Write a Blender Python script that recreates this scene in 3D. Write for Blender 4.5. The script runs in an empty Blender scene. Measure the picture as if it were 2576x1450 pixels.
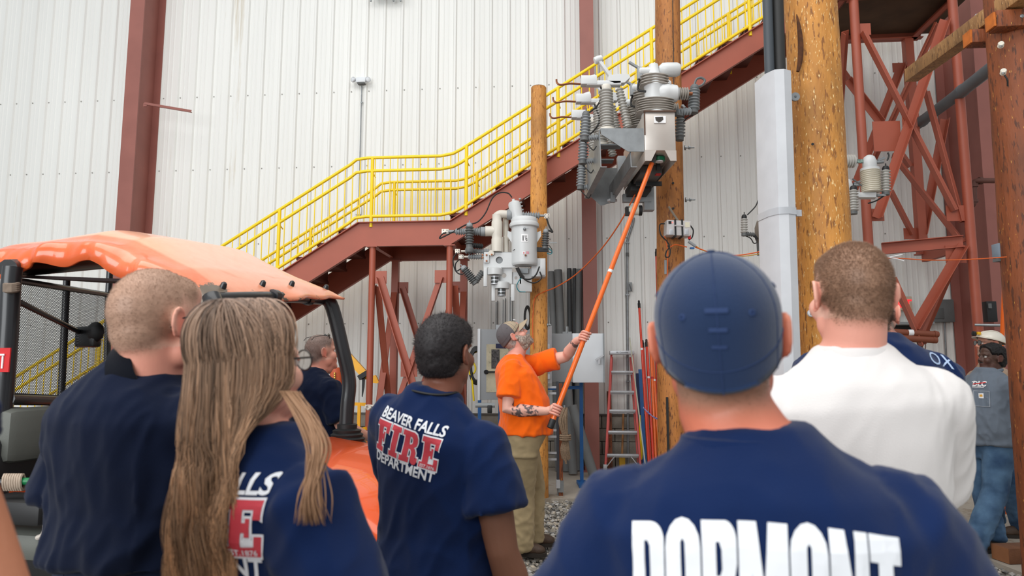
import bpy, bmesh, math, random
import numpy as np
from mathutils import Vector, Matrix, Quaternion, noise
from mathutils.bvhtree import BVHTree
random.seed(7); rng = np.random.default_rng(7)
SC = bpy.context.scene; COL = SC.collection
# ---------------------------------------------------------------- camera, sky, lights, exposure
FPX = 1717.0; CAMZ = 1.54; PITCH = math.atan(200/FPX)
cam = bpy.data.cameras.new('camera'); camo = bpy.data.objects.new('camera', cam); COL.objects.link(camo)
cam.sensor_width = 36; cam.lens = FPX/2576*36; cam.clip_start = .05; cam.clip_end = 200
camo.location = (0, 0, CAMZ); camo.rotation_euler = (math.pi/2+PITCH, 0, 0)
cam.dof.use_dof = True; cam.dof.focus_distance = 6.6; cam.dof.aperture_fstop = 4.5
SC.camera = camo
SC.view_settings.view_transform = 'Standard'; SC.view_settings.look = 'None'
SC.view_settings.gamma = 1; SC.view_settings.use_curve_mapping = False
SC.view_settings.exposure = 0.12
W = bpy.data.worlds.new('world'); SC.world = W; W.use_nodes = True
W.node_tree.nodes['Background'].inputs[0].default_value = (.93, .97, 1, 1)
W.node_tree.nodes['Background'].inputs[1].default_value = .52
def area(name, loc, target, sx, sy, power, col):
    l = bpy.data.lights.new(name, 'AREA'); l.shape = 'RECTANGLE'; l.size = sx; l.size_y = sy
    l.energy = power; l.color = col
    o = bpy.data.objects.new(name, l); COL.objects.link(o); o.location = loc
    o.rotation_euler = (Vector(target)-Vector(loc)).to_track_quat('-Z', 'Y').to_euler()
    return o
area('roof_skylight', (-2.0, 1.0, 11), (-1.6, 2.5, 0), 15, 8, 1000, (1, .985, .96))
area('open_bay_door', (-6.0, -6.5, 4.4), (0.0, 7, 2.0), 9, 6, 950, (.95, .98, 1))
# ---------------------------------------------------------------- projection of photograph pixels on real planes
CP, SP = math.cos(PITCH), math.sin(PITCH)
def ray(px, py):
    dx, dy = px-1288.0, 725.0-py
    return Vector((dx, FPX*CP-dy*SP, FPX*SP+dy*CP))
CAM = Vector((0, 0, CAMZ))
def at(px, py, Y):
    d = ray(px, py); return CAM+d*(Y/d.y)
def floor_at(px, py):
    d = ray(px, py); return CAM+d*(-CAMZ/d.z)
TH = math.radians(5.0)
WO = Vector((0, 10.92, 0)); WU = Vector((math.cos(TH), -math.sin(TH), 0)); WN = Vector((-math.sin(TH), -math.cos(TH), 0))
def wl(s, off, z):                      # along the back wall, out from it, up
    return WO+WU*s+WN*off+Vector((0, 0, z))
def atw(px, py, off):                   # pixel on the plane parallel to the back wall, off metres in front of it
    d = ray(px, py); t = ((WO+WN*off)-CAM).dot(WN)/d.dot(WN); return CAM+d*t
def wcoord(p): q = p-WO; return q.dot(WU), q.dot(WN), p.z
# ---------------------------------------------------------------- materials
def lin(c):
    c = [x/255 for x in c]; return tuple([x/12.92 if x <= .04045 else ((x+.055)/1.055)**2.4 for x in c])
MATS = {}
def mat(name, rgb, rough=.6, metal=0, var=.12, vscale=6, bump=0, bscale=60, stretch=None, rgb2=None, thr=None, coat=0, sheen=0, spec=.5, emit=0, wear=None, world=False):
    """paint / cloth / metal: base colour with noise between rgb and rgb2, fine relief"""
    if name in MATS: return MATS[name]
    m = bpy.data.materials.new(name); m.use_nodes = True; MATS[name] = m
    nt = m.node_tree; N = nt.nodes; L = nt.links; b = N['Principled BSDF']
    b.inputs['Roughness'].default_value = rough; b.inputs['Metallic'].default_value = metal
    b.inputs['Coat Weight'].default_value = coat; b.inputs['Sheen Weight'].default_value = sheen
    b.inputs['Specular IOR Level'].default_value = spec
    c1 = lin(rgb); c2 = lin(rgb2) if rgb2 else tuple(x*(1-var) for x in c1)
    tc = N.new('ShaderNodeTexCoord'); mp = N.new('ShaderNodeMapping')
    TCO = N.new('ShaderNodeNewGeometry').outputs['Position'] if world else tc.outputs['Object']
    L.new(TCO, mp.inputs[0])
    if stretch: mp.inputs['Scale'].default_value = stretch
    nz = N.new('ShaderNodeTexNoise'); nz.inputs['Scale'].default_value = vscale; nz.inputs['Detail'].default_value = 5
    L.new(mp.outputs[0], nz.inputs['Vector'])
    rp = N.new('ShaderNodeValToRGB'); L.new(nz.outputs[0], rp.inputs[0])
    t = thr or (.35, .65)
    rp.color_ramp.elements[0].position = t[0]; rp.color_ramp.elements[1].position = t[1]
    rp.color_ramp.elements[0].color = (*c2, 1); rp.color_ramp.elements[1].color = (*c1, 1)
    out = rp.outputs[0]
    if wear:      # (rgb, scale, threshold, stretch)
        n2 = N.new('ShaderNodeTexNoise'); n2.inputs['Scale'].default_value = wear[1]; n2.inputs['Detail'].default_value = 8; n2.inputs['Roughness'].default_value = .65
        mp2 = N.new('ShaderNodeMapping'); L.new(TCO, mp2.inputs[0])
        if len(wear) > 3: mp2.inputs['Scale'].default_value = wear[3]
        L.new(mp2.outputs[0], n2.inputs['Vector'])
        r2 = N.new('ShaderNodeValToRGB'); L.new(n2.outputs[0], r2.inputs[0])
        r2.color_ramp.elements[0].position = wear[2]; r2.color_ramp.elements[1].position = wear[2]+.06
        r2.color_ramp.elements[0].color = (0, 0, 0, 1); r2.color_ramp.elements[1].color = (1, 1, 1, 1)
        mx = N.new('ShaderNodeMix'); mx.data_type = 'RGBA'; L.new(r2.outputs[0], mx.inputs[0]); L.new(out, mx.inputs[6]); mx.inputs[7].default_value = (*lin(wear[0]), 1)
        out = mx.outputs[2]
    L.new(out, b.inputs['Base Color'])
    if bump:
        n3 = N.new('ShaderNodeTexNoise'); n3.inputs['Scale'].default_value = bscale; n3.inputs['Detail'].default_value = 6
        L.new(mp.outputs[0], n3.inputs['Vector'])
        bp = N.new('ShaderNodeBump'); bp.inputs['Strength'].default_value = bump; bp.inputs['Distance'].default_value = .01
        L.new(n3.outputs[0], bp.inputs['Height']); L.new(bp.outputs[0], b.inputs['Normal'])
    if emit:
        b.inputs['Emission Color'].default_value = (*c1, 1); b.inputs['Emission Strength'].default_value = emit
    return m
def colmat(name, rough=.55, sheen=0, bump=.15, bscale=220, spec=.4):
    """colour read from the mesh's own colour attribute (skin, hair, stones, print)"""
    if name in MATS: return MATS[name]
    m = bpy.data.materials.new(name); m.use_nodes = True; MATS[name] = m
    nt = m.node_tree; N = nt.nodes; L = nt.links; b = N['Principled BSDF']
    a = N.new('ShaderNodeVertexColor'); a.layer_name = 'Col'; L.new(a.outputs[0], b.inputs['Base Color'])
    b.inputs['Roughness'].default_value = rough; b.inputs['Sheen Weight'].default_value = sheen; b.inputs['Specular IOR Level'].default_value = spec
    if bump:
        tc = N.new('ShaderNodeTexCoord'); n3 = N.new('ShaderNodeTexNoise'); n3.inputs['Scale'].default_value = bscale; n3.inputs['Detail'].default_value = 4
        L.new(tc.outputs['Object'], n3.inputs['Vector'])
        bp = N.new('ShaderNodeBump'); bp.inputs['Strength'].default_value = bump; bp.inputs['Distance'].default_value = .004
        L.new(n3.outputs[0], bp.inputs['Height']); L.new(bp.outputs[0], b.inputs['Normal'])
    return m
def wood(name, a, b_, dark, chip, scale=1.0, ct=.69):
    if name in MATS: return MATS[name]
    m = bpy.data.materials.new(name); m.use_nodes = True; MATS[name] = m
    nt = m.node_tree; N = nt.nodes; L = nt.links; b = N['Principled BSDF']; b.inputs['Roughness'].default_value = .62
    tc = N.new('ShaderNodeTexCoord')
    def nz(st, sc, det=6, rg=.6):
        mp = N.new('ShaderNodeMapping'); mp.inputs['Scale'].default_value = st; L.new(tc.outputs['Object'], mp.inputs[0])
        n = N.new('ShaderNodeTexNoise'); n.inputs['Scale'].default_value = sc; n.inputs['Detail'].default_value = det; n.inputs['Roughness'].default_value = rg
        L.new(mp.outputs[0], n.inputs['Vector']); return n.outputs[0]
    def ramp(i, stops):
        r = N.new('ShaderNodeValToRGB'); L.new(i, r.inputs[0]); e = r.color_ramp.elements
        e[0].position, e[0].color = stops[0][0], (*stops[0][1], 1); e[1].position, e[1].color = stops[-1][0], (*stops[-1][1], 1)
        for p, c in stops[1:-1]: q = e.new(p); q.color = (*c, 1)
        return r.outputs[0]
    def mix(f, x, y):
        q = N.new('ShaderNodeMix'); q.data_type = 'RGBA'; L.new(f, q.inputs[0])
        for k, v in ((6, x), (7, y)):
            if isinstance(v, tuple): q.inputs[k].default_value = (*v, 1)
            else: L.new(v, q.inputs[k])
        return q.outputs[2]
    base = ramp(nz((1, 1, .18), 9*scale), [(.3, lin(b_)), (.5, lin(a)), (.72, lin([min(255, x*1.12) for x in a]))])
    big = ramp(nz((1, 1, .35), 2.2), [(.42, (0, 0, 0)), (.62, (1, 1, 1))]); k = mix(big, base, mix(big, base, lin([x*.8 for x in a])))
    flecks = ramp(nz((1, 1, .22), 62*scale, 3, .55), [(.56, (0, 0, 0)), (.64, (1, 1, 1))])
    k = mix(flecks, k, lin(dark))
    mpc = N.new('ShaderNodeMapping'); mpc.inputs['Scale'].default_value = (1, 1, .24); mpc.inputs['Location'].default_value = (3, 7, 1); L.new(tc.outputs['Object'], mpc.inputs[0])
    nc = N.new('ShaderNodeTexNoise'); nc.inputs['Scale'].default_value = 120*scale; nc.inputs['Detail'].default_value = 2; L.new(mpc.outputs[0], nc.inputs['Vector'])
    k = mix(ramp(nc.outputs[0], [(ct, (0, 0, 0)), (ct+.04, (1, 1, 1))]), k, lin(chip))
    L.new(k, b.inputs['Base Color'])
    bp = N.new('ShaderNodeBump'); bp.inputs['Strength'].default_value = .7; bp.inputs['Distance'].default_value = .012
    L.new(nz((1, 1, .2), 30*scale, 6), bp.inputs['Height']); L.new(bp.outputs[0], b.inputs['Normal'])
    return m
# ---------------------------------------------------------------- mesh builder
def basis(d, up=Vector((0, 0, 1))):
    d = Vector(d).normalized()
    if abs(d.dot(up)) > .98: up = Vector((0, 1, 0)) if abs(d.y) < .9 else Vector((1, 0, 0))
    x = d.cross(up).normalized(); y = x.cross(d).normalized(); return x, y, d
class MB:
    def __init__(s): s.v = []; s.f = []
    def add(s, vs, fs):
        o = len(s.v); s.v += [tuple(p) for p in vs]; s.f += [tuple(i+o for i in f) for f in fs]; return s
    def frame(s, c, ax, h, bev=0):
        """box: centre, three axis vectors (unit), half sizes; bev chamfers every edge"""
        c = Vector(c); a = [Vector(q) for q in ax]
        if not bev:
            vs = [c+a[0]*(h[0]*i)+a[1]*(h[1]*j)+a[2]*(h[2]*k) for i in (-1, 1) for j in (-1, 1) for k in (-1, 1)]
            return s.add(vs, [(0, 1, 3, 2), (4, 6, 7, 5), (0, 4, 5, 1), (2, 3, 7, 6), (0, 2, 6, 4), (1, 5, 7, 3)])
        bm = bmesh.new(); bmesh.ops.create_cube(bm, size=2)
        for v in bm.verts: v.co = Vector((v.co.x*h[0], v.co.y*h[1], v.co.z*h[2]))
        bmesh.ops.bevel(bm, geom=list(bm.edges), offset=bev, segments=2, affect='EDGES', profile=.5)
        bm.verts.index_update()
        s.add([c+a[0]*v.co.x+a[1]*v.co.y+a[2]*v.co.z for v in bm.verts], [[v.index for v in f.verts] for f in bm.faces]); bm.free(); return s
    def box(s, c, size, rz=0, bev=0):
        cz, sz = math.cos(rz), math.sin(rz)
        return s.frame(c, [(cz, sz, 0), (-sz, cz, 0), (0, 0, 1)], [q/2 for q in size], bev)
    def wbox(s, c, size, bev=0):        # box aligned with the back wall
        return s.frame(c, [WU, -WN, (0, 0, 1)], [q/2 for q in size], bev)
    def bar(s, p, q, w, h, up=(0, 0, 1), bev=0):
        p, q = Vector(p), Vector(q); x, y, d = basis(q-p, Vector(up))
        return s.frame((p+q)/2, [x, y, d], [w/2, h/2, (q-p).length/2], bev)
    def angle(s, p, q, w, t, up=(0, 0, 1), side=1):      # L-section steel
        p, q = Vector(p), Vector(q); x, y, d = basis(q-p, Vector(up)); l = (q-p).length/2; c = (p+q)/2
        s.frame(c, [x, y, d], [w/2, t/2, l]); return s.frame(c+x*(side*(w/2-t/2))+y*(w/2), [x, y, d], [t/2, w/2, l])
    def channel(s, p, q, h, w, t, up=(0, 0, 1), side=1):  # C-section steel, web height h, flange w
        p, q = Vector(p), Vector(q); x, y, d = basis(q-p, Vector(up)); l = (q-p).length/2; c = (p+q)/2
        s.frame(c, [x, y, d], [t/2, h/2, l])
        for k in (-1, 1): s.frame(c+x*(side*w/2)+y*(k*(h/2-t/2)), [x, y, d], [w/2, t/2, l])
        return s
    def sweep(s, pts, radii, n=10, cap=True, rnd=False):
        pts = [Vector(p) for p in pts]
        if not hasattr(radii, '__len__'): radii = [radii]*len(pts)
        radii = list(radii)
        if rnd:
            d0 = (pts[0]-pts[1]).normalized(); d1 = (pts[-1]-pts[-2]).normalized(); r0, r1 = radii[0], radii[-1]; P0, P1 = pts[0], pts[-1]
            A = [20, 45, 70]
            pre = [(P0+d0*(r0*math.sin(math.radians(a))), r0*math.cos(math.radians(a))) for a in reversed(A)]
            post = [(P1+d1*(r1*math.sin(math.radians(a))), r1*math.cos(math.radians(a))) for a in A]
            pts = [p for p, r in pre]+pts+[p for p, r in post]; radii = [r for p, r in pre]+radii+[r for p, r in post]
        m = len(pts); T = []
        for i in range(m):
            a = pts[max(i-1, 0)]; b = pts[min(i+1, m-1)]; T.append((b-a).normalized())
        x, y, _ = basis(T[0]); y = T[0].cross(x).normalized(); vs = []
        for i in range(m):
            if i:
                x = (x-T[i]*x.dot(T[i])).normalized(); y = T[i].cross(x).normalized()
            for k in range(n):
                a = 2*math.pi*k/n; vs.append(pts[i]+(x*math.cos(a)+y*math.sin(a))*radii[i])
        fs = [(i*n+k, i*n+(k+1) % n, (i+1)*n+(k+1) % n, (i+1)*n+k) for i in range(m-1) for k in range(n)]
        if cap: fs += [tuple(reversed(range(n))), tuple((m-1)*n+k for k in range(n))]
        # keep the winding outward
        return s.add(vs, fs)
    def tube(s, p, q, r, n=10, r2=None): return s.sweep([p, q], [r, r if r2 is None else r2], n)
    def lathe(s, prof, o, d=(0, 0, 1), n=24):
        o = Vector(o); x, y, z = basis(d); vs = []
        for r, h in prof:
            for k in range(n):
                a = 2*math.pi*k/n; vs.append(o+z*h+(x*math.cos(a)+y*math.sin(a))*max(r, 1e-4))
        m = len(prof); fs = [(i*n+k, i*n+(k+1) % n, (i+1)*n+(k+1) % n, (i+1)*n+k) for i in range(m-1) for k in range(n)]
        fs += [tuple(reversed(range(n))), tuple((m-1)*n+k for k in range(n))]
        return s.add(vs, fs)
    def ball(s, c, r, n=14, ax=None):
        if not hasattr(r, '__len__'): r = (r, r, r)
        c = Vector(c); a = ax or [Vector((1, 0, 0)), Vector((0, 1, 0)), Vector((0, 0, 1))]; a = [Vector(q) for q in a]
        h = max(n//2, 4); vs = [c+a[2]*r[2]]
        for i in range(1, h):
            t = math.pi*i/h
            for k in range(n):
                p = 2*math.pi*k/n; vs.append(c+a[0]*(r[0]*math.sin(t)*math.cos(p))+a[1]*(r[1]*math.sin(t)*math.sin(p))+a[2]*(r[2]*math.cos(t)))
        vs.append(c-a[2]*r[2]); e = len(vs)-1
        fs = [(0, 1+k, 1+(k+1) % n) for k in range(n)]
        fs += [(1+(i-1)*n+k, 1+i*n+k, 1+i*n+(k+1) % n, 1+(i-1)*n+(k+1) % n) for i in range(1, h-1) for k in range(n)]
        fs += [(e, 1+(h-2)*n+(k+1) % n, 1+(h-2)*n+k) for k in range(n)]
        return s.add(vs, fs)
    def prism(s, poly, thick, o, ux, uy):     # outline in (ux,uy) at o, extruded both ways along the normal
        o, ux, uy = Vector(o), Vector(ux).normalized(), Vector(uy).normalized(); nz = ux.cross(uy).normalized(); n = len(poly)
        vs = [o+ux*x+uy*y+nz*(k*thick/2) for k in (-1, 1) for x, y in poly]
        return s.add(vs, [tuple(reversed(range(n))), tuple(range(n, 2*n))]+[(i, (i+1) % n, n+(i+1) % n, n+i) for i in range(n)])
    def plate(s, pts, thick):                 # flat plate through given corner points
        p = [Vector(q) for q in pts]; nz = (p[1]-p[0]).cross(p[2]-p[0]).normalized()*(thick/2); n = len(p)
        return s.add([q-nz for q in p]+[q+nz for q in p], [tuple(reversed(range(n))), tuple(range(n, 2*n))]+[(i, (i+1) % n, n+(i+1) % n, n+i) for i in range(n)])
    def obj(s, name, m, parent=None, smooth=40, org=None):
        me = bpy.data.meshes.new(name); v = s.v
        if parent is not None and org is None:
            org = Vector(parent.location); pp = parent.parent
            while pp is not None: org = org+pp.location; pp = pp.parent
        if org is None: org = Vector(np.mean(np.array(v), axis=0)) if v else Vector()
        org = Vector(org)
        R = None
        if parent is not None and tuple(parent.rotation_euler) != (0, 0, 0): R = parent.rotation_euler.to_matrix().inverted()
        vv = [(Vector(p)-org) for p in v]
        if R: vv = [R @ p for p in vv]
        me.from_pydata(vv, [], s.f); me.update()
        bm = bmesh.new(); bm.from_mesh(me); bmesh.ops.recalc_face_normals(bm, faces=bm.faces); bm.to_mesh(me); bm.free()
        if smooth: me.shade_smooth(); me.set_sharp_from_angle(angle=math.radians(smooth))
        for mm in (m if isinstance(m, (list, tuple)) else [m]): me.materials.append(mm)
        o = bpy.data.objects.new(name, me); COL.objects.link(o)
        if parent is not None: o.parent = parent
        else: o.location = org
        return o
def tag(o, label=None, cat=None, group=None, kind=None):
    for k, x in (('label', label), ('category', cat), ('group', group), ('kind', kind)):
        if x: o[k] = x
    return o
def thing(name, label, cat, loc=(0, 0, 0), rz=0, group=None, kind=None):
    o = bpy.data.objects.new(name, None); COL.objects.link(o); o.empty_display_size = .1
    o.location = loc; o.rotation_euler = (0, 0, rz); return tag(o, label, cat, group, kind)
def ring_sheds(r_core, r_shed, length, n, taper=1.0, base=.0):
    """insulator profile: n sheds along length"""
    p = [(r_core*1.05, 0)]
    for i in range(n):
        k = 1+(taper-1)*i/max(n-1, 1); h0 = base+(length-base)*i/n; st = (length-base)/n
        p += [(r_core*k, h0+st*.12), (r_shed*k, h0+st*.42), (r_shed*k*.98, h0+st*.56), (r_core*k, h0+st*.82)]
    return p+[(r_core*taper*1.02, length)]
def smoothpath(pts, n=8):
    """Catmull-Rom through points"""
    P = [Vector(p) for p in pts]; P = [2*P[0]-P[1]]+P+[2*P[-1]-P[-2]]; out = []
    for i in range(1, len(P)-2):
        a, b, c, d = P[i-1:i+3]
        for k in range(n):
            t = k/n; out.append(.5*((2*b)+(c-a)*t+(2*a-5*b+4*c-d)*t*t+(3*b-a-3*c+d)*t**3))
    out.append(P[-2]); return out
def cable(pts, r, m, name='cable', parent=None, n=8, seg=6): return MB().sweep(smoothpath(pts, n), r, seg).obj(name, m, parent)
# ---------------------------------------------------------------- lettering
def text_mesh(txt, size, bold=0, spacing=1.0):
    """verts (x,y) and faces of a line of lettering, centred on x, baseline y=0"""
    cu = bpy.data.curves.new('t', 'FONT'); cu.body = txt; cu.size = size; cu.align_x = 'CENTER'; cu.offset = bold*size; cu.space_character = spacing; cu.resolution_u = 3
    o = bpy.data.objects.new('t', cu); COL.objects.link(o); bpy.context.view_layer.update()
    me = bpy.data.meshes.new_from_object(o); vs = [(v.co.x, v.co.y) for v in me.vertices]; fs = [tuple(p.vertices) for p in me.polygons]
    bpy.data.objects.remove(o); bpy.data.curves.remove(cu); bpy.data.meshes.remove(me); return vs, fs
def poly_mesh(splines, off=0):
    """fill closed outlines (even-odd holes) as a flat mesh"""
    cu = bpy.data.curves.new('g', 'CURVE'); cu.dimensions = '2D'; cu.fill_mode = 'BOTH'; cu.offset = off
    for sp in splines:
        q = cu.splines.new('POLY'); q.points.add(len(sp)-1); q.use_cyclic_u = True
        for i, (x, y) in enumerate(sp): q.points[i].co = (x, y, 0, 1)
    o = bpy.data.objects.new('g', cu); COL.objects.link(o); bpy.context.view_layer.update()
    me = bpy.data.meshes.new_from_object(o); vs = [(v.co.x, v.co.y) for v in me.vertices]; fs = [tuple(p.vertices) for p in me.polygons]
    bpy.data.objects.remove(o); bpy.data.curves.remove(cu); bpy.data.meshes.remove(me); return vs, fs
def letters(name, txt, size, m, o, ux, uy, parent, bold=0.0, spacing=1.0, sx=1.0, lift=.002):
    """flat printed lettering on a flat face"""
    vs, fs = text_mesh(txt, size, bold, spacing); o, ux, uy = Vector(o), Vector(ux).normalized(), Vector(uy).normalized(); nz = ux.cross(uy)
    mb = MB(); mb.add([o+ux*(x*sx)+uy*y+nz*lift for x, y in vs], fs); q = mb.obj(name, m, parent, smooth=0); return q
# ================================================================ SETTING
M_SID = mat('siding_paint', (236, 236, 232), .5, var=.05, vscale=1.2, stretch=(1, 1, .25), wear=((212, 205, 191), 1.1, .63, (2.2, 2.2, .12)), world=True)
M_BLOCK = mat('concrete_block', (150, 143, 132), .9, var=.25, vscale=5, bump=.6, bscale=70)
M_CONC = mat('concrete_floor', (172, 163, 150), .85, var=.22, vscale=1.3, bump=.25, bscale=40, wear=((142, 130, 114), 2.2, .56))
M_GRAVBED = mat('gravel_bed', (140, 136, 130), .95, var=.5, vscale=38, bump=1, bscale=45)
M_RED = mat('red_primer_steel', (166, 84, 62), .5, var=.1, vscale=3, wear=((160, 92, 78), 9, .68))
M_REDD = mat('red_primer_column', (154, 96, 86), .5, var=.12, vscale=2.5)
M_YEL = mat('yellow_rail_paint', (252, 214, 22), .4, var=.06, vscale=4)
M_DARKW = mat('plywood_dark', (110, 72, 44), .8, var=.4, vscale=4, stretch=(1, 1, .3))
M_TREAD = mat('stair_tread_steel', (110, 58, 46), .7, var=.3, vscale=5)
# corrugated back wall : sheet panels on a block plinth
wall = thing('wall_back', kind='structure', label='white corrugated sheet metal wall on a low concrete block plinth', cat=None, loc=WO)
ZB = .80
def panel_bm():
    mb = MB(); xs = []
    for k in range(3):
        x0 = k*.305
        xs += [(x0, 0), (x0+.02, 0), (x0+.038, .032), (x0+.070, .032), (x0+.088, 0), (x0+.145, 0), (x0+.153, .006), (x0+.168, .006), (x0+.176, 0), (x0+.225, 0), (x0+.233, .006), (x0+.248, .006), (x0+.256, 0)]
    xs.append((.915, 0)); n = len(xs)
    vs = [WU*x+WN*(y+.012)+Vector((0, 0, z)) for z in (ZB, 12.5) for x, y in xs]
    return mb.add(vs, [(i, i+1, n+i+1, n+i) for i in range(n-1)])
p0 = None
for i in range(26):
    if p0 is None:
        p0 = panel_bm().obj('siding_panel', M_SID, None, smooth=0, org=(0, 0, 0)); o = p0
        p0.location = (0, 0, 0)
    else: o = p0.copy(); COL.objects.link(o)
    o.parent = wall; o.location = WU*(-12.0+.915*i)
bk = None
for r in range(4):
    for i in range(44):
        s = -9+i*.4+(.2 if r % 2 else 0)
        if bk is None:
            bk = MB().frame((0, 0, 0), [WU, -WN, (0, 0, 1)], (.195, .06, .0955), .006).obj('concrete_block', M_BLOCK, None, org=(0, 0, 0)); o = bk
        else: o = bk.copy(); COL.objects.link(o)
        o.parent = wall; o.location = WU*s-WN*(.02+random.uniform(0, .003))+Vector((0, 0, .1+r*.2))
j = MB().frame(WO-WN*.10+Vector((0, 0, 6)), [WU, -WN, (0, 0, 1)], (13, .03, 6)); q = j.obj('wall_sheathing', mat('mortar', (120, 116, 108), .9), wall)
j = MB().frame(WO+WN*.03+Vector((0, 0, .81)), [WU, -WN, (0, 0, 1)], (13, .03, .012)); j.obj('base_flashing', mat('flashing', (96, 92, 86), .6), wall)
# panel screws
sc0 = None
for zr in (2.25, 3.6, 4.9, 6.2):
    mb = MB()
    for i in range(78): mb.lathe([(.011, 0), (.011, .008), (.004, .012)], WU*(-12+.305*i+.11)+WN*.012+Vector((0, 0, zr)), WN, 6)
    mb.obj('screw_row', mat('screw_head', (150, 148, 142), .4, .6), wall, org=(0, 0, 0))
# floors
GX1, GY1 = 3.85, 8.30
mb = MB()
def slab(x0, x1, y0, y1): mb.frame(((x0+x1)/2, (y0+y1)/2, -.06), [(1, 0, 0), (0, 1, 0), (0, 0, 1)], ((x1-x0)/2, (y1-y0)/2, .06))
slab(-13, 13, GY1, 12.6)
slab(GX1, 13, -6, GY1)
fl = mb.obj('floor', M_CONC, None); tag(fl, 'grey concrete floor slab along the back wall', kind='structure')
gr = MB().frame((-4.5, 1, -.10), [(1, 0, 0), (0, 1, 0), (0, 0, 1)], (GX1+4.5, GY1-1, .05)).obj('floor_gravel', M_GRAVBED, None); tag(gr, 'grey crushed stone bed where the people stand', kind='structure')
def stones(n, reg, rmin, rmax, seed):
    r = np.random.default_rng(seed); V, Fc, Cc = [], [], []
    ico = [(0, 0, 1), (.9, 0, .35), (.28, .85, .4), (-.72, .52, .35), (-.72, -.52, .4), (.28, -.85, .35), (.72, .52, -.4), (-.28, .85, -.35), (-.9, 0, -.4), (-.28, -.85, -.35), (.72, -.52, -.4), (0, 0, -1)]
    f0 = [(0, 1, 2), (0, 2, 3), (0, 3, 4), (0, 4, 5), (0, 5, 1), (1, 6, 2), (2, 7, 3), (3, 8, 4), (4, 9, 5), (5, 10, 1), (6, 7, 2), (7, 8, 3), (8, 9, 4), (9, 10, 5), (10, 6, 1)]
    ico = np.array(ico); f0 = np.array(f0)
    for x0, x1, y0, y1, k in reg:
        for _ in range(int(n*k)):
            s = r.uniform(rmin, rmax); sc = np.array([r.uniform(.7, 1.35), r.uniform(.7, 1.2), r.uniform(.5, .9)])*s
            v = (ico*(1+r.uniform(-.22, .22, (12, 1))))*sc; a = r.uniform(0, 6.28); b = r.uniform(-.5, .5)
            Rz = np.array([[math.cos(a), -math.sin(a), 0], [math.sin(a), math.cos(a), 0], [0, 0, 1]]); Rx = np.array([[1, 0, 0], [0, math.cos(b), -math.sin(b)], [0, math.sin(b), math.cos(b)]])
            v = v @ (Rz @ Rx).T+np.array([r.uniform(x0, x1), r.uniform(y0, y1), -.045+s*.35+r.uniform(-.004, .012)])
            o = sum(len(q) for q in V) if False else len(V)*12
            V.append(v); Fc.append(f0+o); g = r.uniform(.6, 1.12); t = r.uniform(-1, 1)
            Cc.append([g*.86*(1+.03*t), g*.83, g*.78*(1-.05*t)])
    return np.concatenate(V), np.concatenate(Fc), np.repeat(np.array(Cc), 12, axis=0)
def np_obj(name, V, Fc, m, parent=None, col=None, smooth=False, org=None):
    me = bpy.data.meshes.new(name); org = np.array(org if org is not None else (0, 0, 0), dtype=float)
    me.from_pydata((V-org).tolist(), [], Fc.tolist() if hasattr(Fc, 'tolist') else Fc); me.update()
    if col is not None:
        a = me.color_attributes.new('Col', 'FLOAT_COLOR', 'POINT'); c = np.ones((len(V), 4)); c[:, :3] = col; a.data.foreach_set('color', c.ravel())
    if smooth: me.shade_smooth()
    me.materials.append(m); o = bpy.data.objects.new(name, me); COL.objects.link(o); o.location = org
    if parent is not None: o.parent = parent
    return o
def srgb_arr(c): c = np.asarray(c, float); return np.where(c <= .04045, c/12.92, ((c+.055)/1.055)**2.4)
M_STONE = colmat('crushed_stone', .9, bump=.4, bscale=120)
V, Fc, Cc = stones(1, [(-.6, 1.7, 4.6, 8.28, 8600), (3.0, 3.84, 4.3, 6.4, 1500), (-2.6, -.6, 5.0, 8.28, 1500), (1.7, 3.84, 5.5, 8.28, 1800)], .010, .022, 3)
np_obj('loose_stones', V, Fc, M_STONE, gr, srgb_arr(Cc*.80), org=(0, 0, 0)).location = -Vector(gr.location)
tag(bpy.data.objects['loose_stones'], kind='stuff')
st_me = []
for k in range(8):
    V, Fc, Cc = stones(1, [(-.001, .001, -.001, .001, 1)], .022, .032, 50+k)
    o = np_obj('stone', V, Fc, M_STONE, None, srgb_arr(Cc*.82)); st_me.append(o.data); bpy.data.objects.remove(o)
rs = np.random.default_rng(11)
for k in range(230):
    if k < 190: x, y = rs.uniform(.12, 1.0), 5.1+3.1*rs.uniform(0, 1)**1.3
    else: x, y = rs.uniform(3.2, 3.83), rs.uniform(4.5, 5.9)
    o = bpy.data.objects.new('stone', st_me[k % 8]); COL.objects.link(o); o.parent = gr; o.location = Vector((x, y, .004))-Vector(gr.location); o.rotation_euler = (0, 0, rs.uniform(0, 6.28))
# ---------------------------------------------------------------- building columns (tapered rigid-frame steel)
def hcol(name, label, s, d0, w, z1, d1=None):
    """H column against the wall: flanges parallel to the wall, web out to depth d"""
    d1 = d1 or d0; t = thing(name, label, 'column', wl(s, 0, 0), kind='structure')
    for nm, off in (('front_flange', None), ('wall_flange', .03)):
        mb = MB(); a0, a1 = (d0, d1) if off is None else (off+.02, off+.02)
        mb.plate([wl(s-w/2, a0, 0), wl(s+w/2, a0, 0), wl(s+w/2, a1, z1), wl(s-w/2, a1, z1)], .02); mb.obj(nm, M_REDD, t)
    MB().plate([wl(s, .05, 0), wl(s, d0-.01, 0), wl(s, d1-.01, z1), wl(s, .05, z1)], .016).obj('web', M_REDD, t)
    mb = MB(); mb.frame(wl(s, d0/2, .012), [WU, -WN, (0, 0, 1)], (w*.7, d0/2+.06, .012)); mb.obj('base_plate', M_REDD, t)
    return t
sL = wcoord(atw(381, 575, 0.03))[0]
hcol('steel_column', 'dark red steel column at the side of the white wall above the orange roof', sL-.10, .62, .25, 13)
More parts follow.
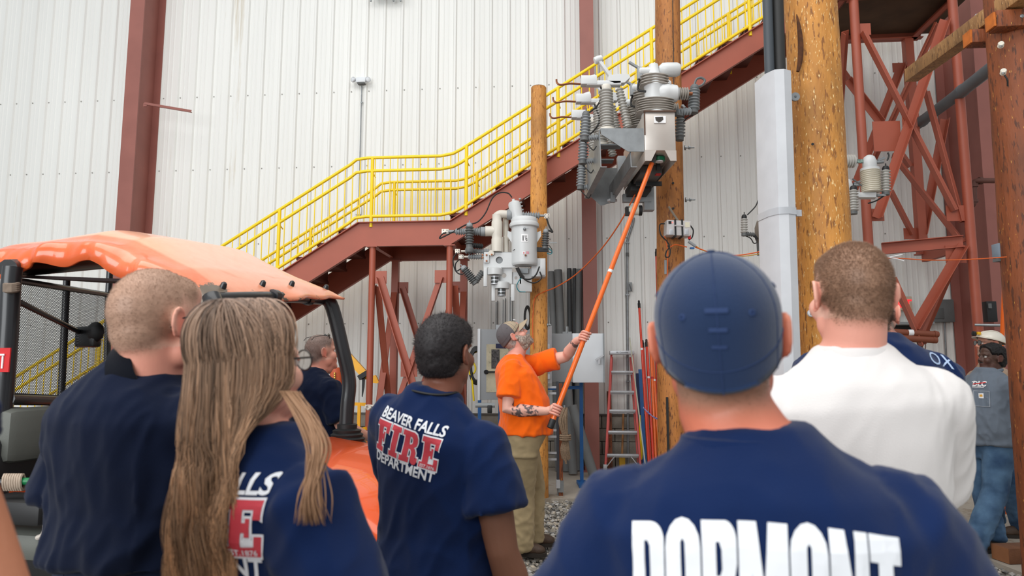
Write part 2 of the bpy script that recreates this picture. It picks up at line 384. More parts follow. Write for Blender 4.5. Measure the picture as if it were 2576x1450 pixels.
sM = wcoord(atw(1487, 900, .45))[0]
hcol('steel_column', 'dark red steel column behind the open white cabinet and grey pipes', sM, .45, .215, 13)
sR = wcoord(atw(2385, 600, .05))[0]
hcol('steel_column', 'broad dark red tapered column behind the braced tower', sR+.12, 1.0, .26, 13, 1.15)
# strut arm on the first column
t = thing('strut_arm', 'short thin red steel arm sticking out from the wall column', 'bracket', atw(365, 264, .60))
MB().angle(atw(364, 263, .60), atw(482, 283, .62), .035, .006).obj('arm', M_REDD, t); MB().frame(atw(366, 264, .60), [WU, -WN, (0, 0, 1)], (.03, .012, .03)).obj('clip_plate', M_REDD, t)
# plywood board and siding to the right of the broad column
t = thing('plywood_board', 'dark stained plywood board leaning behind the wooden pole by the column', 'board', atw(2515, 900, .6))
a, b_ = wcoord(atw(2494, 470, .35))[0], wcoord(atw(2494, 470, .35))[2]
MB().plate([wl(a, .35, .0), wl(a+1.2, .35, 0), wl(a+1.2, .30, b_), wl(a, .30, b_)], .02).obj('board', M_DARKW, t)
# ---------------------------------------------------------------- STAIRCASE
OF, OB = 2.03, .82                     # planes of the two stringers in front of the wall
A1 = wcoord(atw(903, 561, OF)); A2 = wcoord(atw(1133, 557.5, OF)); ZL = (A1[2]+A2[2])/2; S1, S2 = A1[0], A2[0]
q = wcoord(atw(730, 671, OF)); SL1 = (ZL-q[2])/(S1-q[0])
q = wcoord(atw(1931, 52, OF)); SL2 = (q[2]-ZL)/(q[0]-S2)
S0 = S1-(ZL-.25)/SL1; qp = wcoord(atw(2200, 103, OB)); ZP = qp[2]+.33; S3 = S2+(ZP-ZL)/SL2
def ztop(s): return ZL-(S1-s)*SL1 if s < S1 else (ZL if s < S2 else (ZL+(s-S2)*SL2 if s < S3 else ZP))
st = thing('staircase', 'long red steel staircase climbing along the white wall with a landing halfway', 'staircase', wl(S1, OF, 0))
HS = .325
for off, nm, sd in ((OF, 'front_stringer', 1), (OB, 'back_stringer', -1)):
    mb = MB(); k = .038
    poly = [(S0-.1, ztop(S0)-.12), (S1, ZL), (S2, ZL), (S3, ZP), (S3+1.6, ZP)]
    low = [(S0+.25, max(ztop(S0)-.35, 0)), (S1+.10, ZL-HS), (S2+.0, ZL-HS), (S3+.0, ZP-HS), (S3+1.6, ZP-HS)]
    for i in range(4):
        mb.plate([wl(low[i][0], off, low[i][1]), wl(low[i+1][0], off, low[i+1][1]), wl(poly[i+1][0], off, poly[i+1][1]), wl(poly[i][0], off, poly[i][1])], .012)
        for e in (poly, low):
            a, b_ = e[i], e[i+1]; mb.bar(wl(a[0], off+sd*.02, a[1]), wl(b_[0], off+sd*.02, b_[1]), .07, .012, up=(0, 0, 1))
    mb.obj(nm, M_RED, st)
def flight(sa, za, sb, zb):
    n = max(2, round((zb-za)/.185)); ds, dz = (sb-sa)/n, (zb-za)/n
    for i in range(n):
        s = sa+ds*i; z = za+dz*(i+1)-.05; mb = MB(); L = OF-OB-.03; c = (OF+OB)/2
        mb.frame(wl(s+ds/2, c, z), [WU, -WN, (0, 0, 1)], (ds/2+.015, L/2, .02)); mb.frame(wl(s, c, z-dz/2), [WU, -WN, (0, 0, 1)], (.004, L/2, dz/2))
        mb.obj('tread', M_TREAD, st, smooth=0)
flight(S0+.1, .02, S1, ZL-.04); flight(S2, ZL-.04, S3, ZP-.04)
c = (OF+OB)/2
MB().frame(wl((S1+S2)/2, c, ZL-.08), [WU, -WN, (0, 0, 1)], ((S2-S1)/2+.05, (OF-OB)/2-.02, .025)).obj('landing_plate', M_TREAD, st)
for s in (S1+.12, S2-.05): MB().channel(wl(s, OF-.03, ZL-.19), wl(s, OB+.03, ZL-.19), .2, .06, .01).obj('cross_beam', M_RED, st)
# landing supports
s_l, s_r = wcoord(atw(936, 700, OF))[0], wcoord(atw(1131, 700, OF))[0]
def leg(st, s, off, z1, r=.044, sq=False):
    mb = MB()
    if sq: mb.frame(wl(s, off, z1/2), [WU, -WN, (0, 0, 1)], (r, r, z1/2))
    else: mb.tube(wl(s, off, 0), wl(s, off, z1), r, 16)
    mb.frame(wl(s, off, .008), [WU, -WN, (0, 0, 1)], (.11, .11, .008)); mb.frame(wl(s, off, z1-.006), [WU, -WN, (0, 0, 1)], (.075, .06, .008)); mb.obj('leg', M_RED, st)
for s in (s_l, s_r):
    leg(st, s, OF, ZL-HS); leg(st, s, OB, ZL-HS, .05, True)
def brace(st, p, q, w=.085, side=1, up=None): MB().angle(p, q, w, .009, up=up or WN, side=side).obj('brace', M_RED, st)
def gusset(st, c, w, h, n=None): MB().frame(c, [WU, -WN, (0, 0, 1)] if n is None else n, (w/2, .006, h/2)).obj('gusset', M_RED, st)
ga, gb = atw(955, 698, OF)[2], .30
for off in (OF, OB):
    for s, sg in ((s_l, 1), (s_r, -1)):
        for z in (ga, gb): gusset(st, wl(s+sg*.10, off, z), .2, .17)
    brace(st, wl(s_l+.12, off+.02, ga), wl(s_r-.12, off+.02, gb)); brace(st, wl(s_r-.12, off-.02, ga), wl(s_l+.12, off-.02, gb), side=-1)
for s in (s_l, s_r):
    brace(st, wl(s+.02, OF-.1, ga-.1), wl(s+.02, OB+.1, gb), up=WU); brace(st, wl(s-.02, OF-.1, gb), wl(s-.02, OB+.1, ga-.1), up=WU, side=-1)
gusset(st, wl((s_l+s_r)/2, OF, (ga+gb)/2), .22, .2)
# guardrails
def rails(name, label, off, hs, rr, posts, ph):
    t = bpy.data.objects.new('guardrail', None); COL.objects.link(t); t.parent = st; t.location = wl(S1, off, ZL)-st.location; TL = wl(S1, off, ZL); tag(t, label)
    E = 1.4
    def path(h, s0=S0-.05):
        e = .14; pts = [(s0, ztop(s0)+h), (S1-e, ztop(S1-e)+h), (S1-e*.4, ZL+h-.02), (S1+e*.7, ZL+h), (S2-e, ZL+h), (S2+e*.2, ZL+h+.03), (S2+e, ztop(S2+e)+h), (S3, ZP+h), (S3+E, ZP+h)]
        return [wl(s, off, z) for s, z in pts]
    for (nm, h), r in zip(hs, rr): MB().sweep(path(h), r, 10).obj(nm, M_YEL, t)
    top = hs[0][1]; bot = hs[-1][1]; k = 0
    b0 = None; s = S0+.1
    while s < S3+E-.05:
        if all(abs(s-p) > .035 for p in posts):
            z = ztop(s)
            if b0 is None:
                b0 = MB().tube(Vector((0, 0, 0)), Vector((0, 0, top-bot)), .0075, 6).obj('baluster', M_YEL, None, org=(0, 0, 0)); o = b0
            else: o = b0.copy(); COL.objects.link(o)
            o.parent = t; o.location = wl(s, off, z+bot)-TL; o.rotation_euler = (0, 0, 0)
        s += .104
    for p in posts: MB().tube(wl(p, off, ztop(p)-.06), wl(p, off, ztop(p)+top), .024, 12).obj('post', M_YEL, t)
    for p in posts: MB().bar(wl(p, off+.01, ztop(p)+ph), wl(p+.03, off-.06, ztop(p)+ph-.06), .012, .012).obj('handrail_bracket', M_YEL, t)
    return t
def hpx(px, py, off): p = wcoord(atw(px, py, off)); return p[2]-ztop(p[0])
pf = [wcoord(atw(x, y, OF+.01))[0] for x, y in ((700, 600), (935, 480), (1173, 450), (1404, 300), (1640, 150), (1885, 20))]
pf = [S0+.15, S0+1.6]+pf+[S3, S3+1.3]
hF = [('top_rail', hpx(1020, 395, OF)), ('hand_rail', hpx(1020, 428, OF)), ('bottom_rail', hpx(1020, 543, OF))]
rails('guardrail', 'yellow pipe guardrail on the open side of the stairs, in front', OF, hF, (.021, .021, .021), pf, hF[1][1]-.02)
pb = [wcoord(atw(x, y, OB))[0] for x, y in ((782, 590), (992, 500), (1200, 450), (1833, 80))]+[S0+.15, S0+1.7, S3]
hB = [('top_rail', hpx(1050, 457, OB)), ('hand_rail', hpx(1050, 477, OB)), ('bottom_rail', hF[2][1])]
rails('guardrail', 'yellow pipe guardrail on the wall side of the stairs, seen through the front one', OB, hB, (.021, .021, .021), pb, hB[1][1]-.02)
# ---------------------------------------------------------------- braced tower carrying the upper platform
tw = bpy.data.objects.new('support_tower', None); COL.objects.link(tw); tw.parent = st; tw.location = atw(2290, 900, 1.4)-st.location; tag(tw, 'braced steel tower holding the upper stair platform')
sA, sB = wcoord(atw(2153, 100, OF))[0], wcoord(atw(2403, 100, OF))[0]
for s in (sA, sB):
    leg(tw, s, OF, ZP-HS, .058)
    if s == sA: leg(tw, s, OB, ZP-HS, .058)
MB().frame(wl((sA+sB)/2+.1, c, ZP-.2), [WU, -WN, (0, 0, 1)], ((sB-sA)/2+.25, (OF-OB)/2+.04, .03)).obj('platform_plate', mat('platform_underside', (92, 70, 50), .85, var=.35, vscale=3), tw)
for off in (OF, OB): MB().channel(wl(sA-.2, off, ZP-.17), wl(sB+.2, off, ZP-.17), .33, .08, .012).obj('platform_beam', M_RED, tw)
for s in (sA-.1, sB+.12): MB().channel(wl(s, OB, ZP-.17), wl(s, OF, ZP-.17), .33, .08, .012).obj('platform_beam', M_RED, tw)
sC = wcoord(atw(2300, 350, OB))[0]; zC = atw(2312, 640, OB).z; MB().frame(wl(sC, OB, (zC+ZP-HS)/2), [WU, -WN, (0, 0, 1)], (.058, .058, (ZP-HS-zC)/2)).obj('hanger_post', M_RED, tw); MB().frame(wl(sC, OB, zC), [WU, -WN, (0, 0, 1)], (.085, .07, .01)).obj('end_plate', M_RED, tw)
def pb_(a, b_, off, w=.095, side=1, off2=None): brace(tw, atw(*a, off), atw(*b_, off2 or off), w, side)
pb_((2172, 82), (2402, 530), OF+.03); pb_((2374, 50), (2203, 548), OF+.05, side=-1)
pb_((2268, 160), (2090, 620), OB, side=-1); pb_((2100, 150), (2290, 420), OB+.02)
pb_((2358, 58), (2199, 400), OF-.3, .085, off2=OB+.1); pb_((2126, 78), (2112, 300), OF-.05, .1, off2=OB+.2)
pb_((2250, 395), (2420, 610), OB+.2, .09, off2=OF-.1); pb_((2213, 310), (2130, 203), OB+.3, .09)
pb_((2240, 480), (2296, 590), OB, .09); pb_((2374, 300), (2318, 590), OB, .09, -1)
pb_((2330, 230), (2420, 560), OF-.2, .09, 1, OF-.05)
pb_((2420, 616), (2296, 826), OF+.03, .09, -1); pb_((2405, 640), (2300, 850), OF-.15, .09, 1); pb_((2246, 700), (2322, 868), OF+.05)
pb_((2420, 616), (2316, 862), OF-.3, .09, 1, OB+.2)
for (px, py, off, w, h) in ((2174, 74, OF, .16, .16), (2388, 72, OF, .2, .18), (2231, 343, OF-.05, .34, .40), (2288, 300, OF+.02, .18, .2), (2206, 541, OF, .17, .16), (2404, 537, OF, .22, .2), (2303, 588, OB, .32, .16), (2265, 170, OB, .22, .14), (2404, 640, OF, .24, .22)):
    gusset(tw, atw(px, py, off), w, h)
MB().channel(atw(2218, 627, OF-.2), atw(2422, 608, OF+.02), .15, .06, .01).obj('cross_beam', M_RED, tw)
MB().channel(wl(sB, OF, atw(2422, 608, OF)[2]), wl(sB, OB, atw(2422, 608, OF)[2]), .15, .06, .01).obj('cross_beam', M_RED, tw)

# ================================================================ POLES AND ELECTRICAL EQUIPMENT
WP1 = wood('pole_wood_golden', (212, 146, 70), (190, 122, 50), (150, 92, 40), (236, 194, 124))
WP2 = wood('pole_wood_brown', (176, 112, 52), (150, 88, 36), (112, 64, 28), (206, 158, 88))
WP3 = wood('pole_wood_big', (200, 136, 60), (180, 114, 44), (136, 84, 34), (238, 208, 150), 1.0, .645)
WP4 = wood('pole_wood_red', (134, 70, 34), (104, 52, 26), (84, 44, 24), (196, 140, 64), .7)
WBM = wood('beam_wood', (164, 122, 76), (124, 86, 50), (104, 72, 44), (214, 180, 130), .9)
M_LG = mat('light_grey_enamel', (206, 208, 208), .38, var=.04)
M_CRM = mat('cream_epoxy', (216, 210, 198), .4, var=.04)
M_GRY = mat('grey_polymer', (146, 150, 152), .5, var=.06)
M_GRD = mat('dark_grey_polymer', (98, 100, 100), .55, var=.08)
M_INS = mat('grey_porcelain', (186, 184, 178), .35, var=.05)
M_BLK = mat('black_rubber', (26, 26, 27), .55, var=.2)
M_CBL = mat('cable_black', (34, 33, 32), .6)
M_GLV = mat('galvanised', (150, 154, 156), .45, .55, var=.18, vscale=14)
M_SST = mat('stainless_sheet', (206, 198, 190), .36, .45, var=.1, vscale=5)
M_ALU = mat('aluminium', (206, 208, 212), .42, .45, var=.1, vscale=9)
M_ALP = mat('aluminium_guard', (206, 207, 210), .5, .25, var=.08, vscale=7)
M_BOX = mat('cabinet_grey', (150, 153, 156), .45, var=.05)
M_WHT = mat('white_enamel', (226, 230, 234), .4, var=.03)
M_ORG = mat('orange_fibreglass', (240, 106, 22), .32, var=.08, coat=.4)
M_ORR = mat('red_orange_fibreglass', (222, 60, 32), .35, var=.1, coat=.3)
M_BLU = mat('blue_paint', (34, 96, 160), .45, var=.12)
M_WIRO = mat('orange_wire', (222, 98, 34), .5)
M_COP = mat('copper', (150, 92, 60), .4, .6)
M_TXT = mat('print_black', (24, 24, 26), .6); M_TXW = mat('print_white', (238, 238, 240), .6)
M_RDL = mat('label_red', (206, 30, 34), .5); M_GRN = mat('green_indicator', (24, 128, 88), .4)
def pole(label, top, bot, Y, rt, rb, m, ztop=None, name='utility_pole'):
    """top, bot: pixel points on the axis at depth Y; carried down to the ground"""
    P, Q = at(*top, Y), at(*bot, Y); d = (P-Q)/(P.z-Q.z); B = Q-d*(Q.z+.08); T = P if ztop is None else Q+d*(ztop-Q.z)
    t = thing(name, label, 'pole', Vector((B.x, B.y, 0))); n = 46; pts = [B+(T-B)*(i/n) for i in range(n+1)]
    mb = MB(); mb.sweep(pts, [rb+(rt-rb)*i/n for i in range(n+1)], 40)
    for i, v in enumerate(mb.v):
        v = Vector(v); k = (v-B).dot(d)/d.length_squared; a = B+d*k; r = v-a
        f = 1+.03*noise.noise(Vector((v.x*3, v.y*3, v.z*.8)))+.025*noise.noise(Vector((v.x*24, v.y*24, v.z*3))); mb.v[i] = tuple(a+r*f)
    mb.obj('trunk', m, t, 60); MB().lathe([(rt*.92, -.01), (rt*.9, .012), (rt*.5, .018)], T, d, 24).obj('sawn_top', WBM, t)
    return t, B, d
def axis_at(B, d, z): return B+d*((z-B.z)/d.z)
P1, B1, D1 = pole('short golden wooden pole with rounded top, carrying the transformer marked 1½', (1355, 222), (1355.5, 800), 8.4, .099, .116, WP1)
P2, B2, D2 = pole('tall brown wooden pole carrying the large grey switchgear, running out of the picture', (1679, 0), (1692, 1100), 6.9, .126, .150, WP2, 6.6)
P3, B3, D3 = pole('thickest yellow-brown wooden pole with an aluminium cable guard on its side', (2038, 0), (2070, 600), 4.0, .150, .160, WP3, 5.2)
P4, B4, D4 = pole('dark red-brown wooden pole at the edge of the picture holding the timber crossarm', (2552, 78), (2608, 797), 5.0, .185, .20, WP4, 5.6)
P5, B5, D5 = pole('wooden pole standing hidden behind the thickest pole', (2045, 300), (2040, 925), 7.3, .12, .14, WP1, 4.6)
# knot scar and bolts on the thick pole
mb = MB(); mb.sweep(smoothpath([at(2004, 36, 3.86), at(2010, 70, 3.862), at(2014, 110, 3.865), at(2013, 150, 3.868), at(2007, 180, 3.872)], 5), [.002]+[.006+.011*math.sin(i/21*3.1) for i in range(20)], 8); mb.obj('bark_scar', mat('dark_bark', (92, 52, 24), .9, var=.5, vscale=30), P3)
def bolt(parent, p, d, L=.12, r=.012, m=None):
    d = Vector(d).normalized(); p = Vector(p); mb = MB(); mb.tube(p, p+d*L, r*.7, 8); mb.lathe([(r*2.2, 0), (r*2.2, .012)], p, d, 12); mb.lathe([(r*1.6, 0), (r*1.6, .018)], p+d*L*.4, d, 6); mb.obj('bolt', m or M_GLV, parent)
for x, y in ((1722, 372), (1724, 503)): bolt(P2, at(x, y, 6.85), WU, .10)
bolt(P1, at(1376, 818, 8.38), WU, .05); bolt(P3, at(2001, 243, 3.87), -WN, .02)
for x, y, Y in ((2044, 368, 3.85), (2100, 370, 3.86)): MB().lathe([(.008, 0), (.008, .004)], at(x, y-5, Y), WN, 10).obj('drill_hole', M_BLK, P3)
for x, y in ((1693, 461), (1693, 525)): MB().lathe([(.012, 0), (.012, .006)], at(x, y, 6.756), WN, 10).obj('drill_hole', M_BLK, P2)
MB().sweep([at(1692, 0, 6.765), at(1694, 140, 6.765), at(1696, 300, 6.765)], .004, 5).obj('drying_crack', M_BLK, P2)
MB().bar(at(1678, 1000, 6.745), at(1684, 1250, 6.745), .02, .02).obj('ground_moulding', M_CBL, P2)
# timber crossarm and blocks on the red pole
X4 = thing('timber_crossarm', 'weathered squared timber beam slanting out from the red-brown pole', 'beam', at(2400, 110, 5.6))
MB().bar(at(2292, 190, 6.5), at(2590, -28, 4.62), .125, .13, bev=.006).obj('beam', WBM, X4); bolt(X4, at(2462, 46, 5.33), (-.7, -.7, .1), .06, .016)
for lab, a, b in (('upper red-brown timber block bolted across the pole with a round washer', (2496, 56), (2650, 48)), ('lower red-brown timber block with orange sawn end under the crossarm', (2438, 98), (2520, 95))):
    y4 = 4.80 if 'upper' in lab else 5.16; o = thing('timber_block', lab, 'timber', at(*a, y4)); MB().bar(at(*a, y4+.05), at(*b, y4), .12, .13 if 'upper' in lab else .11, bev=.005).obj('block', WP4, o)
    q = at(*a, y4+.05); MB().frame(q-WU*.012, [WU, -WN, (0, 0, 1)], (.008, .052, .054)).obj('sawn_end', mat('fresh_sawn', (204, 112, 40), .8, var=.25, vscale=20), o)
    if 'upper' in lab: MB().lathe([(.036, 0), (.036, .006), (.014, .008), (.014, .024), (.006, .03)], at(2566, 44, 4.79), WN, 20).obj('washer', M_GLV, o)
for x, y, lab in ((2521, 115, 'small white spool insulator on the red-brown pole just below the timber blocks'), (2527, 183, 'small white spool insulator on the red-brown pole with a wire tail')):
    o = thing('spool_insulator', lab, 'insulator', at(x, y, 4.8)); MB().lathe([(.016, 0), (.021, .008), (.012, .02), (.012, .03), (.021, .042), (.016, .05)], at(x-4, y+2, 4.84), (-.5, -.85, .1), 14).obj('spool', mat('white_porcelain', (222, 216, 200), .4), o)
    MB().tube(at(x, y, 4.86), at(x-4, y+1, 4.75), .007, 8).obj('bolt', M_GLV, o)
    if y > 150: cable([at(x, y+6, 4.8), at(x+7, y+18, 4.8), at(x+8, y+34, 4.82)], .006, M_CBL, 'wire_tail', o)
# cable riser on the thick pole
R = thing('cable_guard', 'long bright aluminium cable guard strapped to the thickest pole', 'cable guard', at(1970, 900, 3.75))
gt, gb_ = at(1962, 182, 3.76), at(1986, 925, 3.76); gd = (gb_-gt).normalized(); gbot = gt+gd*((gt.z-.02)/-gd.z)
mb = MB(); x, y = WU, -WN; x = Vector((1, .12, 0)).normalized(); y = Vector((-.12, 1, 0))
pr = [(.074, .16), (.078, .03), (.05, -.03), (.0, -.045), (-.05, -.03), (-.074, .03), (-.074, .16)]
vs = [e+x*a+y*b for e in (gt, gbot) for a, b in pr]; n = len(pr); mb.add(vs, [(i, i+1, n+i+1, n+i) for i in range(n-1)]); mb.obj('guard_channel', M_ALP, R, 30)
for py in (534, 1000):
    k = (gt+gd*((gt.z-at(1970, py, 3.76).z)/-gd.z)); mb = MB(); vs = [k+Vector((0, 0, h))+x*a*1.05+y*(b*1.05-.002) for h in (-.02, .02) for a, b in pr]
    mb.add(vs, [(i, i+1, n+i+1, n+i) for i in range(n-1)]); mb.frame(k+x*.092+y*.02, [x, y, (0, 0, 1)], (.016, .012, .018)); mb.obj('strap', M_ALU, R)
for dx, r, mm in ((-.036, .028, mat('cable_sheath_grey', (62, 68, 74), .5, var=.1)), (.028, .033, M_CBL)):
    p = gt+x*dx+y*.05; q = p+gd*.5; u = p-gd*2.2
    o = thing('power_cable', 'thick %s cable coming down into the aluminium guard' % ('slate-grey' if dx < 0 else 'black'), 'cable', q); MB().sweep([q, p, u], r, 14).obj('sheath', mm, o)
    MB().sweep([q, q+gd*.06], r*.8, 10).obj('core', M_COP, o)
# ---------------------------------------------------------------- helpers for bushings
def insul(parent, p, q, rc, rs, n, m, name='insulator', taper=1.0, seg=18):
    p, q = Vector(p), Vector(q); return MB().lathe(ring_sheds(rc, rs, (q-p).length, n, taper), p, q-p, seg).obj(name, m, parent)
def arrester(parent, p, q, rs=.045, n=7, m=None, capm=None):
    """polymer surge arrester from base p to top q with a dark cap"""
    p, q = Vector(p), Vector(q); d = (q-p).normalized(); o = insul(parent, p, q, rs*.62, rs, n, m or M_GRY, 'surge_arrester', .94)
    MB().lathe([(rs*.7, 0), (rs*.72, .02), (rs*.5, .04), (rs*.12, .045), (rs*.12, .07)], q, d, 14).obj('cap', capm or M_GRD, o)
    MB().lathe([(rs*.75, -.03), (rs*.75, 0)], p, d, 14).obj('base_cup', M_GRD, o); return o
def pad(parent, c, ux, uy, w, h, holes=True):
    c, ux, uy = Vector(c), Vector(ux).normalized(), Vector(uy).normalized(); nz = ux.cross(uy); o = MB().frame(c, [ux, uy, nz], (w/2, h/2, .007), .003).obj('terminal_pad', mat('tinned_pad', (214, 206, 194), .4, .3), parent)
    mb = MB()
    for a in (-.25, .25):
        for b in (-.25, .25): mb.lathe([(.006, -.009), (.006, .009)], c+ux*(a*w)+uy*(b*h), nz, 8)
    mb.obj('bolt_hole', M_BLK, o); return o
XR, ZU, YB = Vector((1, 0, 0)), Vector((0, 0, 1)), Vector((0, 1, 0))
# ---------------------------------------------------------------- transformer marked 1 1/2
Y1 = 7.98; a1 = lambda x, y, dy=0: at(x, y, Y1+dy); S1M = Y1/1717
T = thing('pole_transformer', 'light grey cylindrical transformer can marked 1½ hanging on the short pole', 'transformer', a1(1319, 670))
c0 = a1(1319, 668); hh = (a1(1319, 572)-c0).length; r = 32.5*S1M
MB().lathe([(r*.92, -.004), (r*.99, .012), (r, .03), (r, hh*.5), (r*1.01, hh)], c0, ZU, 40).obj('tank', M_LG, T)
MB().lathe([(r*1.06, hh-.01), (r*1.16, hh), (r*1.18, hh+.03), (r*1.1, hh+.05), (r*1.06, hh+.055), (r*1.05, hh+.09), (r*.95, hh+.11), (r*.4, hh+.125), (.02, hh+.13)], c0, ZU, 40).obj('lid', M_LG, T)
q0 = a1(1303, 556); q1 = a1(1291, 501); dd = (q1-q0).normalized()
MB().lathe([(.062, 0), (.068, .02), (.05, .045), (.05, .06), (.072, .07), (.076, .09), (.074, .24), (.064, .262), (.02, .28), (.018, .30)], q0-dd*.03, dd, 24).obj('top_bushing', M_LG, T)
mb = MB(); [mb.lathe([(.012, 0), (.012, .02), (.007, .028)], q0+dd*(.09+.045*i)+XR*.07, (1, -.3, .2), 8) for i in range(5)]; mb.obj('cover_bolts', M_GLV, T)
for sx in (-1, 1):
    mb = MB(); mb.prism([(0, 0), (.05, .02), (.055, -.04), (0, -.13)], .012, c0+ZU*(hh*.86)+XR*(sx*r*.97), (sx, 0, 0), ZU); mb.obj('lifting_lug', M_LG, T)
mb = MB(); mb.lathe([(.018, 0), (.018, .02), (.008, .03)], c0+ZU*hh*.88-YB*r, -YB, 12); mb.bar(c0+ZU*hh*.885-YB*(r+.02), c0+ZU*hh*.90-YB*(r+.022)+XR*.05, .006, .006); mb.obj('ground_stud', M_GLV, T)
mb = MB(); mb.lathe([(.012, 0), (.012, .02), (.006, .035)], c0+ZU*.095-YB*r+XR*.012, -YB, 10); mb.obj('ground_stud', M_COP, T)
lp = c0+ZU*(hh*.66)-YB*(r+.003)
mb = MB()
def curved(w, h, z, xo, lift): 
    n = 7; vs = []
    for i in range(n):
        a = (xo+(-.5+i/(n-1))*w)/r
        for k in (-.5, .5): vs.append(c0+ZU*(z+k*h)+Vector((math.sin(a), -math.cos(a), 0))*(r*1.004+lift))
    return vs, [(2*i, 2*i+2, 2*i+3, 2*i+1) for i in range(n-1)]
mb.add(*curved(.078, .092, hh*.655, .002, .002)).obj('number_label', mat('label_white', (244, 244, 244), .5), T)
for txt, sz, dx, dz, bo in (('1', .085, -.017, -.03, .02), ('1', .042, .006, .006, .015), ('2', .042, .025, -.032, .015), ('/', .07, .016, -.02, .01)):
    letters('label_figure', txt, sz, M_TXT, c0+ZU*(hh*.655+dz)-YB*(r*1.004+.004)+XR*dx, XR, ZU, T, bo, sx=.85)
mb = MB(); mb.add(*curved(.03, .034, .125, -.008, .002)); mb.obj('small_label', M_TXW, T); mb = MB(); mb.add(*curved(.034, .028, .128, .035, .002)); mb.obj('small_label', mat('label_pink', (214, 150, 160), .5), T)
letters('label_letter', 'E', .03, M_RDL, c0+ZU*.114-YB*(r+.006)-XR*.008, XR, ZU, T, .02)
mb = MB(); mb.frame(a1(1354, 676, .12), [XR, YB, ZU], (.085, .10, .11), .008); mb.frame(a1(1322, 706, .10), [XR, YB, ZU], (.075, .05, .14), .006); mb.obj('mounting_bracket', M_LG, T)
mb = MB(); mb.frame(a1(1365, 672, .02), [XR, YB, ZU], (.03, .02, .10), .005); mb.obj('bracket_plate', M_LG, T); MB().frame(a1(1318, 682, .02), [XR, YB, ZU], (.05, .02, .03)).obj('name_plate', M_GLV, T)
# right-hand horizontal bushing and arrester
insul(T, a1(1308, 541, .02), a1(1358, 543, .02), .026, .045, 8, M_GRY, 'side_bushing'); MB().tube(a1(1358, 543, .02), a1(1370, 543, .02), .016, 10).obj('terminal_rod', M_GLV, T); pad(T, a1(1376, 544, .02), XR, ZU, .066, .058)
arrester(T, a1(1371, 620), a1(1373, 585), .046, 6, M_GRD, M_GRY); MB().bar(a1(1350, 628), a1(1380, 629), .03, .05).obj('arrester_bracket', M_BLK, T); MB().bar(a1(1382, 611), a1(1401, 611), .012, .012).obj('ground_strap', M_GLV, T)
for pts, rr in (([(1375, 550), (1382, 570), (1390, 584), (1380, 580), (1374, 581)], .011), ([(1380, 625), (1389, 634), (1384, 640), (1376, 637)], .006), ([(1382, 618), (1388, 628), (1386, 636), (1376, 632)], .005), ([(1298, 675), (1312, 698), (1332, 703), (1348, 692), (1357, 671)], .010), ([(1300, 680), (1322, 705), (1345, 712), (1362, 700), (1358, 684)], .009), ([(1302, 674), (1310, 690), (1318, 700)], .018), ([(1312, 700), (1306, 706), (1300, 720), (1306, 733), (1322, 735)], .006), ([(1290, 630), (1298, 628), (1312, 632), (1318, 640)], .004)):
    cable([a1(x, y, -.10 if y > 625 and x < 1375 else 0) for x, y in pts], rr, M_CBL if rr != .006 else mat('teal_wire', (40, 120, 130), .5), 'lead_wire', T)
# ---------------------------------------------------------------- recloser beside the transformer
K = thing('recloser', 'cream and grey recloser with elbow bushings mounted beside the 1½ transformer', 'recloser', a1(1250, 690))
rr = 14*S1M
mb = MB(); mb.lathe([(rr*1.0, 0), (rr*1.02, .15), (rr*.92, .17), (rr*1.0, .2), (rr*1.0, .36), (rr*.86, .38), (rr*.86, .45)], a1(1250, 634), ZU, 24); mb.sweep(smoothpath([a1(1250, 550), a1(1252, 543), a1(1258, 539), a1(1268, 539), a1(1284, 540)], 4), rr*.72, 18); mb.sweep([a1(1252, 582), a1(1221, 582)], [rr*.9, rr*.95], 18); mb.ball(a1(1251, 544), rr*.8, 14); mb.obj('elbow_housing', M_CRM, K)
MB().tube(a1(1272, 550, .1), a1(1273, 636, .1), rr*.55, 14).obj('rear_housing', M_CRM, K); MB().tube(a1(1268, 598, .1), a1(1290, 598, .1), .035, 12).obj('rear_stub', M_CRM, K)
MB().lathe([(.055, 0), (.06, .01), (.06, .05), (.05, .055)], a1(1275, 541), XR, 20).obj('coupling_band', M_GRY, K)
MB().lathe([(.056, 0), (.056, .05)], a1(1220, 583), -XR, 20).obj('coupling_band', M_GRY, K)
insul(K, a1(1210, 583), a1(1146, 583), .038, .054, 11, M_GRY, 'line_bushing', .8); MB().tube(a1(1146, 583), a1(1128, 583), .018, 10).obj('terminal_rod', M_GLV, K); pad(K, a1(1120, 583), XR, ZU, .085, .062)
arrester(K, a1(1181, 616, -.12), a1(1181, 570, -.12), .055, 7, M_GRD, M_GRY); MB().lathe([(.04, 0), (.05, .02), (.042, .06), (.02, .075)], a1(1181, 622, -.12), -ZU, 14).obj('arrester_foot', M_GRD, K)
insul(K, a1(1187, 617, -.12), a1(1214, 620, -.05), .02, .032, 5, M_BLK, 'arrester_bracket')
for (x0, x1, y, xp) in ((1231, 1170, 632.5, 1155), (1213, 1178, 646.5, 1164)):
    insul(K, a1(x0, y), a1(x1, y), .022, .035, 10 if y < 640 else 6, M_GRY, 'lower_bushing'); MB().tube(a1(x1, y), a1(x1-10, y), .014, 10).obj('terminal_rod', mat('tinned_pad', (214, 206, 194), .4, .3), K); pad(K, a1(xp-4, y), XR, ZU, .06, .052)
mb = MB()
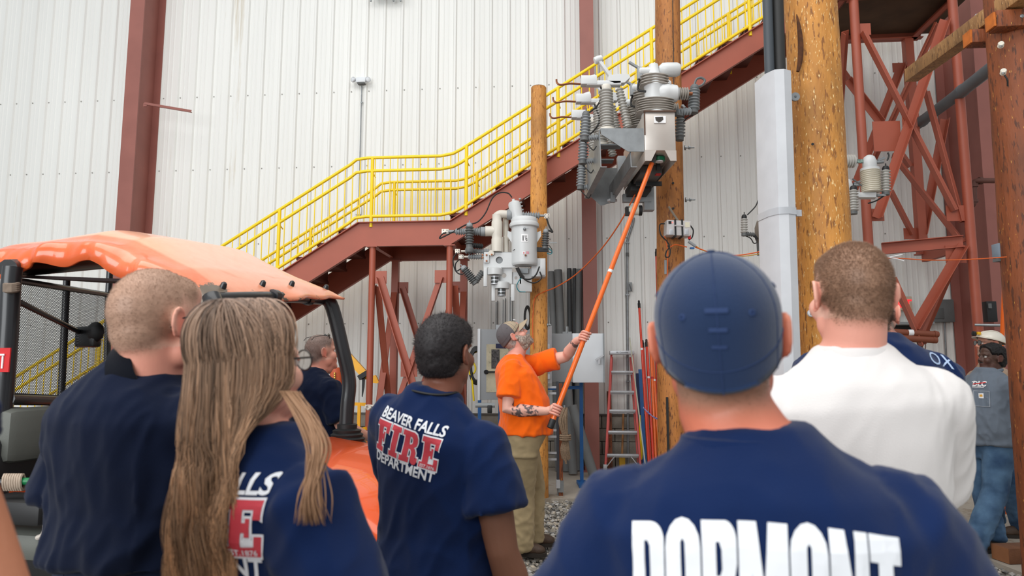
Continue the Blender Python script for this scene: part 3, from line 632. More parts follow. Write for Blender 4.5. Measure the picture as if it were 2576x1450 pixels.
def holed(c, w, h, r, t, m, name):
    sp = [[(-w/2, -h/2), (w/2, -h/2), (w/2, h/2), (-w/2, h/2)], [(r*math.cos(k*.3491), r*math.sin(k*.3491)) for k in range(18)]]
    vs, fs = poly_mesh(sp); mb = MB()
    for k in (-t/2, t/2): mb.add([Vector(c)+XR*x+ZU*y+YB*k for x, y in vs], fs)
    for sp_ in sp:
        n = len(sp_); mb.add([Vector(c)+XR*x+ZU*y+YB*k for k in (-t/2, t/2) for x, y in sp_], [(i, (i+1) % n, n+(i+1) % n, n+i) for i in range(n)])
    return mb.obj(name, m, K, 30)
holed(a1(1256, 655), 80*S1M, 39*S1M, 9*S1M, .02, M_LG, 'frame_plate'); MB().frame(a1(1256, 652, .12), [XR, YB, ZU], (.15, .10, .07), .008).obj('rear_frame', M_GRY, K)
MB().frame(a1(1224, 648, -.03), [XR, YB, ZU], (.032, .008, .065), .004).obj('clamp_plate', M_LG, K); MB().lathe([(.034, -.01), (.034, .01)], a1(1236, 637, -.03), YB, 18).obj('pivot_tab', M_CRM, K)
for x, y in ((1214, 642), (1224, 642), (1214, 649), (1224, 657), (1237, 641)): MB().lathe([(.011, 0), (.011, .012), (.005, .014)], a1(x, y, -.04), -YB, 8).obj('bolt_head', M_COP, K)
for i, (x, y, lx, ly0, ly1, rx) in enumerate(((1245, 683, 1221, 674, 722, 1292), (1262, 718, 1241, 716, 758, 1290))):
    dy = -.04 if i == 0 else 0
    mb = MB(); mb.lathe([(.088, 0), (.09, .02), (.09, .07), (.07, .085)], a1(x, y+9, dy), ZU, 22); mb.obj('counter_housing', M_LG, K)
    mb = MB(); mb.lathe([(.046, 0), (.048, .01), (.048, .095)], a1(x, y+33-6*i, dy), ZU, 18); mb.obj('glass_counter', mat('counter_glass', (70, 74, 74), .12, .2, coat=1), K); [MB().lathe([(.05, 0), (.05, .012)], a1(x, y+33-6*i-q, dy), ZU, 18).obj('counter_ring', M_ALU, K) for q in (0, 9, 18)]
    for xx in (lx, rx):
        if i == 0 and xx == rx: continue
        MB().frame((a1(xx, ly0, dy)+a1(xx, ly1, dy))/2, [XR, YB, ZU], (.021, .028, (ly1-ly0)*S1M/2), .004).obj('hanger_leg', M_LG, K)
holed(a1(1268, 694, .03), 40*S1M, 42*S1M, 6*S1M, .02, M_LG, 'side_plate'); holed(a1(1298, 700, .06), 26*S1M, 30*S1M, 4*S1M, .02, M_LG, 'side_plate')
arrester(K, a1(1193, 709), a1(1168, 677), .055, 8, M_GRD, M_GRY); insul(K, a1(1196, 710), a1(1215, 683), .03, .04, 6, M_GRD, 'arrester_bracket')
for pts, rr in (([(1288, 497), (1277, 486), (1255, 486), (1238, 500), (1222, 535), (1205, 556), (1190, 563), (1172, 566), (1150, 578), (1128, 590), (1106, 600), (1112, 590), (1122, 585)], .0085), ([(1149, 637), (1140, 652), (1143, 675), (1152, 688), (1165, 691)], .008), ([(1156, 652), (1146, 665), (1148, 682), (1160, 676)], .008), ([(1181, 624), (1182, 634), (1188, 640)], .006)):
    cable([a1(x, y, -.13 if x > 1170 and y < 575 else -.02) for x, y in pts], rr, M_CBL, 'lead_wire', K)
# ---------------------------------------------------------------- large switchgear on the tall pole
a2 = lambda x, y, Y: at(x, y, Y); YF, YBK = 5.62, 6.72
G = thing('recloser', 'large stainless recloser with ribbed bushings high on the tall pole, touched by the orange stick', 'recloser', a2(1660, 380, 6.1))
S2M = YF/1717; fc = a2(1660.5, 330, YF); w2 = 80*S2M; h2 = 104*S2M; ln = YBK-YF
MB().frame(fc+YB*(ln/2), [XR, YB, ZU], (w2/2, ln/2, h2/2), .006).obj('tank', M_SST, G)
mb = MB(); zb = fc.z-h2/2; n_ = 28*S2M
for sx in (-1, 1): mb.plate([fc+Vector((sx*w2/2, 0, -h2/2)), fc+Vector((sx*w2/2*1.0, 0, -h2/2-n_)), fc+Vector((sx*(w2/2-.05), 0, -h2/2-n_)), fc+Vector((sx*(w2/2-.095), 0, -h2/2))], .006)
mb.plate([fc+Vector((-w2/2, 0, -h2/2)), fc+Vector((-w2/2, ln, -h2/2)), fc+Vector((-w2/2, ln, -h2/2-n_*.6)), fc+Vector((-w2/2, 0, -h2/2-n_))], .006); mb.plate([fc+Vector((w2/2, 0, -h2/2)), fc+Vector((w2/2, ln, -h2/2)), fc+Vector((w2/2, ln, -h2/2-n_*.6)), fc+Vector((w2/2, 0, -h2/2-n_))], .006)
mb.obj('skirt', M_SST, G); mb = MB(); mb.frame(fc-YB*.004+ZU*(h2/2+.002), [XR, YB, ZU], (w2/2+.006, .012, .006)); mb.bar(fc+Vector((-w2/2, -.004, h2/2)), fc+Vector((-w2/2, -.004, -h2*.1)), .01, .01); mb.obj('face_seam', mat('weld_stain', (96, 70, 56), .5, .3), G)
o = MB().frame(fc+Vector((-.0, -.005, .100)), [XR, YB, ZU], (.05, .003, .031)).obj('warning_label', mat('label_white', (244, 244, 244), .5), G); MB().prism([(-.035, .02), (.03, .024), (.034, 0), (.012, -.02), (-.006, -.026), (-.03, -.008)], .003, fc+Vector((-.006, -.010, .100)), XR, ZU).obj('soot_mark', mat('soot', (72, 66, 62), .8, var=.4, vscale=60), o)
gi = a2(1657, 397, YF+.18); mb = MB(); mb.lathe([(.055, 0), (.055, .03), (.03, .04)], gi, -ZU, 18); mb.obj('trip_indicator', M_GRN, G); MB().lathe([(.034, 0), (.034, .012)], gi-ZU*.035-YB*.02, -ZU, 14).obj('indicator_lens', M_TXW, G)
mb = MB(); mb.frame(fc+Vector((0, .75, -h2/2-.05)), [XR, YB, ZU], (w2/2-.03, .34, .04), .006); mb.obj('mechanism_case', M_GRD, G)
mb = MB(); mb.frame(fc+Vector((-.03, .9, -h2/2-.11)), [XR, YB, ZU], (.10, .16, .045), .006); mb.frame(fc+Vector((.02, .62, -h2/2-.12)), [XR, YB, ZU], (.12, .012, .02)); mb.obj('control_module', M_BLK, G)
MB().frame(fc+Vector((.06, .40, -h2/2-.096)), [XR, YB, ZU], (.022, .03, .004)).obj('red_label', M_RDL, G); MB().frame(fc+Vector((.03, .25, -h2/2-.04)), [XR, YB, ZU], (.016, .02, .06)).obj('latch', M_BLK, G)
mb = MB(); mb.frame(fc+Vector((.10, ln-.05, -h2/2-.12)), [XR, YB, ZU], (.05, .05, .16)); mb.frame(fc+Vector((-.02, ln-.08, -h2/2-.16)), [XR, YB, ZU], (.14, .03, .04)); mb.obj('pole_bracket', M_GLV, G)
mb = MB(); mb.tube(a2(1580, 530, 6.3), a2(1606, 530, 6.3), .045, 16); mb.obj('wire_reel', mat('off_white_plastic', (210, 206, 190), .5), G); MB().lathe([(.05, -.012), (.05, .012)], a2(1611, 530, 6.3), XR, 16).obj('reel_flange', M_BLK, G)
MB().bar(a2(1600, 506, 6.3), a2(1596, 522, 6.3), .03, .012).obj('reel_hanger', M_GLV, G); MB().frame(a2(1578, 532, 6.29), [XR, YB, ZU], (.018, .03, .04)).obj('reel_latch', M_BLK, G)
def oval_sheds(parent, c, rx, ry, L, n, m):
    """two-lobed stack of sheds (peanut-shaped outline)"""
    mb = MB(); N_ = 36; vs = []
    prof = []
    for i in range(n):
        h0 = L*i/n; prof += [(.80, h0), (1.0, h0+L/n*.30), (1.0, h0+L/n*.5), (.80, h0+L/n*.8)]
    prof.append((.80, L))
    for k, h in prof:
        for j in range(N_):
            a = 2*math.pi*j/N_; lob = 1-.10*math.cos(4*a); vs.append(Vector(c)+Vector((rx*math.cos(a)*lob*k, ry*math.sin(a)*lob*k, h+.006*math.cos(4*a)*(k > .9))))
    m_ = len(prof); mb.add(vs, [(i*N_+j, i*N_+(j+1) % N_, (i+1)*N_+(j+1) % N_, (i+1)*N_+j) for i in range(m_-1) for j in range(N_)]+[tuple(range(N_)), tuple((m_-1)*N_+j for j in range(N_))]); return mb.obj('shed_stack', m, parent, 30)
M_SHD = mat('shed_grey', (166, 160, 152), .42, var=.06)
for i in range(3):
    Yi = YF+.15+.36*i; q = fc+YB*(.15+.36*i)+ZU*(h2/2)-XR*.01; k = Yi/1717
    pb = MB().lathe([(.12, 0), (.115, .03), (.09, .06), (.085, .10), (.083, .27), (.09, .285), (.083, .30), (.08, .36), (.06, .38), (.045, .46), (.04, .49), (.02, .5)], q+XR*.0, ZU, 28).obj('pole_tower', M_LG, G)
    oval_sheds(pb, q+ZU*.035, .175, .12, .125, 6, M_SHD); oval_sheds(pb, q+ZU*.285, .135, .10, .10, 4, M_SHD)
    mb = MB(); b0 = q+Vector((.075, 0, .445)); mb.lathe([(.03, -.03), (.058, 0), (.062, .04), (.062, .13), (.05, .155), (.02, .165)], b0, XR, 22); mb.lathe([(.034, 0), (.034, .09), (.024, .10)], q+Vector((-.03, 0, .43)), -XR, 14); mb.obj('top_bulb', M_LG, pb)
    mb = MB(); b0 = q+Vector((.06, -.02, .215)); mb.lathe([(.06, -.03), (.082, 0), (.086, .05), (.078, .075), (.08, .09), (.074, .13), (.05, .15)], b0, XR, 22); mb.obj('side_bulb', M_LG, pb)
    insul(pb, b0+XR*.15, b0+XR*.235, .03, .056, 4, M_SHD, 'side_bushing'); MB().tube(b0+XR*.235, b0+XR*.27, .016, 10).obj('terminal', M_COP, pb)
    mb = MB(); e = q+Vector((-.11, 0, .43)); mb.frame(e+Vector((-.015, 0, -.02)), [XR, YB, ZU], (.02, .02, .055), .004); mb.bar(e+Vector((-.02, 0, .03)), e+Vector((-.11, -.02, .075)), .022, .018); mb.obj('lead_connector', M_GRY, pb)
    if i < 2: cable([e+Vector((-.015, 0, -.07)), e+Vector((-.03, 0, -.13)), e+Vector((-.025, -.01, -.18)), e+Vector((.05, -.03, -.20))], .010, M_CBL, 'lead_wire', pb)
# arresters on its outer side
arrester(G, a2(1745, 277, 5.9), a2(1747, 225, 5.9), .055, 7, M_GRY, M_GRD); insul(G, a2(1702, 283, 5.85), a2(1738, 280, 5.88), .02, .035, 5, M_GRY, 'arrester_bracket'); arrester(G, a2(1710, 346, 6.2), a2(1712, 298, 6.2), .05, 6, M_GRY, M_BLK)
MB().bar(a2(1700, 284, 5.85), a2(1716, 287, 5.86), .05, .05).obj('arrester_clamp', M_GRD, G)
cable([a2(1746, 216, 5.9), a2(1752, 200, 5.9), a2(1764, 196, 5.9), a2(1773, 203, 5.9), a2(1766, 214, 5.9), a2(1752, 219, 5.9)], .011, M_GRD, 'lead_wire', G); cable([a2(1744, 290, 5.9), a2(1730, 296, 5.95), a2(1720, 306, 6.1)], .006, M_CBL, 'lead_wire', G); cable([a2(1712, 290, 6.2), a2(1716, 266, 6.1), a2(1724, 272, 6.0)], .010, M_GRY, 'lead_wire', G)
# ---- disconnect switch, on its own frame beside the recloser
Dn = thing('disconnect_switch', 'grey blade switch with tall ribbed insulators on a galvanised frame beside the large recloser', 'switch', a2(1540, 420, 6.1))
YD = 5.66; fr = [a2(1510, 325, YD), a2(1620, 325, YD), a2(1620, 382, YD), a2(1580, 382, YD), a2(1512, 338, YD)]
MB().plate(fr, .008).obj('front_plate', M_GLV, Dn); MB().bar(fr[0]+ZU*.004+YB*.03, fr[1]+ZU*.004+YB*.03, .06, .008).obj('front_flange', M_GLV, Dn)
L0, L1 = a2(1508, 326, YD), a2(1508, 326, YD); dv = Vector((-.02, 1.10, 0))
def rail(x0, y0, x1, y1, nm):
    p, q = a2(x0, y0, YD+.02), a2(x1, y1, YD+.02); mb = MB(); mb.plate([p, q, q+dv, p+dv], .008); u = (q-p).normalized()
    mb.plate([q, q+XR*.05, q+XR*.05+dv, q+dv], .006); mb.obj(nm, M_GLV, Dn)
rail(1508, 328, 1512, 420, 'side_rail'); rail(1586, 382, 1588, 420, 'inner_rail')
MB().plate([a2(1512, 330, YD+.03)+dv, a2(1620, 330, YD+.03)+dv, a2(1600, 430, YD+.03)+dv, a2(1560, 442, YD+.03)+dv, a2(1512, 400, YD+.03)+dv], .008).obj('rear_plate', M_GLV, Dn)
for z_ in (.35, .75): MB().frame(a2(1550, 333, YD)+dv*z_, [XR, YB, ZU], (.11, .06, .006)).obj('cross_bar', M_GLV, Dn)
for i in range(3):
    q = Vector((-.006*i, .07+.40*i, 0)); b = a2(1530, 324, YD)+q; t_ = b+Vector((-.004, 0, .375))
    pb = insul(Dn, b, t_, .042, .062, 15, M_INS, 'insulator_column', 1.0, 22); MB().lathe([(.066, 0), (.066, .03)], b-ZU*.004, ZU, 22).obj('foot_ring', M_CRM, pb); MB().lathe([(.045, 0), (.05, .02), (.045, .04)], t_, ZU, 20).obj('head_cap', M_CRM, pb)
    b = a2(1583, 318, YD+.02)+q+ZU*.01; t2 = b+Vector((-.07, 0, .36)); pb2 = insul(Dn, b, t2, .022, .042, 14, M_INS, 'drive_insulator', .88)
    mb = MB(); tp = t_+ZU*.04; mb.frame(tp+Vector((-.02, 0, .015)), [XR, YB, ZU], (.15, .035, .02), .005); mb.frame(tp+Vector((-.15, 0, .04)), [XR, YB, ZU], (.07, .04, .04), .006); mb.obj('jaw_contact', M_LG, Dn)
    mb = MB(); s_ = tp+Vector((.07, 0, .04)); e_ = tp+Vector((-.065, -.01, .235)); mb.bar(s_, e_, .04, .028, bev=.005); mb.lathe([(.03, -.035), (.034, 0), (.03, .035)], e_, Vector((.9, 0, .35)), 14); mb.prism([(-.06, -.01), (.0, -.035), (.09, -.03), (.14, .02), (.13, .045), (.02, .05), (-.05, .03)], .07, s_+Vector((0, 0, .005)), XR, ZU); mb.obj('switch_blade', M_LG, Dn)
    l_ = tp+Vector((-.22, 0, .015)); cable([l_, l_+Vector((-.10, -.02, -.004)), l_+Vector((-.18, -.03, -.02)), l_+Vector((-.21, -.03, .0)), l_+Vector((-.215, -.03, .03))], .009, M_COP, 'line_rod', Dn)
    p_ = [(1471, 346, YD+.1), (1466, 405, 6.1), (1461, 470, 6.55)][i]; u_ = [(1474, 292), (1468, 352), (1463, 421)][i]
    pa = arrester(Dn, a2(*p_), a2(*u_, p_[2]), .048, 7, M_GRY, M_GRD); k_ = a2(*p_); insul(Dn, k_+Vector((.03, 0, -.005)), k_+Vector((.13, 0, .005)), .018, .032, 5, M_GRY, 'arrester_bracket')
    w_ = a2(u_[0]+4, u_[1]-6, p_[2]); cable([w_, w_+Vector((.08, -.02, .06)), w_+Vector((.13, -.02, .16)), tp+Vector((-.05, -.03, -.02))], .008, M_CBL, 'lead_wire', Dn)
    cable([k_-ZU*.04, k_+Vector((.03, -.02, -.08)), k_+Vector((.07, -.02, -.12)), k_+Vector((.10, 0, -.08))], .005, M_CBL, 'ground_wire', Dn)
MB().frame(a2(1563, 420, 6.45), [XR, YB, ZU], (.04, .04, .10), .006).obj('drive_box', mat('clear_tag', (200, 206, 210), .3), Dn); MB().lathe([(.05, -.01), (.05, .01)], a2(1540, 505, 6.7), ZU, 18).obj('drive_disc', M_ALU, Dn); MB().frame(a2(1541, 497, 6.65), [XR, YB, ZU], (.022, .02, .05)).obj('drive_lug', M_GLV, Dn)
# hot stick
H = thing('hot_stick', 'long orange fibreglass pole held up by the man in orange to the large recloser', 'hot stick', at(1395, 1050, 5.5))
h0, h1 = at(1390, 1060, 5.45), at(1641, 408, 5.73); dh = (h1-h0).normalized()
MB().sweep([h0, h0+dh*.8, h1], [.0215, .0205, .0195], 16).obj('shaft', M_ORG, H); MB().lathe([(.02, -.06), (.026, -.055), (.026, .01), (.023, .015)], h0, dh, 16).obj('butt_cap', M_BLK, H); MB().lathe([(.022, -.01), (.022, .05), (.014, .06), (.012, .09)], h1, dh, 14).obj('stick_head', M_GRD, H)
MB().lathe([(.0205, -.012), (.0209, -.011), (.0209, .012), (.0205, .013)], h0+dh*1.32, dh, 16).obj('tape_band', M_TXW, H)
# strapped control box on the tall pole
C = thing('battery_box', 'small white electrical box strapped to the tall pole with two black straps', 'box', at(1703, 577, 6.66))
bx = at(1703, 577, 6.64); MB().frame(bx, [Vector((.995, 0, -.06)), YB, Vector((.06, 0, .995))], (.118, .07, .076), .008).obj('case', mat('box_white', (208, 204, 202), .45), C)
for dx in (-.034, .034): MB().frame(bx+Vector((dx, -.005, -.004)), [XR, YB, ZU], (.0075, .075, .086)).obj('strap', M_BLK, C)
cable([bx+Vector((-.04, -.07, .015)), bx+Vector((-.035, -.10, .016)), bx+Vector((.03, -.10, .014)), bx+Vector((.035, -.07, .013))], .007, mat('box_white', (208, 204, 202), .45), 'handle', C)
MB().frame(bx+Vector((-.085, -.071, .052)), [XR, YB, ZU], (.014, .004, .013)).obj('switch', M_BLK, C); MB().ball(bx+Vector((-.06, -.072, .053)), .006, 8).obj('power_light', mat('red_led', (255, 90, 80), .4, emit=2), C)
MB().frame(bx+Vector((.085, -.071, .03)), [XR, YB, ZU], (.022, .002, .025)).obj('label', mat('label_cream', (226, 220, 196), .6), C)
for sx in (-1, 1): MB().frame(bx+Vector((sx*.075, -.072, -.042)), [XR, YB, ZU], (.02, .004, .028), .003).obj('corner_plate', M_ALU, C)
for pts, r, m in (([(1672, 563), (1660, 566), (1662, 590), (1676, 606), (1684, 620), (1676, 634), (1674, 646), (1683, 646), (1686, 630), (1680, 618)], .007, M_CBL), ([(1736, 567), (1744, 580), (1741, 597), (1733, 604)], .007, M_CBL), ([(1728, 622), (1700, 616), (1686, 622)], .006, M_WIRO), ([(1672, 594), (1676, 612), (1680, 640), (1679, 690), (1681, 720)], .005, M_WIRO), ([(1738, 612), (1750, 622), (1770, 630), (1800, 640), (1850, 643), (1900, 636), (1942, 626)], .0065, M_WIRO), ([(1736, 608), (1748, 618), (1780, 634), (1850, 645), (1905, 640), (1942, 628)], .0055, mat('yellow_wire', (196, 150, 60), .5)), ([(1682, 520), (1695, 540), (1706, 556)], .011, mat('grey_wire', (140, 128, 112), .6))):
    cable([at(x, y, 6.62) for x, y in pts], r, m, 'lead_wire', C)
MB().tube(at(1732, 608, 6.6), at(1750, 620, 6.6), .014, 10).obj('inline_connector', M_GRY, C); MB().frame(at(1741, 625, 6.6), [XR, YB, ZU], (.02, .012, .008)).obj('blue_clip', M_BLU, C); MB().frame(at(1734, 597, 6.62), [XR, YB, ZU], (.012, .012, .02)).obj('red_clip', M_RDL, C); MB().bar(at(1674, 655, 6.72), at(1674, 690, 6.72), .02, .015).obj('cord_plug', M_GRY, C)
# ---------------------------------------------------------------- equipment on the pole hidden behind the thickest pole
V = thing('voltage_sensor', 'small brown-grey boxed sensor with ribbed arrester peeking out beside the aluminium guard', 'sensor', at(1922, 600, 7.1))
a5 = lambda x, y, d=0: at(x, y, 7.1+d)
MB().prism([(-.085, -.02), (-.085, .10), (-.05, .20), (.09, .20), (.09, -.02), (.07, -.075), (-.06, -.075)], .16, a5(1926, 594), XR, ZU).obj('housing', mat('taupe_epoxy', (140, 130, 118), .5), V); insul(V, a5(1932, 556), a5(1932, 530), .05, .068, 4, M_INS, 'bushing'); MB().frame(a5(1932, 520), [XR, YB, ZU], (.055, .04, .045), .008).obj('head', M_LG, V); insul(V, a5(1936, 510), a5(1936, 480), .02, .035, 5, M_GRD, 'upper_bushing')
MB().frame(a5(1930, 627), [XR, YB, ZU], (.10, .03, .065)).obj('mount_plate', M_GRD, V); arrester(V, a5(1872, 587), a5(1872, 550), .038, 6, M_INS, M_BLK); insul(V, a5(1876, 589), a5(1898, 591), .016, .026, 5, M_GRD, 'arrester_bracket'); MB().bar(a5(1896, 590), a5(1905, 602), .02, .02).obj('clamp', M_BLK, V); MB().bar(a5(1930, 627, .05), at(2010, 627, 7.2), .05, .05).obj('pole_arm', M_GLV, V)
cable([a5(1880, 541), a5(1900, 520), a5(1910, 500), a5(1926, 489)], .007, M_CBL, 'lead_wire', V); cable([a5(1872, 592), a5(1888, 600), a5(1896, 612), a5(1904, 610), a5(1902, 600), a5(1894, 594)], .006, M_CBL, 'lead_wire', V)
E = thing('fused_sensor', 'white-domed ribbed voltage sensor on a flat grey arm beyond the thickest pole', 'sensor', at(2190, 470, 6.9))
a6 = lambda x, y, d=0: at(x, y, 6.9+d)
MB().bar(a6(2040, 493, .2), a6(2203, 493), .10, .055, bev=.006).obj('support_arm', M_LG, E)
def dome(x, y, k, d):
    b = a6(x, y, d); s = 6.9/1717*k; pb = MB().lathe(ring_sheds(20*s, 24*s, 60*s, 12), b, ZU, 26).obj('ribbed_body', mat('white_porcelain', (222, 216, 200), .4), E)
    MB().lathe([(23*s, 0), (23*s, 6*s)], b+ZU*58*s, ZU, 26).obj('body_cap', M_LG, pb); MB().lathe([(14*s, 0), (17*s, 6*s), (17*s, 20*s), (13*s, 32*s), (6*s, 37*s), (.005, 38*s)], b+ZU*62*s, ZU, 22).obj('dome', M_LG, pb); MB().tube(b+ZU*80*s+XR*15*s, b+ZU*82*s+XR*36*s, 4*s, 8).obj('terminal', M_GLV, pb); MB().bar(b+ZU*86*s+XR*22*s, b+ZU*92*s+XR*40*s, .02, .02).obj('terminal_clamp', M_GLV, pb); return b
dome(2192, 485, 1, 0); dome(2132, 540, 1, .35); arrester(E, a6(2228, 484), a6(2228, 428), .05, 8, M_INS, M_BLK); MB().bar(a6(2204, 492), a6(2226, 492), .05, .02).obj('arrester_bracket', M_GRY, E); arrester(E, a6(2147, 532, -.1), a6(2147, 478, -.1), .05, 8, M_INS, M_BLK)
cable([a6(2232, 404), a6(2236, 392), a6(2233, 384)], .008, M_CBL, 'lead_wire', E); cable([a6(2228, 490), a6(2205, 505), a6(2184, 512)], .008, M_CBL, 'lead_wire', E); cable([a6(2144, 450), a6(2158, 460), a6(2168, 468)], .008, M_GRD, 'lead_wire', E)
insul(E, a6(2118, 406), a6(2150, 406), .05, .07, 5, M_INS, 'strain_insulator'); MB().bar(a6(2152, 406), a6(2170, 406), .03, .035).obj('verdigris_clamp', mat('verdigris', (150, 176, 166), .6, .2, rgb2=(80, 84, 82), vscale=40), E); MB().tube(a6(2168, 408), a6(2180, 408), .012, 8).obj('terminal', M_GLV, E)
# ---------------------------------------------------------------- wires
def wire(label, pts, r, m, cat='wire'):
    o = thing('hanging_wire', label, cat, pts[len(pts)//2]); cable(pts, r, m, 'strand', o); return o
wire('thin orange wire drooping from the large recloser to the short pole', [at(1600, 485, 6.5), at(1560, 560, 6.7), at(1510, 630, 7.2), at(1450, 690, 7.8), at(1400, 722, 8.2), at(1368, 735, 8.3), at(1346, 750, 8.27), at(1341, 790, 8.27), at(1340, 830, 8.27), at(1342, 880, 8.27)], .007, M_WIRO)
wire('thin orange wire stretched between the white T-shirt man and the red-brown pole', [at(2110, 650, 4.3), at(2250, 650, 4.4), at(2340, 655, 4.6), at(2440, 653, 4.75), at(2532, 647, 4.82)], .004, M_WIRO)
wire('short red and white wire ends sticking out by the buzz-cut head', [at(2236, 648, 4.38), at(2252, 644, 4.4), at(2270, 641, 4.4)], .003, M_TXW); MB().sweep([at(2240, 649, 4.38), at(2258, 652, 4.4), at(2274, 657, 4.4)], .003, 5).obj('strand', M_TXW, bpy.data.objects['hanging_wire.002'])
# ================================================================ UTILITY VEHICLE WITH THE DENTED ORANGE ROOF
M_UO = mat('orange_body_plastic', (240, 92, 34), .28, var=.07, vscale=2.5, coat=.5); M_FAD = None
M_FRM = mat('rollbar_black', (34, 35, 38), .35, var=.15, coat=.2); M_SEAT = mat('seat_vinyl_grey', (98, 100, 94), .6, var=.1, bump=.1, bscale=200)
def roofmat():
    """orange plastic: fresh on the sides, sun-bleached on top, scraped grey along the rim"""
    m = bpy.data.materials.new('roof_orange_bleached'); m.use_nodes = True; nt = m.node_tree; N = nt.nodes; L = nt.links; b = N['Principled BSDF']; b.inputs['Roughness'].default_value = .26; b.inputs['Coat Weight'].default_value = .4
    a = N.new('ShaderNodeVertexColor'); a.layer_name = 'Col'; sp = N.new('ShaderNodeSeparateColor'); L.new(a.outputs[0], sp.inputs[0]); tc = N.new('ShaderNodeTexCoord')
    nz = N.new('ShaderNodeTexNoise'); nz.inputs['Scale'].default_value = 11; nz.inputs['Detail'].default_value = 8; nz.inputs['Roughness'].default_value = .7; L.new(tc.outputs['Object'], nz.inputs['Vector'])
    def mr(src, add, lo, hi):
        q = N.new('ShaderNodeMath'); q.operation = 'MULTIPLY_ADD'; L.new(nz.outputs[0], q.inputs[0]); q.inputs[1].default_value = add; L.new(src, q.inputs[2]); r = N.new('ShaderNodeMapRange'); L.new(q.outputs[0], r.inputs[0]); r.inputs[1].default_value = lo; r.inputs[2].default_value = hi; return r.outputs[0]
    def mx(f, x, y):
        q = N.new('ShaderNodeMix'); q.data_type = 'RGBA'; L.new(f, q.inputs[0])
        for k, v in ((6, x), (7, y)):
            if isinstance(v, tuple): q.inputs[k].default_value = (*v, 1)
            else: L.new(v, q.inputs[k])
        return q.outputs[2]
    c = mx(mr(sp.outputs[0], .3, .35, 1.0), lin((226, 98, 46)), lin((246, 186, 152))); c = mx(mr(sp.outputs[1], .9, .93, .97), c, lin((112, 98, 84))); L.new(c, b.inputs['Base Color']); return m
U0 = Vector((-1.90, 3.55, 0)); RT = Vector((1.2, -.30, 0)).normalized(); UW = Vector((.30, 1.2, 0)).normalized()   # vehicle forward, and across to the far side
UV = thing('utility_vehicle', 'utility vehicle with dented bleached orange roof, black roll bars and orange hood', 'vehicle', U0)
NF, FF = at(525, 722, 3.0), at(868, 744, 4.25); NR = at(-60, 706, 3.28); FR = NR+(FF-NF)*1.0
def roof_pt(u, v):     # u along (0 rear .. 1 front), v across (0 near .. 1 far)
    return (NR*(1-u)+NF*u)*(1-v)+(FR*(1-u)+FF*u)*v
V, Cc = [], []; nu, nv = 84, 60
EDGE = [(-.06, 706, 582), (0, 700, 590), (60, 688, 575), (130, 652, 574), (200, 643, 576), (255, 642, 574), (300, 652, 580), (340, 664, 588), (372, 664, 596), (420, 676, 606), (470, 700, 622), (505, 708, 636), (560, 725, 655)]
for i in range(nu+1):
    for j in range(nv+1):
        u, v = i/nu, j/nv; e = min(v, 1-v, )*2; f = min(1, (1-u)*6, (u+.02)*8)
        p = roof_pt(u, v); crown = (.215+.08*max(0, 1-abs(u-.40)/.42))*(1-(abs(2*v-1))**5)**.6*(min(1, (1-u)/.42)**.75)
        near = max(0, 1-v/.08); dent = .035*noise.noise(Vector((u*9, v*3, 2)))*math.exp(-v*4)+.02*noise.noise(Vector((u*20, v*5, 5)))*near
        rim = .02*math.sin(u*26+1)*near*(u < .98)-.03*max(0, 1-(1-u)/.05)*(.5+.5*noise.noise(Vector((v*7, 0, 3))))
        lift = .10*math.exp(-((u-.42)/.26)**2)*near-.085*max(0, 1-(1-u)/.16)*(1-v)**1.8-.035*max(0, 1-(1-u)/.12)*near*2.0
        p = p+Vector((0, 0, crown+rim+lift))+UW*(dent*1.0-.02*math.sin(math.pi*min(1, v/.10))*(v < .10))+RT*(.05*max(0, 1-(1-u)/.04)*noise.noise(Vector((v*6, 1, 1))))
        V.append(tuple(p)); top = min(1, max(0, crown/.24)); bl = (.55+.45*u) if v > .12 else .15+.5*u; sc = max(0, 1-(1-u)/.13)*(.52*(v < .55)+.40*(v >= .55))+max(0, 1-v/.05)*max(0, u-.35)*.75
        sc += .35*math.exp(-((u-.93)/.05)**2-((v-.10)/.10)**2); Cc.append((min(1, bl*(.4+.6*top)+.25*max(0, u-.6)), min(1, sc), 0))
Fq = [(i*(nv+1)+j, (i+1)*(nv+1)+j, (i+1)*(nv+1)+j+1, i*(nv+1)+j+1) for i in range(nu) for j in range(nv)]
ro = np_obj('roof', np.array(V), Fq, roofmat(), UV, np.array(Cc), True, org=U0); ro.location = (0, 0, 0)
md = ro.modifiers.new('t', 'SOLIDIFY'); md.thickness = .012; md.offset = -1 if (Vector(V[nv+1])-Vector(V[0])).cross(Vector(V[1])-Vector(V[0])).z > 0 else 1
for v_ in (.16, .40, .62, .93): q = V[(nu-5)*(nv+1)+int(v_*nv)]; MB().lathe([(.016, -.01), (.016, .006), (.013, .022), (.005, .028)], q, Vector((.35, -.1, .9)), 12).obj('roof_bolt', M_FRM, UV)
und = MB(); und.plate([roof_pt(.06, .08)+Vector((0, 0, .03)), roof_pt(.78, .08)+Vector((0, 0, .02)), roof_pt(.78, .94)+Vector((0, 0, .0)), roof_pt(.06, .94)+Vector((0, 0, .03))], .014); und.obj('headliner', mat('headliner_dark', (40, 22, 22), .8), UV)
fb = [at(525, 748, 3.08), at(640, 744, 3.38), at(735, 744, 3.78), at(812, 752, 4.25)]
MB().sweep(smoothpath([q-Vector((0, 0, .01)) for q in fb], 5), .030, 12).obj('front_cross_tube', M_FRM, UV)
for t_ in (.45, .78): c_ = fb[0].lerp(fb[3], t_); MB().lathe([(.036, -.02), (.036, .02)], at(690 if t_ < .5 else 775, 741 if t_ < .5 else 749, 3.55 if t_ < .5 else 4.0)-Vector((0, 0, .01)), UW, 14).obj('tube_clamp', M_FRM, UV)
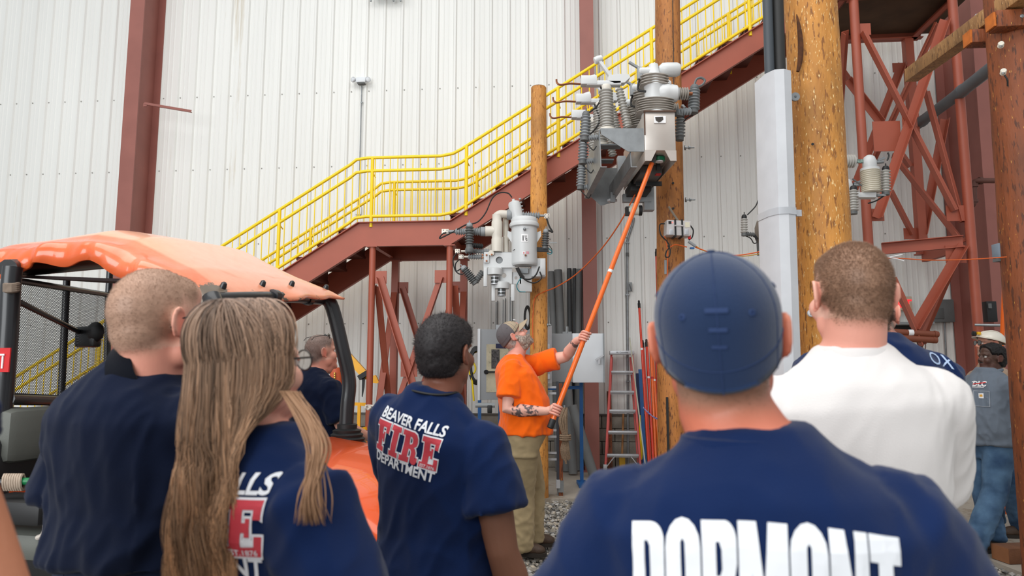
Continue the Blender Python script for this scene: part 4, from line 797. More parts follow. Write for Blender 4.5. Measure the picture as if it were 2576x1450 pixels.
# posts: (pixel path, depth)
MB().sweep(smoothpath([at(815, 745, 4.25), at(836, 775, 4.26), at(862, 880, 4.28), at(878, 958, 4.30), at(874, 1020, 4.30), at(870, 1085, 4.30)], 5), .044, 14).obj('far_front_post', M_FRM, UV)
MB().lathe([(.115, 0), (.120, .02), (.105, .03), (.112, .045), (.095, .055), (.10, .07), (.084, .08), (.088, .095), (.060, .105), (.062, .13), (.05, .135)], at(872, 1122, 4.30), Vector((0, 0, 1)), 28).obj('post_boot', M_BLK, UV)
MB().sweep(smoothpath([at(532, 748, 3.08), at(540, 772, 3.06), at(556, 830, 3.06), at(580, 950, 3.08), at(592, 1120, 3.10), at(598, 1330, 3.12), at(600, 1480, 3.14)], 5), .042, 14).obj('near_front_post', M_FRM, UV)
MB().sweep(smoothpath([at(32, 672, 3.2), at(27, 720, 3.2), at(22, 820, 3.2), at(12, 960, 3.2), at(0, 1110, 3.2), at(-8, 1300, 3.2)], 5), .042, 14).obj('near_rear_post', M_FRM, UV)
FRP = at(275, 720, 4.35); MB().sweep([at(278, 660, 4.35), at(272, 760, 4.35), at(268, 1040, 4.35)], .020, 10).obj('far_rear_post', M_FRM, UV)
for a_, b_2, r in ((((20, 676), 3.2), ((300, 656), 4.3), .045), (((40, 706), 3.21), ((272, 742), 4.34), .016), (((40, 756), 3.21), ((220, 846), 4.0), .014), (((20, 1004), 3.2), ((268, 1012), 4.34), .03), (((10, 1040), 3.2), ((268, 1040), 4.34), .03), (((168, 706), 3.8), ((152, 1040), 3.75), .018)):
    MB().sweep([at(*a_[0], a_[1]), at(*b_2[0], b_2[1])], r, 10).obj('frame_bar', M_FRM, UV)
# expanded-metal screen
A0, A1, A2, A3 = at(42, 712, 3.21), at(272, 742, 4.34), at(268, 1008, 4.34), at(26, 1000, 3.21); mb = MB(); n1, n2 = 62, 40
def sp(u, v): return (A0*(1-u)+A1*u)*(1-v)+(A3*(1-u)+A2*u)*v
for k in range(-n2, n1):
    for sg in (0, 1):
        a_, b_2 = (k, 0), (k+n2, n2)
        if a_[0] < 0: a_ = (0, -k)
        if b_2[0] > n1: b_2 = (n1, n1-k)
        u0, v0, u1, v1 = a_[0]/n1, a_[1]/n2, b_2[0]/n1, b_2[1]/n2
        if sg: v0, v1 = 1-v0, 1-v1
        mb.sweep([sp(u0, v0), sp(u1, v1)], .0015, 4, cap=False)
o = mb.obj('mesh_screen', M_FRM, UV); o['kind'] = 'stuff'
# seats
for nm, px, Y, w in (('seat_back', 98, 3.35, .30),):
    c_ = at(92, 1090, Y); mb = MB(); mb.frame(c_, [RT, UW, Vector((0, 0, 1))], (.07, .20, .125), .045); mb.obj(nm, M_SEAT, UV)
    mb = MB(); mb.frame(at(120, 1345, 3.2), [RT, UW, Vector((0, 0, 1))], (.20, .22, .06), .04); mb.obj('seat_cushion', M_SEAT, UV)
    mb = MB(); mb.frame(at(30, 1160, 3.3), [RT, UW, Vector((0, 0, 1))], (.09, .24, .12), .03); mb.obj('seat_base', M_BLK, UV)
cB = at(65, 1280, 3.05); MB().frame(cB, [RT, UW, Vector((0, 0, 1))], (.18, .10, .05), .02).obj('seat_pan', M_BLK, UV)
MB().sweep([at(55, 1212, 3.0), at(92, 1212, 3.0)], .016, 12).obj('grip_sleeve', mat('grip_green', (0, 112, 62), .35), UV); MB().sweep([at(0, 1214, 3.0), at(132, 1213, 3.0)], .014, 12).obj('grab_bar', M_FRM, UV)
mb = MB(); [mb.sweep([at(14+6*i+18*math.cos(t)*.35, 1214+20*math.sin(t), 3.0+.02*math.cos(t)) for t in [2*math.pi*k/10 for k in range(11)]], .007, 6, cap=False) for i in range(8)]; mb.obj('rope_wrap', mat('rope_tan', (176, 158, 140), .9, var=.2, vscale=40), UV)
mb = MB(); mb.sweep([at(96+18*math.cos(t), 1325+28*math.sin(t), 2.95) for t in [math.radians(-110+200*k/14) for k in range(15)]], .011, 8, rnd=True); mb.obj('rope_loop', mat('rope_white', (206, 196, 186), .9), UV)
mb = MB(); [mb.sweep([at(26+20*math.cos(t), 714+5*i+4*math.sin(t), 3.2-.05*math.sin(t)) for t in [2*math.pi*k/14 for k in range(15)]], .010, 6, cap=False) for i in range(4)]; mb.obj('rope_lashing', mat('rope_brown', (126, 110, 96), .9, var=.2, vscale=40), UV)
o = MB().frame(at(12, 906, 3.15), [RT, UW, Vector((0, 0, 1))], (.030, .003, .055)).obj('safety_sticker', M_RDL, UV)
mb = MB(); mb.frame(at(6, 893, 3.145), [RT, UW, Vector((0, 0, 1))], (.012, .002, .004)); mb.frame(at(6, 912, 3.145), [RT, UW, Vector((0, 0, 1))], (.004, .002, .028)); mb.obj('sticker_print', M_TXW, o)
mb = MB(); mb.frame(at(222, 848, 3.9), [RT, UW, Vector((0, 0, 1))], (.07, .03, .06), .015); mb.obj('mirror', M_FRM, UV)
MB().ball(at(240, 836, 3.88), (.05, .03, .06), 12).obj('mirror_mount', M_BLK, UV)
# hood, body tub, wheels
def uv(f, w, z): return U0+RT*f+UW*w+Vector((0, 0, z))
hd_ = [at(868, 1118, 4.32), at(962, 1142, 4.05), at(985, 1200, 3.72), at(975, 1300, 3.35), at(880, 1330, 3.2), at(700, 1330, 3.1), at(640, 1200, 3.6), at(760, 1120, 4.25)]
hw = 1.30; hood = MB(); prof = [(.30, 1.10), (.62, 1.05), (.92, .96), (1.14, .84), (1.22, .66), (1.22, .50)]; NW = 16; vs = []
base = at(868, 1118, 4.32); f0 = (base-U0).dot(RT); w0_ = (base-U0).dot(UW)
for f_, z_ in prof:
    for j in range(NW+1): t = j/NW; vs.append(U0+RT*(f0-.32+f_)+UW*(w0_+.12-hw*t)+Vector((0, 0, z_+.035*math.sin(math.pi*t)**.5-.05*(abs(2*t-1)**6))))
n_ = NW+1; hood.add(vs, [(i*n_+j, i*n_+j+1, (i+1)*n_+j+1, (i+1)*n_+j) for i in range(len(prof)-1) for j in range(NW)]); o = hood.obj('hood', M_UO, UV, 60); o.modifiers.new('t', 'SOLIDIFY').thickness = .015
for px, py in ((883, 1138), (898, 1136), (905, 1140)): q = at(px, py, 4.25); MB().lathe([(.008, 0), (.008, .006)], q, Vector((0, 0, 1)), 8).obj('hood_bolt', M_GLV, UV)
fm = f0+.35; MB().frame(U0+RT*(f0-.55)+UW*(w0_-.55)+Vector((0, 0, .62)), [RT, UW, Vector((0, 0, 1))], (.95, .58, .16), .03).obj('body_tub', M_BLK, UV)
MB().frame(U0+RT*(f0-1.8)+UW*(w0_-.55)+Vector((0, 0, .86)), [RT, UW, Vector((0, 0, 1))], (.55, .68, .20), .02).obj('cargo_bed', M_UO, UV)
for f_ in (f0+.45, f0-1.75):
    for w_ in (w0_+.02, w0_-1.12):
        c_ = U0+RT*f_+UW*w_+Vector((0, 0, .31)); o = MB().lathe([(.17, -.12), (.29, -.12), (.31, -.09), (.315, 0), (.31, .09), (.29, .12), (.17, .12)], c_, UW, 28).obj('wheel', M_BLK, UV); MB().lathe([(.05, -.125), (.17, -.10), (.17, .10), (.05, .125)], c_, UW, 20).obj('rim', M_GLV, o)
MB().sweep([uv(f0+1.0, w0_+.05, .52), uv(f0+1.06, w0_-.5, .52), uv(f0+1.0, w0_-1.15, .52)], .035, 12).obj('bumper_bar', M_GLV, UV)
o = thing('bucket', 'white plastic bucket standing in the vehicle behind the grey seat', 'bucket', at(42, 1100, 3.62)); MB().lathe([(.055, -.14), (.085, .07), (.09, .075), (.09, .09), (.085, .095)], at(42, 1082, 3.62), Vector((0, 0, 1)), 24).obj('pail', M_WHT, o); MB().lathe([(.094, 0), (.098, .008), (.098, .018), (.088, .02)], at(42, 1064, 3.62), Vector((0, 0, 1)), 24).obj('rim', M_WHT, o)
# ================================================================ THINGS ALONG THE WALL
aw = lambda x, y, off: atw(x, y, off)
def onfloor(x, off): # foot on the floor at pixel column x in the plane off
    p = atw(x, 1000, off); return Vector((p.x, p.y, 0))
# emergency light, its conduit, ceiling fitting
o = thing('emergency_light', 'white twin-head emergency light high on the white wall', 'lamp', aw(909, 205, .06)); MB().frame(aw(909, 203, .09), [WU, -WN, (0, 0, 1)], (.085, .05, .045), .012).obj('housing', M_WHT, o)
MB().frame(aw(909, 211, .09), [WU, -WN, (0, 0, 1)], (.06, .04, .008)).obj('base_plate', M_GRD, o)
for sx, px in ((-1, 890), (1, 925)): mb = MB(); mb.lathe([(.02, -.03), (.045, 0), (.048, .02), (.04, .03)], aw(px, 201, .12), WN*.8+WU*(sx*.5)+Vector((0, 0, -.1)), 18); q = mb.obj('lamp_head', M_ALU, o); MB().lathe([(.038, .028), (.03, .034)], aw(px, 201, .12), WN*.8+WU*(sx*.5)+Vector((0, 0, -.1)), 18).obj('lens', M_WHT, q)
o = thing('wall_conduit', 'thin conduit running down the white wall from the emergency light to an outlet box', 'conduit', aw(905, 400, .04)); MB().tube(aw(910, 216, .05), aw(902, 530, .05), .009, 8).obj('pipe', M_GLV, o); MB().frame(aw(902, 530, .06), [WU, -WN, (0, 0, 1)], (.05, .03, .07), .006).obj('outlet_box', M_WHT, o); MB().frame(aw(910, 258, .05), [WU, -WN, (0, 0, 1)], (.02, .012, .01)).obj('pipe_clip', M_GLV, o)
o = thing('wall_fitting', 'grey wall-mounted fitting cut by the top edge of the picture', 'fitting', aw(972, -22, .2)); MB().frame(aw(972, -24, .2), [WU, -WN, (0, 0, 1)], (.25, .12, .06), .01).obj('housing', M_GRY, o); mb = MB(); [mb.frame(aw(x, 1, .12), [WU, -WN, (0, 0, 1)], (.012, .012, .02)) for x in (933, 990, 1008)]; mb.obj('mounting_stud', M_GLV, o)
o = thing('wall_conduit', 'grey steel conduit with a bend on the lower wall behind the stepladder', 'conduit', aw(1580, 800, .04))
MB().sweep(smoothpath([aw(1594, 548, .05), aw(1592, 562, .05), aw(1580, 600, .05), aw(1578, 620, .05), aw(1578, 700, .05)], 4)+[aw(1579, 900, .05), aw(1580, 1168, .05)], .019, 10).obj('pipe', M_GLV, o); mb = MB(); [mb.frame(aw(x, y, .06), [WU, -WN, (0, 0, 1)], (.03, .02, .012)) for x, y in ((1578, 611), (1578, 742), (1580, 960))]; mb.obj('pipe_clip', M_GLV, o); MB().lathe([(.024, -.03), (.024, .03)], aw(1578, 641, .05), Vector((0, 0, 1)), 12).obj('coupling', M_GRD, o)
MB().frame(aw(1585, 722, .09), [WU, -WN, (0, 0, 1)], (.03, .03, .07), .008).obj('switch_fitting', M_GRY, o); MB().bar(aw(1583, 715, .13), aw(1590, 734, .13), .02, .012).obj('switch_lever', M_GRD, o)
# step ladder
o = thing('stepladder', 'pink-red fibreglass stepladder with aluminium steps folded against the wall', 'ladder', onfloor(1562, .45)); M_FIB = mat('ladder_fibreglass', (222, 98, 92), .5, var=.08)
TL_, TR_ = (1538, 893), (1590, 893); FL_, FR_ = (1519, 1178), (1608, 1174)
lt = lambda u, v: (atw(TL_[0]*(1-u)+TR_[0]*u, 893, .22)*(1-v)+Vector((0, 0, 0))+onfloor(FL_[0]*(1-u)+FR_[0]*u, .42)*v)
for u in (0, 1): MB().bar(lt(u, 0), lt(u, .985), .03, .055, up=WN).obj('rail', M_FIB, o); MB().frame(lt(u, .985)+Vector((0, 0, .035)), [WU, -WN, (0, 0, 1)], (.028, .04, .05), .006).obj('foot', M_ALU, o); MB().bar(lt(u*.86+.07, .02)-WN*.12, lt(u*.9+.05, .93)-WN*.10, .022, .03, up=WN).obj('rear_rail', M_FIB, o)
top = (lt(0, 0)+lt(1, 0))/2; MB().frame(top+Vector((0, 0, .03)), [WU, -WN, (0, 0, 1)], (.185, .09, .03), .008).obj('top_cap', M_ALU, o)
letters('top_lettering', 'McGeeworks', .036, M_TXT, top+Vector((0, 0, .022))+WN*.092, WU, (0, 0, 1), o, .0) if False else letters('top_lettering', 'Mc Connville', .034, M_TXT, top+Vector((0, 0, .022))+WN*.092, WU, (0, 0, 1), o, .0)
for py in (936, 985, 1031, 1082, 1137):
    v = (py-893)/(1177-893); a_, b_2 = lt(.03, v), lt(.97, v); MB().bar(a_, b_2, .085, .032, bev=.004).obj('step', M_ALU, o); MB().bar(a_-WN*.03+Vector((0, 0, -.03)), b_2-WN*.03+Vector((0, 0, -.03)), .012, .02).obj('step_lip', M_ALU, o)
for u in (0, 1): MB().bar(lt(u, .97)+WN*.02, lt(.28+.44*u, .86)+WN*.02, .02, .012).obj('knee_brace', M_ALU, o)
# hot-stick rack
for i, (xt, yt, xb, yb, m, r, lab) in enumerate(((1608, 772, 1629, 1150, M_ORR, .018, 'tall red-orange insulated pole with black tip at the near end of the rack'), (1617, 872, 1632, 1150, M_ORR, .021, 'red-orange insulated pole, second in the rack'), (1627, 870, 1640, 1152, M_ORR, .021, 'red-orange insulated pole in the middle of the rack'), (1637, 872, 1646, 1150, M_ORG, .022, 'bright orange insulated pole right of the middle of the rack'), (1641, 880, 1655, 1152, M_ORG, .022, 'orange insulated pole next to the brown pole'), (1650, 876, 1652, 1150, M_ORR, .016, 'thin red pole half hidden behind the brown pole'), (1651, 642, 1661, 1150, M_ORR, .017, 'tallest red pole showing above the others beside the brown pole'))):
    o = thing('insulated_pole', lab, 'pole', onfloor(xb, .5), group=None); fo, to_ = ((.66, .36), (.61, .31), (.56, .27), (.51, .225), (.46, .18), (.28, .06), (.36, .25))[i]; q0, q1 = onfloor(xb, fo)+Vector((0, 0, .10)), aw(xt, yt, to_); d = (q1-q0).normalized(); MB().sweep([q0, q1], r, 12).obj('shaft', m, o); MB().lathe([(r*1.2, -.02), (r*1.25, .05), (r*.9, .06), (r*.9, .09), (r*.4, .10)], q1, d, 12).obj('head_fitting', M_BLK, o); MB().lathe([(r*1.06, 0), (r*1.06, .03)], q0.lerp(q1, .72), d, 12).obj('tape_band', M_RDL if i % 2 else M_TXW, o)
o = thing('pole_tray', 'low pale tray holding the feet of the orange insulated poles', 'tray', onfloor(1645, .62)); p = onfloor(1645, .62); mb = MB(); mb.frame(p+Vector((0, 0, .05)), [WU, -WN, (0, 0, 1)], (.17, .09, .05), .006); mb.obj('tray', mat('tray_cream', (206, 200, 182), .6), o)
for xt, yt, xb, m, w, lab, nm in ((1610, 930, 1620, M_BLU, .05, 'blue painted upright of the pole rack beside the stepladder', 'rack_post'), (1605, 940, 1613, mat('navy_paint', (28, 44, 92), .5), .07, 'dark blue board behind the blue rack upright', 'rack_board')):
    o = thing(nm, lab, 'rack', onfloor(xb, .5)); dd0 = 0 if nm == 'rack_post' else .12; MB().bar(onfloor(xb, .5-dd0), aw(xt, yt, .30-dd0), w, .03, up=WN).obj('upright', m, o); MB().frame(onfloor(xb, .5-dd0)+Vector((0, 0, .015)), [WU, -WN, (0, 0, 1)], (.04, .045, .015)).obj('base', m, o)
o = thing('measuring_stick', 'thin pale fibreglass rod leaning across the orange poles', 'stick', onfloor(1619, .7)); MB().sweep([onfloor(1622, .80)+Vector((0, 0, .02)), aw(1584, 850, .42)], .010, 8).obj('rod', mat('rod_pale', (196, 196, 178), .5), o); MB().frame(onfloor(1622, .80)+Vector((0, 0, .01)), [WU, -WN, (0, 0, 1)], (.02, .02, .01)).obj('foot', M_BLK, o)
o = thing('tie_rope', 'blue twisted rope tied across the orange insulated poles', 'rope', aw(1640, 1040, .75)); mb = MB(); [mb.sweep(smoothpath([aw(1618, 1026, .7)+Vector((0, 0, dz)), aw(1632, 1040, .75)+Vector((0, 0, -dz)), aw(1648, 1052, .75)+Vector((0, 0, dz)), aw(1666, 1058, .7)], 4), .007, 6) for dz in (.006, -.006)]; mb.obj('strand', mat('rope_blue', (60, 62, 150), .9, rgb2=(180, 180, 210), vscale=60), o)
o = thing('yellow_post', 'yellow painted post behind the orange poles', 'post', onfloor(1610, .35)); MB().tube(onfloor(1611, .35), aw(1610, 1045, .35), .022, 10).obj('post', M_YEL, o); MB().lathe([(.05, 0), (.05, .01)], onfloor(1611, .35), (0, 0, 1), 12).obj('base', M_YEL, o)
o = thing('broom', 'wooden-handled broom with yellow head standing behind the stepladder', 'broom', onfloor(1563, .25)); MB().tube(onfloor(1562, .28)+Vector((0, 0, .2)), aw(1568, 1042, .10), .016, 10).obj('handle', mat('broom_wood', (160, 112, 66), .7, var=.2), o); MB().frame(onfloor(1562, .28)+Vector((0, 0, .13)), [WU, -WN, (0, 0, 1)], (.045, .03, .10), .01).obj('head', mat('broom_yellow', (214, 166, 40), .7), o); mb = MB(); [mb.frame(onfloor(1562, .28)+WU*(dx*.01)+Vector((0, 0, .02)), [WU, -WN, (0, 0, 1)], (.004, .025, .03)) for dx in range(-10, 11, 2)]; mb.obj('bristles', mat('bristle_dark', (40, 34, 30), .9), o)
o = thing('timber_offcut', 'brown timber plank leaning on the block wall behind the stepladder', 'timber', onfloor(1530, .2)); MB().bar(onfloor(1532, .25), aw(1532, 985, .09), .07, .04, up=WN).obj('plank', WP4, o)
# grey plastic cable covers leaning on the wall
M_PVC = mat('grey_pvc', (118, 120, 120), .55, var=.1, vscale=4)
def halfpipe(lab, top, bx, off0, off1, r, dark=False):
    o = thing('cable_cover', lab, 'pipe', onfloor(bx, off0)); p, q = onfloor(bx, off0)+Vector((0, 0, .01)), aw(top[0], top[1], off1); d = (q-p).normalized(); x = (WU-d*WU.dot(d)).normalized(); y = d.cross(x); y = y if y.dot(WN) > 0 else -y; mb = MB(); vs = []; n = 12
    for e in (p, q):
        for rr in (r, r-.006):
            for i in range(n+1): t = math.pi*(-.12+1.24*i/n); vs.append(e+x*(math.cos(t)*rr)+y*(math.sin(t)*rr))
    m = n+1; fs = []
    for i in range(n): fs += [(i, i+1, 2*m+i+1, 2*m+i), (m+i, 3*m+i, 3*m+i+1, m+i+1), (2*m+i, 2*m+i+1, 3*m+i+1, 3*m+i), (i, m+i, m+i+1, i+1)]
    fs += [(0, 2*m, 3*m, m), (n, m+n, 3*m+n, 2*m+n)]; mb.add(vs, fs); mb.obj('half_shell', mat('grey_pvc_dark', (70, 72, 74), .55) if dark else M_PVC, o)
halfpipe('grey plastic cable cover leaning leftmost behind the short pole', (1386, 684), 1404, .46, .13, .05); halfpipe('wide grey plastic cable cover leaning beside the short pole', (1404, 680), 1424, .48, .14, .062); halfpipe('dark grey slim cable cover standing between the wide ones', (1432, 676), 1436, .26, .09, .035, True)
halfpipe('second dark slim cable cover beside the red column', (1445, 676), 1443, .22, .07, .03, True); halfpipe('wide grey cable cover nearest the dark red column', (1457, 678), 1450, .38, .13, .052); halfpipe('long grey cable cover standing in front under the open cabinet', (1424, 900), 1440, .76, .42, .065); halfpipe('short grey cable cover slanting towards the red column', (1440, 1022), 1492, 1.0, .76, .068)
# blue stand, open cabinets
YC = 8.95; ac = lambda x, y, d=0: at(x, y, YC+d)
def fl_(x, d=0): p = ac(x, 1000, d); return Vector((p.x, p.y, 0))
o = thing('cabinet_stand', 'blue steel stand carrying the two electrical cabinets', 'stand', fl_(1400))
for x, d in ((1207, .325), (1258, .325), (1461, .325)): MB().bar(fl_(x, d), ac(x, 870, d), .045, .045, up=(0, 1, 0)).obj('upright', M_BLU, o); MB().frame(fl_(x, d)+Vector((0, -.08, .02)), [XR, YB, ZU], (.06, .20, .02)).obj('foot', M_BLU, o)
MB().bar(ac(1210, 985, .325), ac(1461, 975, .325), .04, .04).obj('cross_rail', M_BLU, o); MB().tube(ac(1196, 1020, -.05), ac(1245, 1020, -.05), .03, 12).obj('conduit_stub', M_GRY, o); mb = MB(); mb.frame(ac(1232, 1030, -.06), [XR, YB, ZU], (.03, .03, .05), .008); mb.obj('cable_clamp', M_BLK, o)
o = thing('electrical_cabinet', 'grey electrical cabinet with its door swung open towards the group, lined with a paper schematic', 'cabinet', ac(1270, 900))
MB().frame(ac(1300, 905, .20), [XR, YB, ZU], (.28, .10, .46), .01).obj('case', M_BOX, o); dx_ = Vector((-.93, .32, 0)).normalized() if False else Vector((.96, .28, 0)).normalized(); dn = Vector((.28, -.96, 0)).normalized()
dc = (ac(1205, 830)+ac(1205, 1005))/2; dw, dhh = .29, (ac(1205, 828)-ac(1205, 1006)).z/2; ctr = dc+dx_*dw; dr_ = MB().frame(ctr, [dx_, -dn, ZU], (dw, .018, dhh), .004).obj('door', M_BOX, o); MB().frame(dc-dx_*.004, [dx_, -dn, ZU], (.012, .035, dhh+.004), .003).obj('door_edge', M_WHT, dr_)
MB().frame(ctr+dn*.020+Vector((0, 0, -.05))+dx_*.03, [dx_, -dn, ZU], (dw*.78, .002, dhh*.68)).obj('schematic_sheet', mat('paper_aged', (196, 186, 160), .8, var=.2, vscale=10, wear=((120, 116, 100), 14, .6)), dr_)
MB().frame(ctr+dn*.024+Vector((0, 0, .07))-dx_*.075, [dx_, -dn, ZU], (.055, .002, .125)).obj('photo_print', mat('photo_grey', (96, 92, 92), .5, var=.7, vscale=40, rgb2=(40, 38, 40)), dr_); MB().frame(ctr+dn*.022+Vector((0, 0, dhh*.52))-dx_*.0, [dx_, -dn, ZU], (.07, .002, .032)).obj('name_plate', mat('plate_navy', (40, 46, 78), .5), dr_)
MB().bar(ctr+dn*.04+Vector((0, 0, -.10))-dx_*.21, ctr+dn*.045+Vector((0, 0, -.10))-dx_*.07, .022, .02).obj('door_handle', M_BLK, dr_); MB().lathe([(.03, 0), (.03, .012)], ctr+dn*.02+Vector((0, 0, -.10))-dx_*.20, dn, 14).obj('handle_rosette', M_BLK, dr_)
o = thing('electrical_cabinet', 'grey electrical cabinet with plain white open door, beside the dark red column', 'cabinet', ac(1450, 900))
MB().frame(ac(1414, 901, .06), [XR, YB, ZU], (.142, .09, .315), .008).obj('case', M_BOX, o); dr_ = MB().frame(ac(1480, 901, -.02), [Vector((.995, .10, 0)), Vector((-.10, .995, 0)), ZU], (.208, .016, .318), .004).obj('door', M_WHT, o)
mb = MB(); mb.bar(ac(1498, 906, -.07), ac(1518, 894, -.07), .03, .02); mb.bar(ac(1507, 904, -.07), ac(1507, 916, -.07), .025, .02); mb.obj('door_latch', M_ALU, dr_); MB().frame(ac(1519, 901, -.03), [XR, YB, ZU], (.008, .02, .318)).obj('door_flange', M_GRY, dr_)
mb = MB(); mb.bar(ac(1382, 820, -.1), ac(1382, 965, -.1), .06, .04); mb.obj('mounting_channel', M_ALU, o); mb = MB(); mb.bar(ac(1415, 838), ac(1438, 838), .03, .03); mb.tube(ac(1426, 838), ac(1426, 822), .022, 10); mb.obj('lifting_lug', M_GLV, o); mb = MB(); [mb.frame(ac(1379, y, -.12), [XR, YB, ZU], (.02, .03, .03)) for y in (872, 895, 930, 948)]; mb.obj('conduit_hub', M_WHT, o)
# ladder lying upright behind the man, wooden post, rope
o = thing('extension_ladder', 'ladder with dark rails and pale rungs standing behind the man in orange', 'ladder', fl_(1395, -.45)); YL = 8.5
for x in (1371, 1402): p = at(x, 1000, YL); p.z = 0; MB().bar(p+Vector((0, 0, .10)), at(x, 960, YL), .03, .06, up=(0, 1, 0)).obj('rail', mat('ladder_dark', (60, 62, 70), .5), o); MB().frame(p+Vector((0, 0, .14)), [XR, YB, ZU], (.024, .04, .05)).obj('shoe', M_ALU, o); MB().tube(p, p+Vector((0, 0, .12)), .012, 8, .014).obj('spike', M_GLV, o)
for y in (975, 990, 1035, 1083, 1099, 1140, 1156): MB().bar(at(1371, y, YL), at(1402, y, YL), .03, .025).obj('rung', M_ALU, o)
o = thing('wooden_stake', 'reddish wooden post with a metal shoe beside the hanging rope', 'post', fl_(1409, -.4)); p = at(1409, 1000, 8.5); p.z = 0; MB().bar(p, at(1409, 965, 8.5), .05, .05, up=(0, 1, 0)).obj('post', WP4, o); MB().frame(p+Vector((0, 0, .11)), [XR, YB, ZU], (.032, .032, .07)).obj('metal_shoe', M_GLV, o)
o = thing('coiled_rope', 'hank of tan rope hanging beside the man in orange', 'rope', at(1424, 1100, 8.4)); mb = MB(); rr = random.Random(4)
for i in range(7):
    xo = (i-3)*3.0; top_, bot = 1030+rr.uniform(-6, 6), 1165+rr.uniform(-12, 6); mb.sweep(smoothpath([at(1422+xo*.4, top_, 8.4), at(1416+xo, 1060, 8.38-.02*(i % 2)), at(1422+xo*.55, 1100, 8.38), at(1421+xo, 1130, 8.37), at(1424+xo, bot, 8.4)], 6), .0125, 7)
mb.obj('rope_bights', mat('rope_tan2', (160, 136, 112), .9, var=.35, vscale=70, bump=.6, bscale=160), o); mb = MB(); [mb.sweep([at(1422+13*math.cos(t), 1096+i*5+2*math.sin(t), 8.38-.06*math.sin(t)) for t in [2*math.pi*k/14 for k in range(15)]], .011, 6, cap=False) for i in range(3)]; mb.obj('rope_whipping', mat('rope_tan2', (160, 136, 112), .9), o)
MB().tube(at(1420, 1020, 8.4), at(1420, 1034, 8.4), .012, 8).obj('hook', M_GLV, o)
# yellow cord and black hose coil left of the cabinet door
o = thing('hose_coil', 'coil of black hose hanging behind the open cabinet door', 'hose', ac(1193, 910, .3)); mb = MB(); [mb.sweep([ac(1198+(13+i*1.6)*math.cos(t), 920+(38+3*i)*math.sin(t), .12+.02*i) for t in [2*math.pi*k/24 for k in range(25)]], .014, 7, cap=False) for i in range(4)]; mb.obj('hose', M_BLK, o); MB().bar(ac(1198, 878, .25), ac(1198, 884, .4), .03, .02).obj('hanger', M_GLV, o)
o = thing('yellow_cable', 'bright yellow cord looping down beside the black hose coil', 'cord', ac(1190, 930, .15)); MB().sweep(smoothpath([ac(1202, 884, .2), ac(1190, 890, .18), ac(1188, 906, .16), ac(1196, 924, .15), ac(1193, 938, .15), ac(1182, 942, .15), ac(1184, 925, .15), ac(1188, 960, .15), ac(1192, 1010, .15)], 5), .013, 8).obj('cord', mat('cord_yellow', (236, 206, 40), .45), o)
o = thing('cable_coil', 'small coil of black cable hanging high beside the short pole', 'cable', at(1328, 800, 8.7)); mb = MB(); [mb.sweep([at(1327+(6+i)*math.cos(t), 800+(24+3*i)*math.sin(t), 8.65+.02*i) for t in [2*math.pi*k/22 for k in range(23)]], .009, 6, cap=False) for i in range(3)]; mb.obj('cable', M_CBL, o)
mb = MB(); o = thing('hanging_rods', 'bundle of thin grey rods standing against the wall behind the recloser', 'rods', aw(1265, 800, .1)); [MB().tube(aw(x, 760-i*3, .08), aw(x-2, 960, .16), .008, 6).obj('rod', M_GRD if i % 2 else M_GLV, o) for i, x in enumerate((1248, 1252, 1266, 1272, 1284, 1290))]
# yellow crane jib, barrier, cabinet by the stairs
M_YO = mat('yellow_machine_paint', (250, 180, 12), .4, var=.08); o = thing('folding_jib', 'yellow steel beam slanting behind the stair legs with a black strap tied round it', 'beam', at(900, 920, 9.6))
MB().prism([(-.22, .27), (-.16, .27), (.19, -.10), (.20, -.16), (.10, -.16), (-.14, .10), (-.22, .23)], .07, at(898, 926, 9.6), XR, ZU).obj('beam', M_YO, o); MB().prism([(.10, -.12), (.20, -.10), (.25, -.20), (.22, -.215), (.12, -.20)], .05, at(910, 926, 9.6), XR, ZU).obj('hook_plate', M_YO, o)
mb = MB(); mb.frame(at(914, 945, 9.53), [Vector((.8, 0, .5)), YB, Vector((-.5, 0, .8))], (.07, .06, .035)); mb.plate([at(911, 950, 9.52), at(919, 945, 9.52), at(917, 975, 9.52), at(912, 1000, 9.52), at(910, 998, 9.52)], .008); mb.obj('black_strap', M_BLK, o); MB().bar(at(855, 925, 9.6), at(866, 970, 9.6), .05, .05).obj('lower_link', M_YO, o)
MB().bar(at(850, 930, 9.62), at(850, 1100, 9.62), .06, .06).obj('jib_post', M_YO, o); p = at(850, 1000, 9.62); MB().bar(Vector((p.x, p.y, 0)), at(850, 1100, 9.62), .08, .08).obj('jib_foot', M_YO, o)
o = thing('barrier', 'yellow pipe barrier in front of the block wall behind the orange hood', 'barrier', at(890, 1050, 9.2)); p = at(925, 1015, 9.2); MB().bar(at(820, 1014, 9.2), at(922, 1018, 9.2), .035, .04).obj('rail', M_YO, o); MB().bar(at(880, 1088, 9.2), at(922, 1078, 9.0), .035, .04).obj('rail', M_YO, o); MB().bar(at(894, 1120, 9.2), at(922, 1120, 9.0), .06, .10).obj('base_rail', M_YO, o)
for x in (830, 904): q = at(x, 1016, 9.2); MB().bar(Vector((q.x, q.y, 0)), q, .04, .04).obj('barrier_post', M_YO, o)
o = thing('orange_hoist', 'orange upright cylinder with a hanging gold chain behind the balding man', 'hoist', at(846, 970, 8.4)); p = at(846, 970, 8.4); MB().tube(Vector((p.x, p.y, 0)), at(846, 925, 8.4), .075, 18).obj('cylinder', mat('hoist_orange', (202, 92, 54), .5), o); mb = MB(); [mb.ball(at(842+8*math.sin(i*.5)*(i > 6), 940+i*5.5, 8.3), (.014, .014, .016), 6) for i in range(16)]; mb.obj('chain', mat('chain_gold', (190, 150, 70), .35, .7), o)
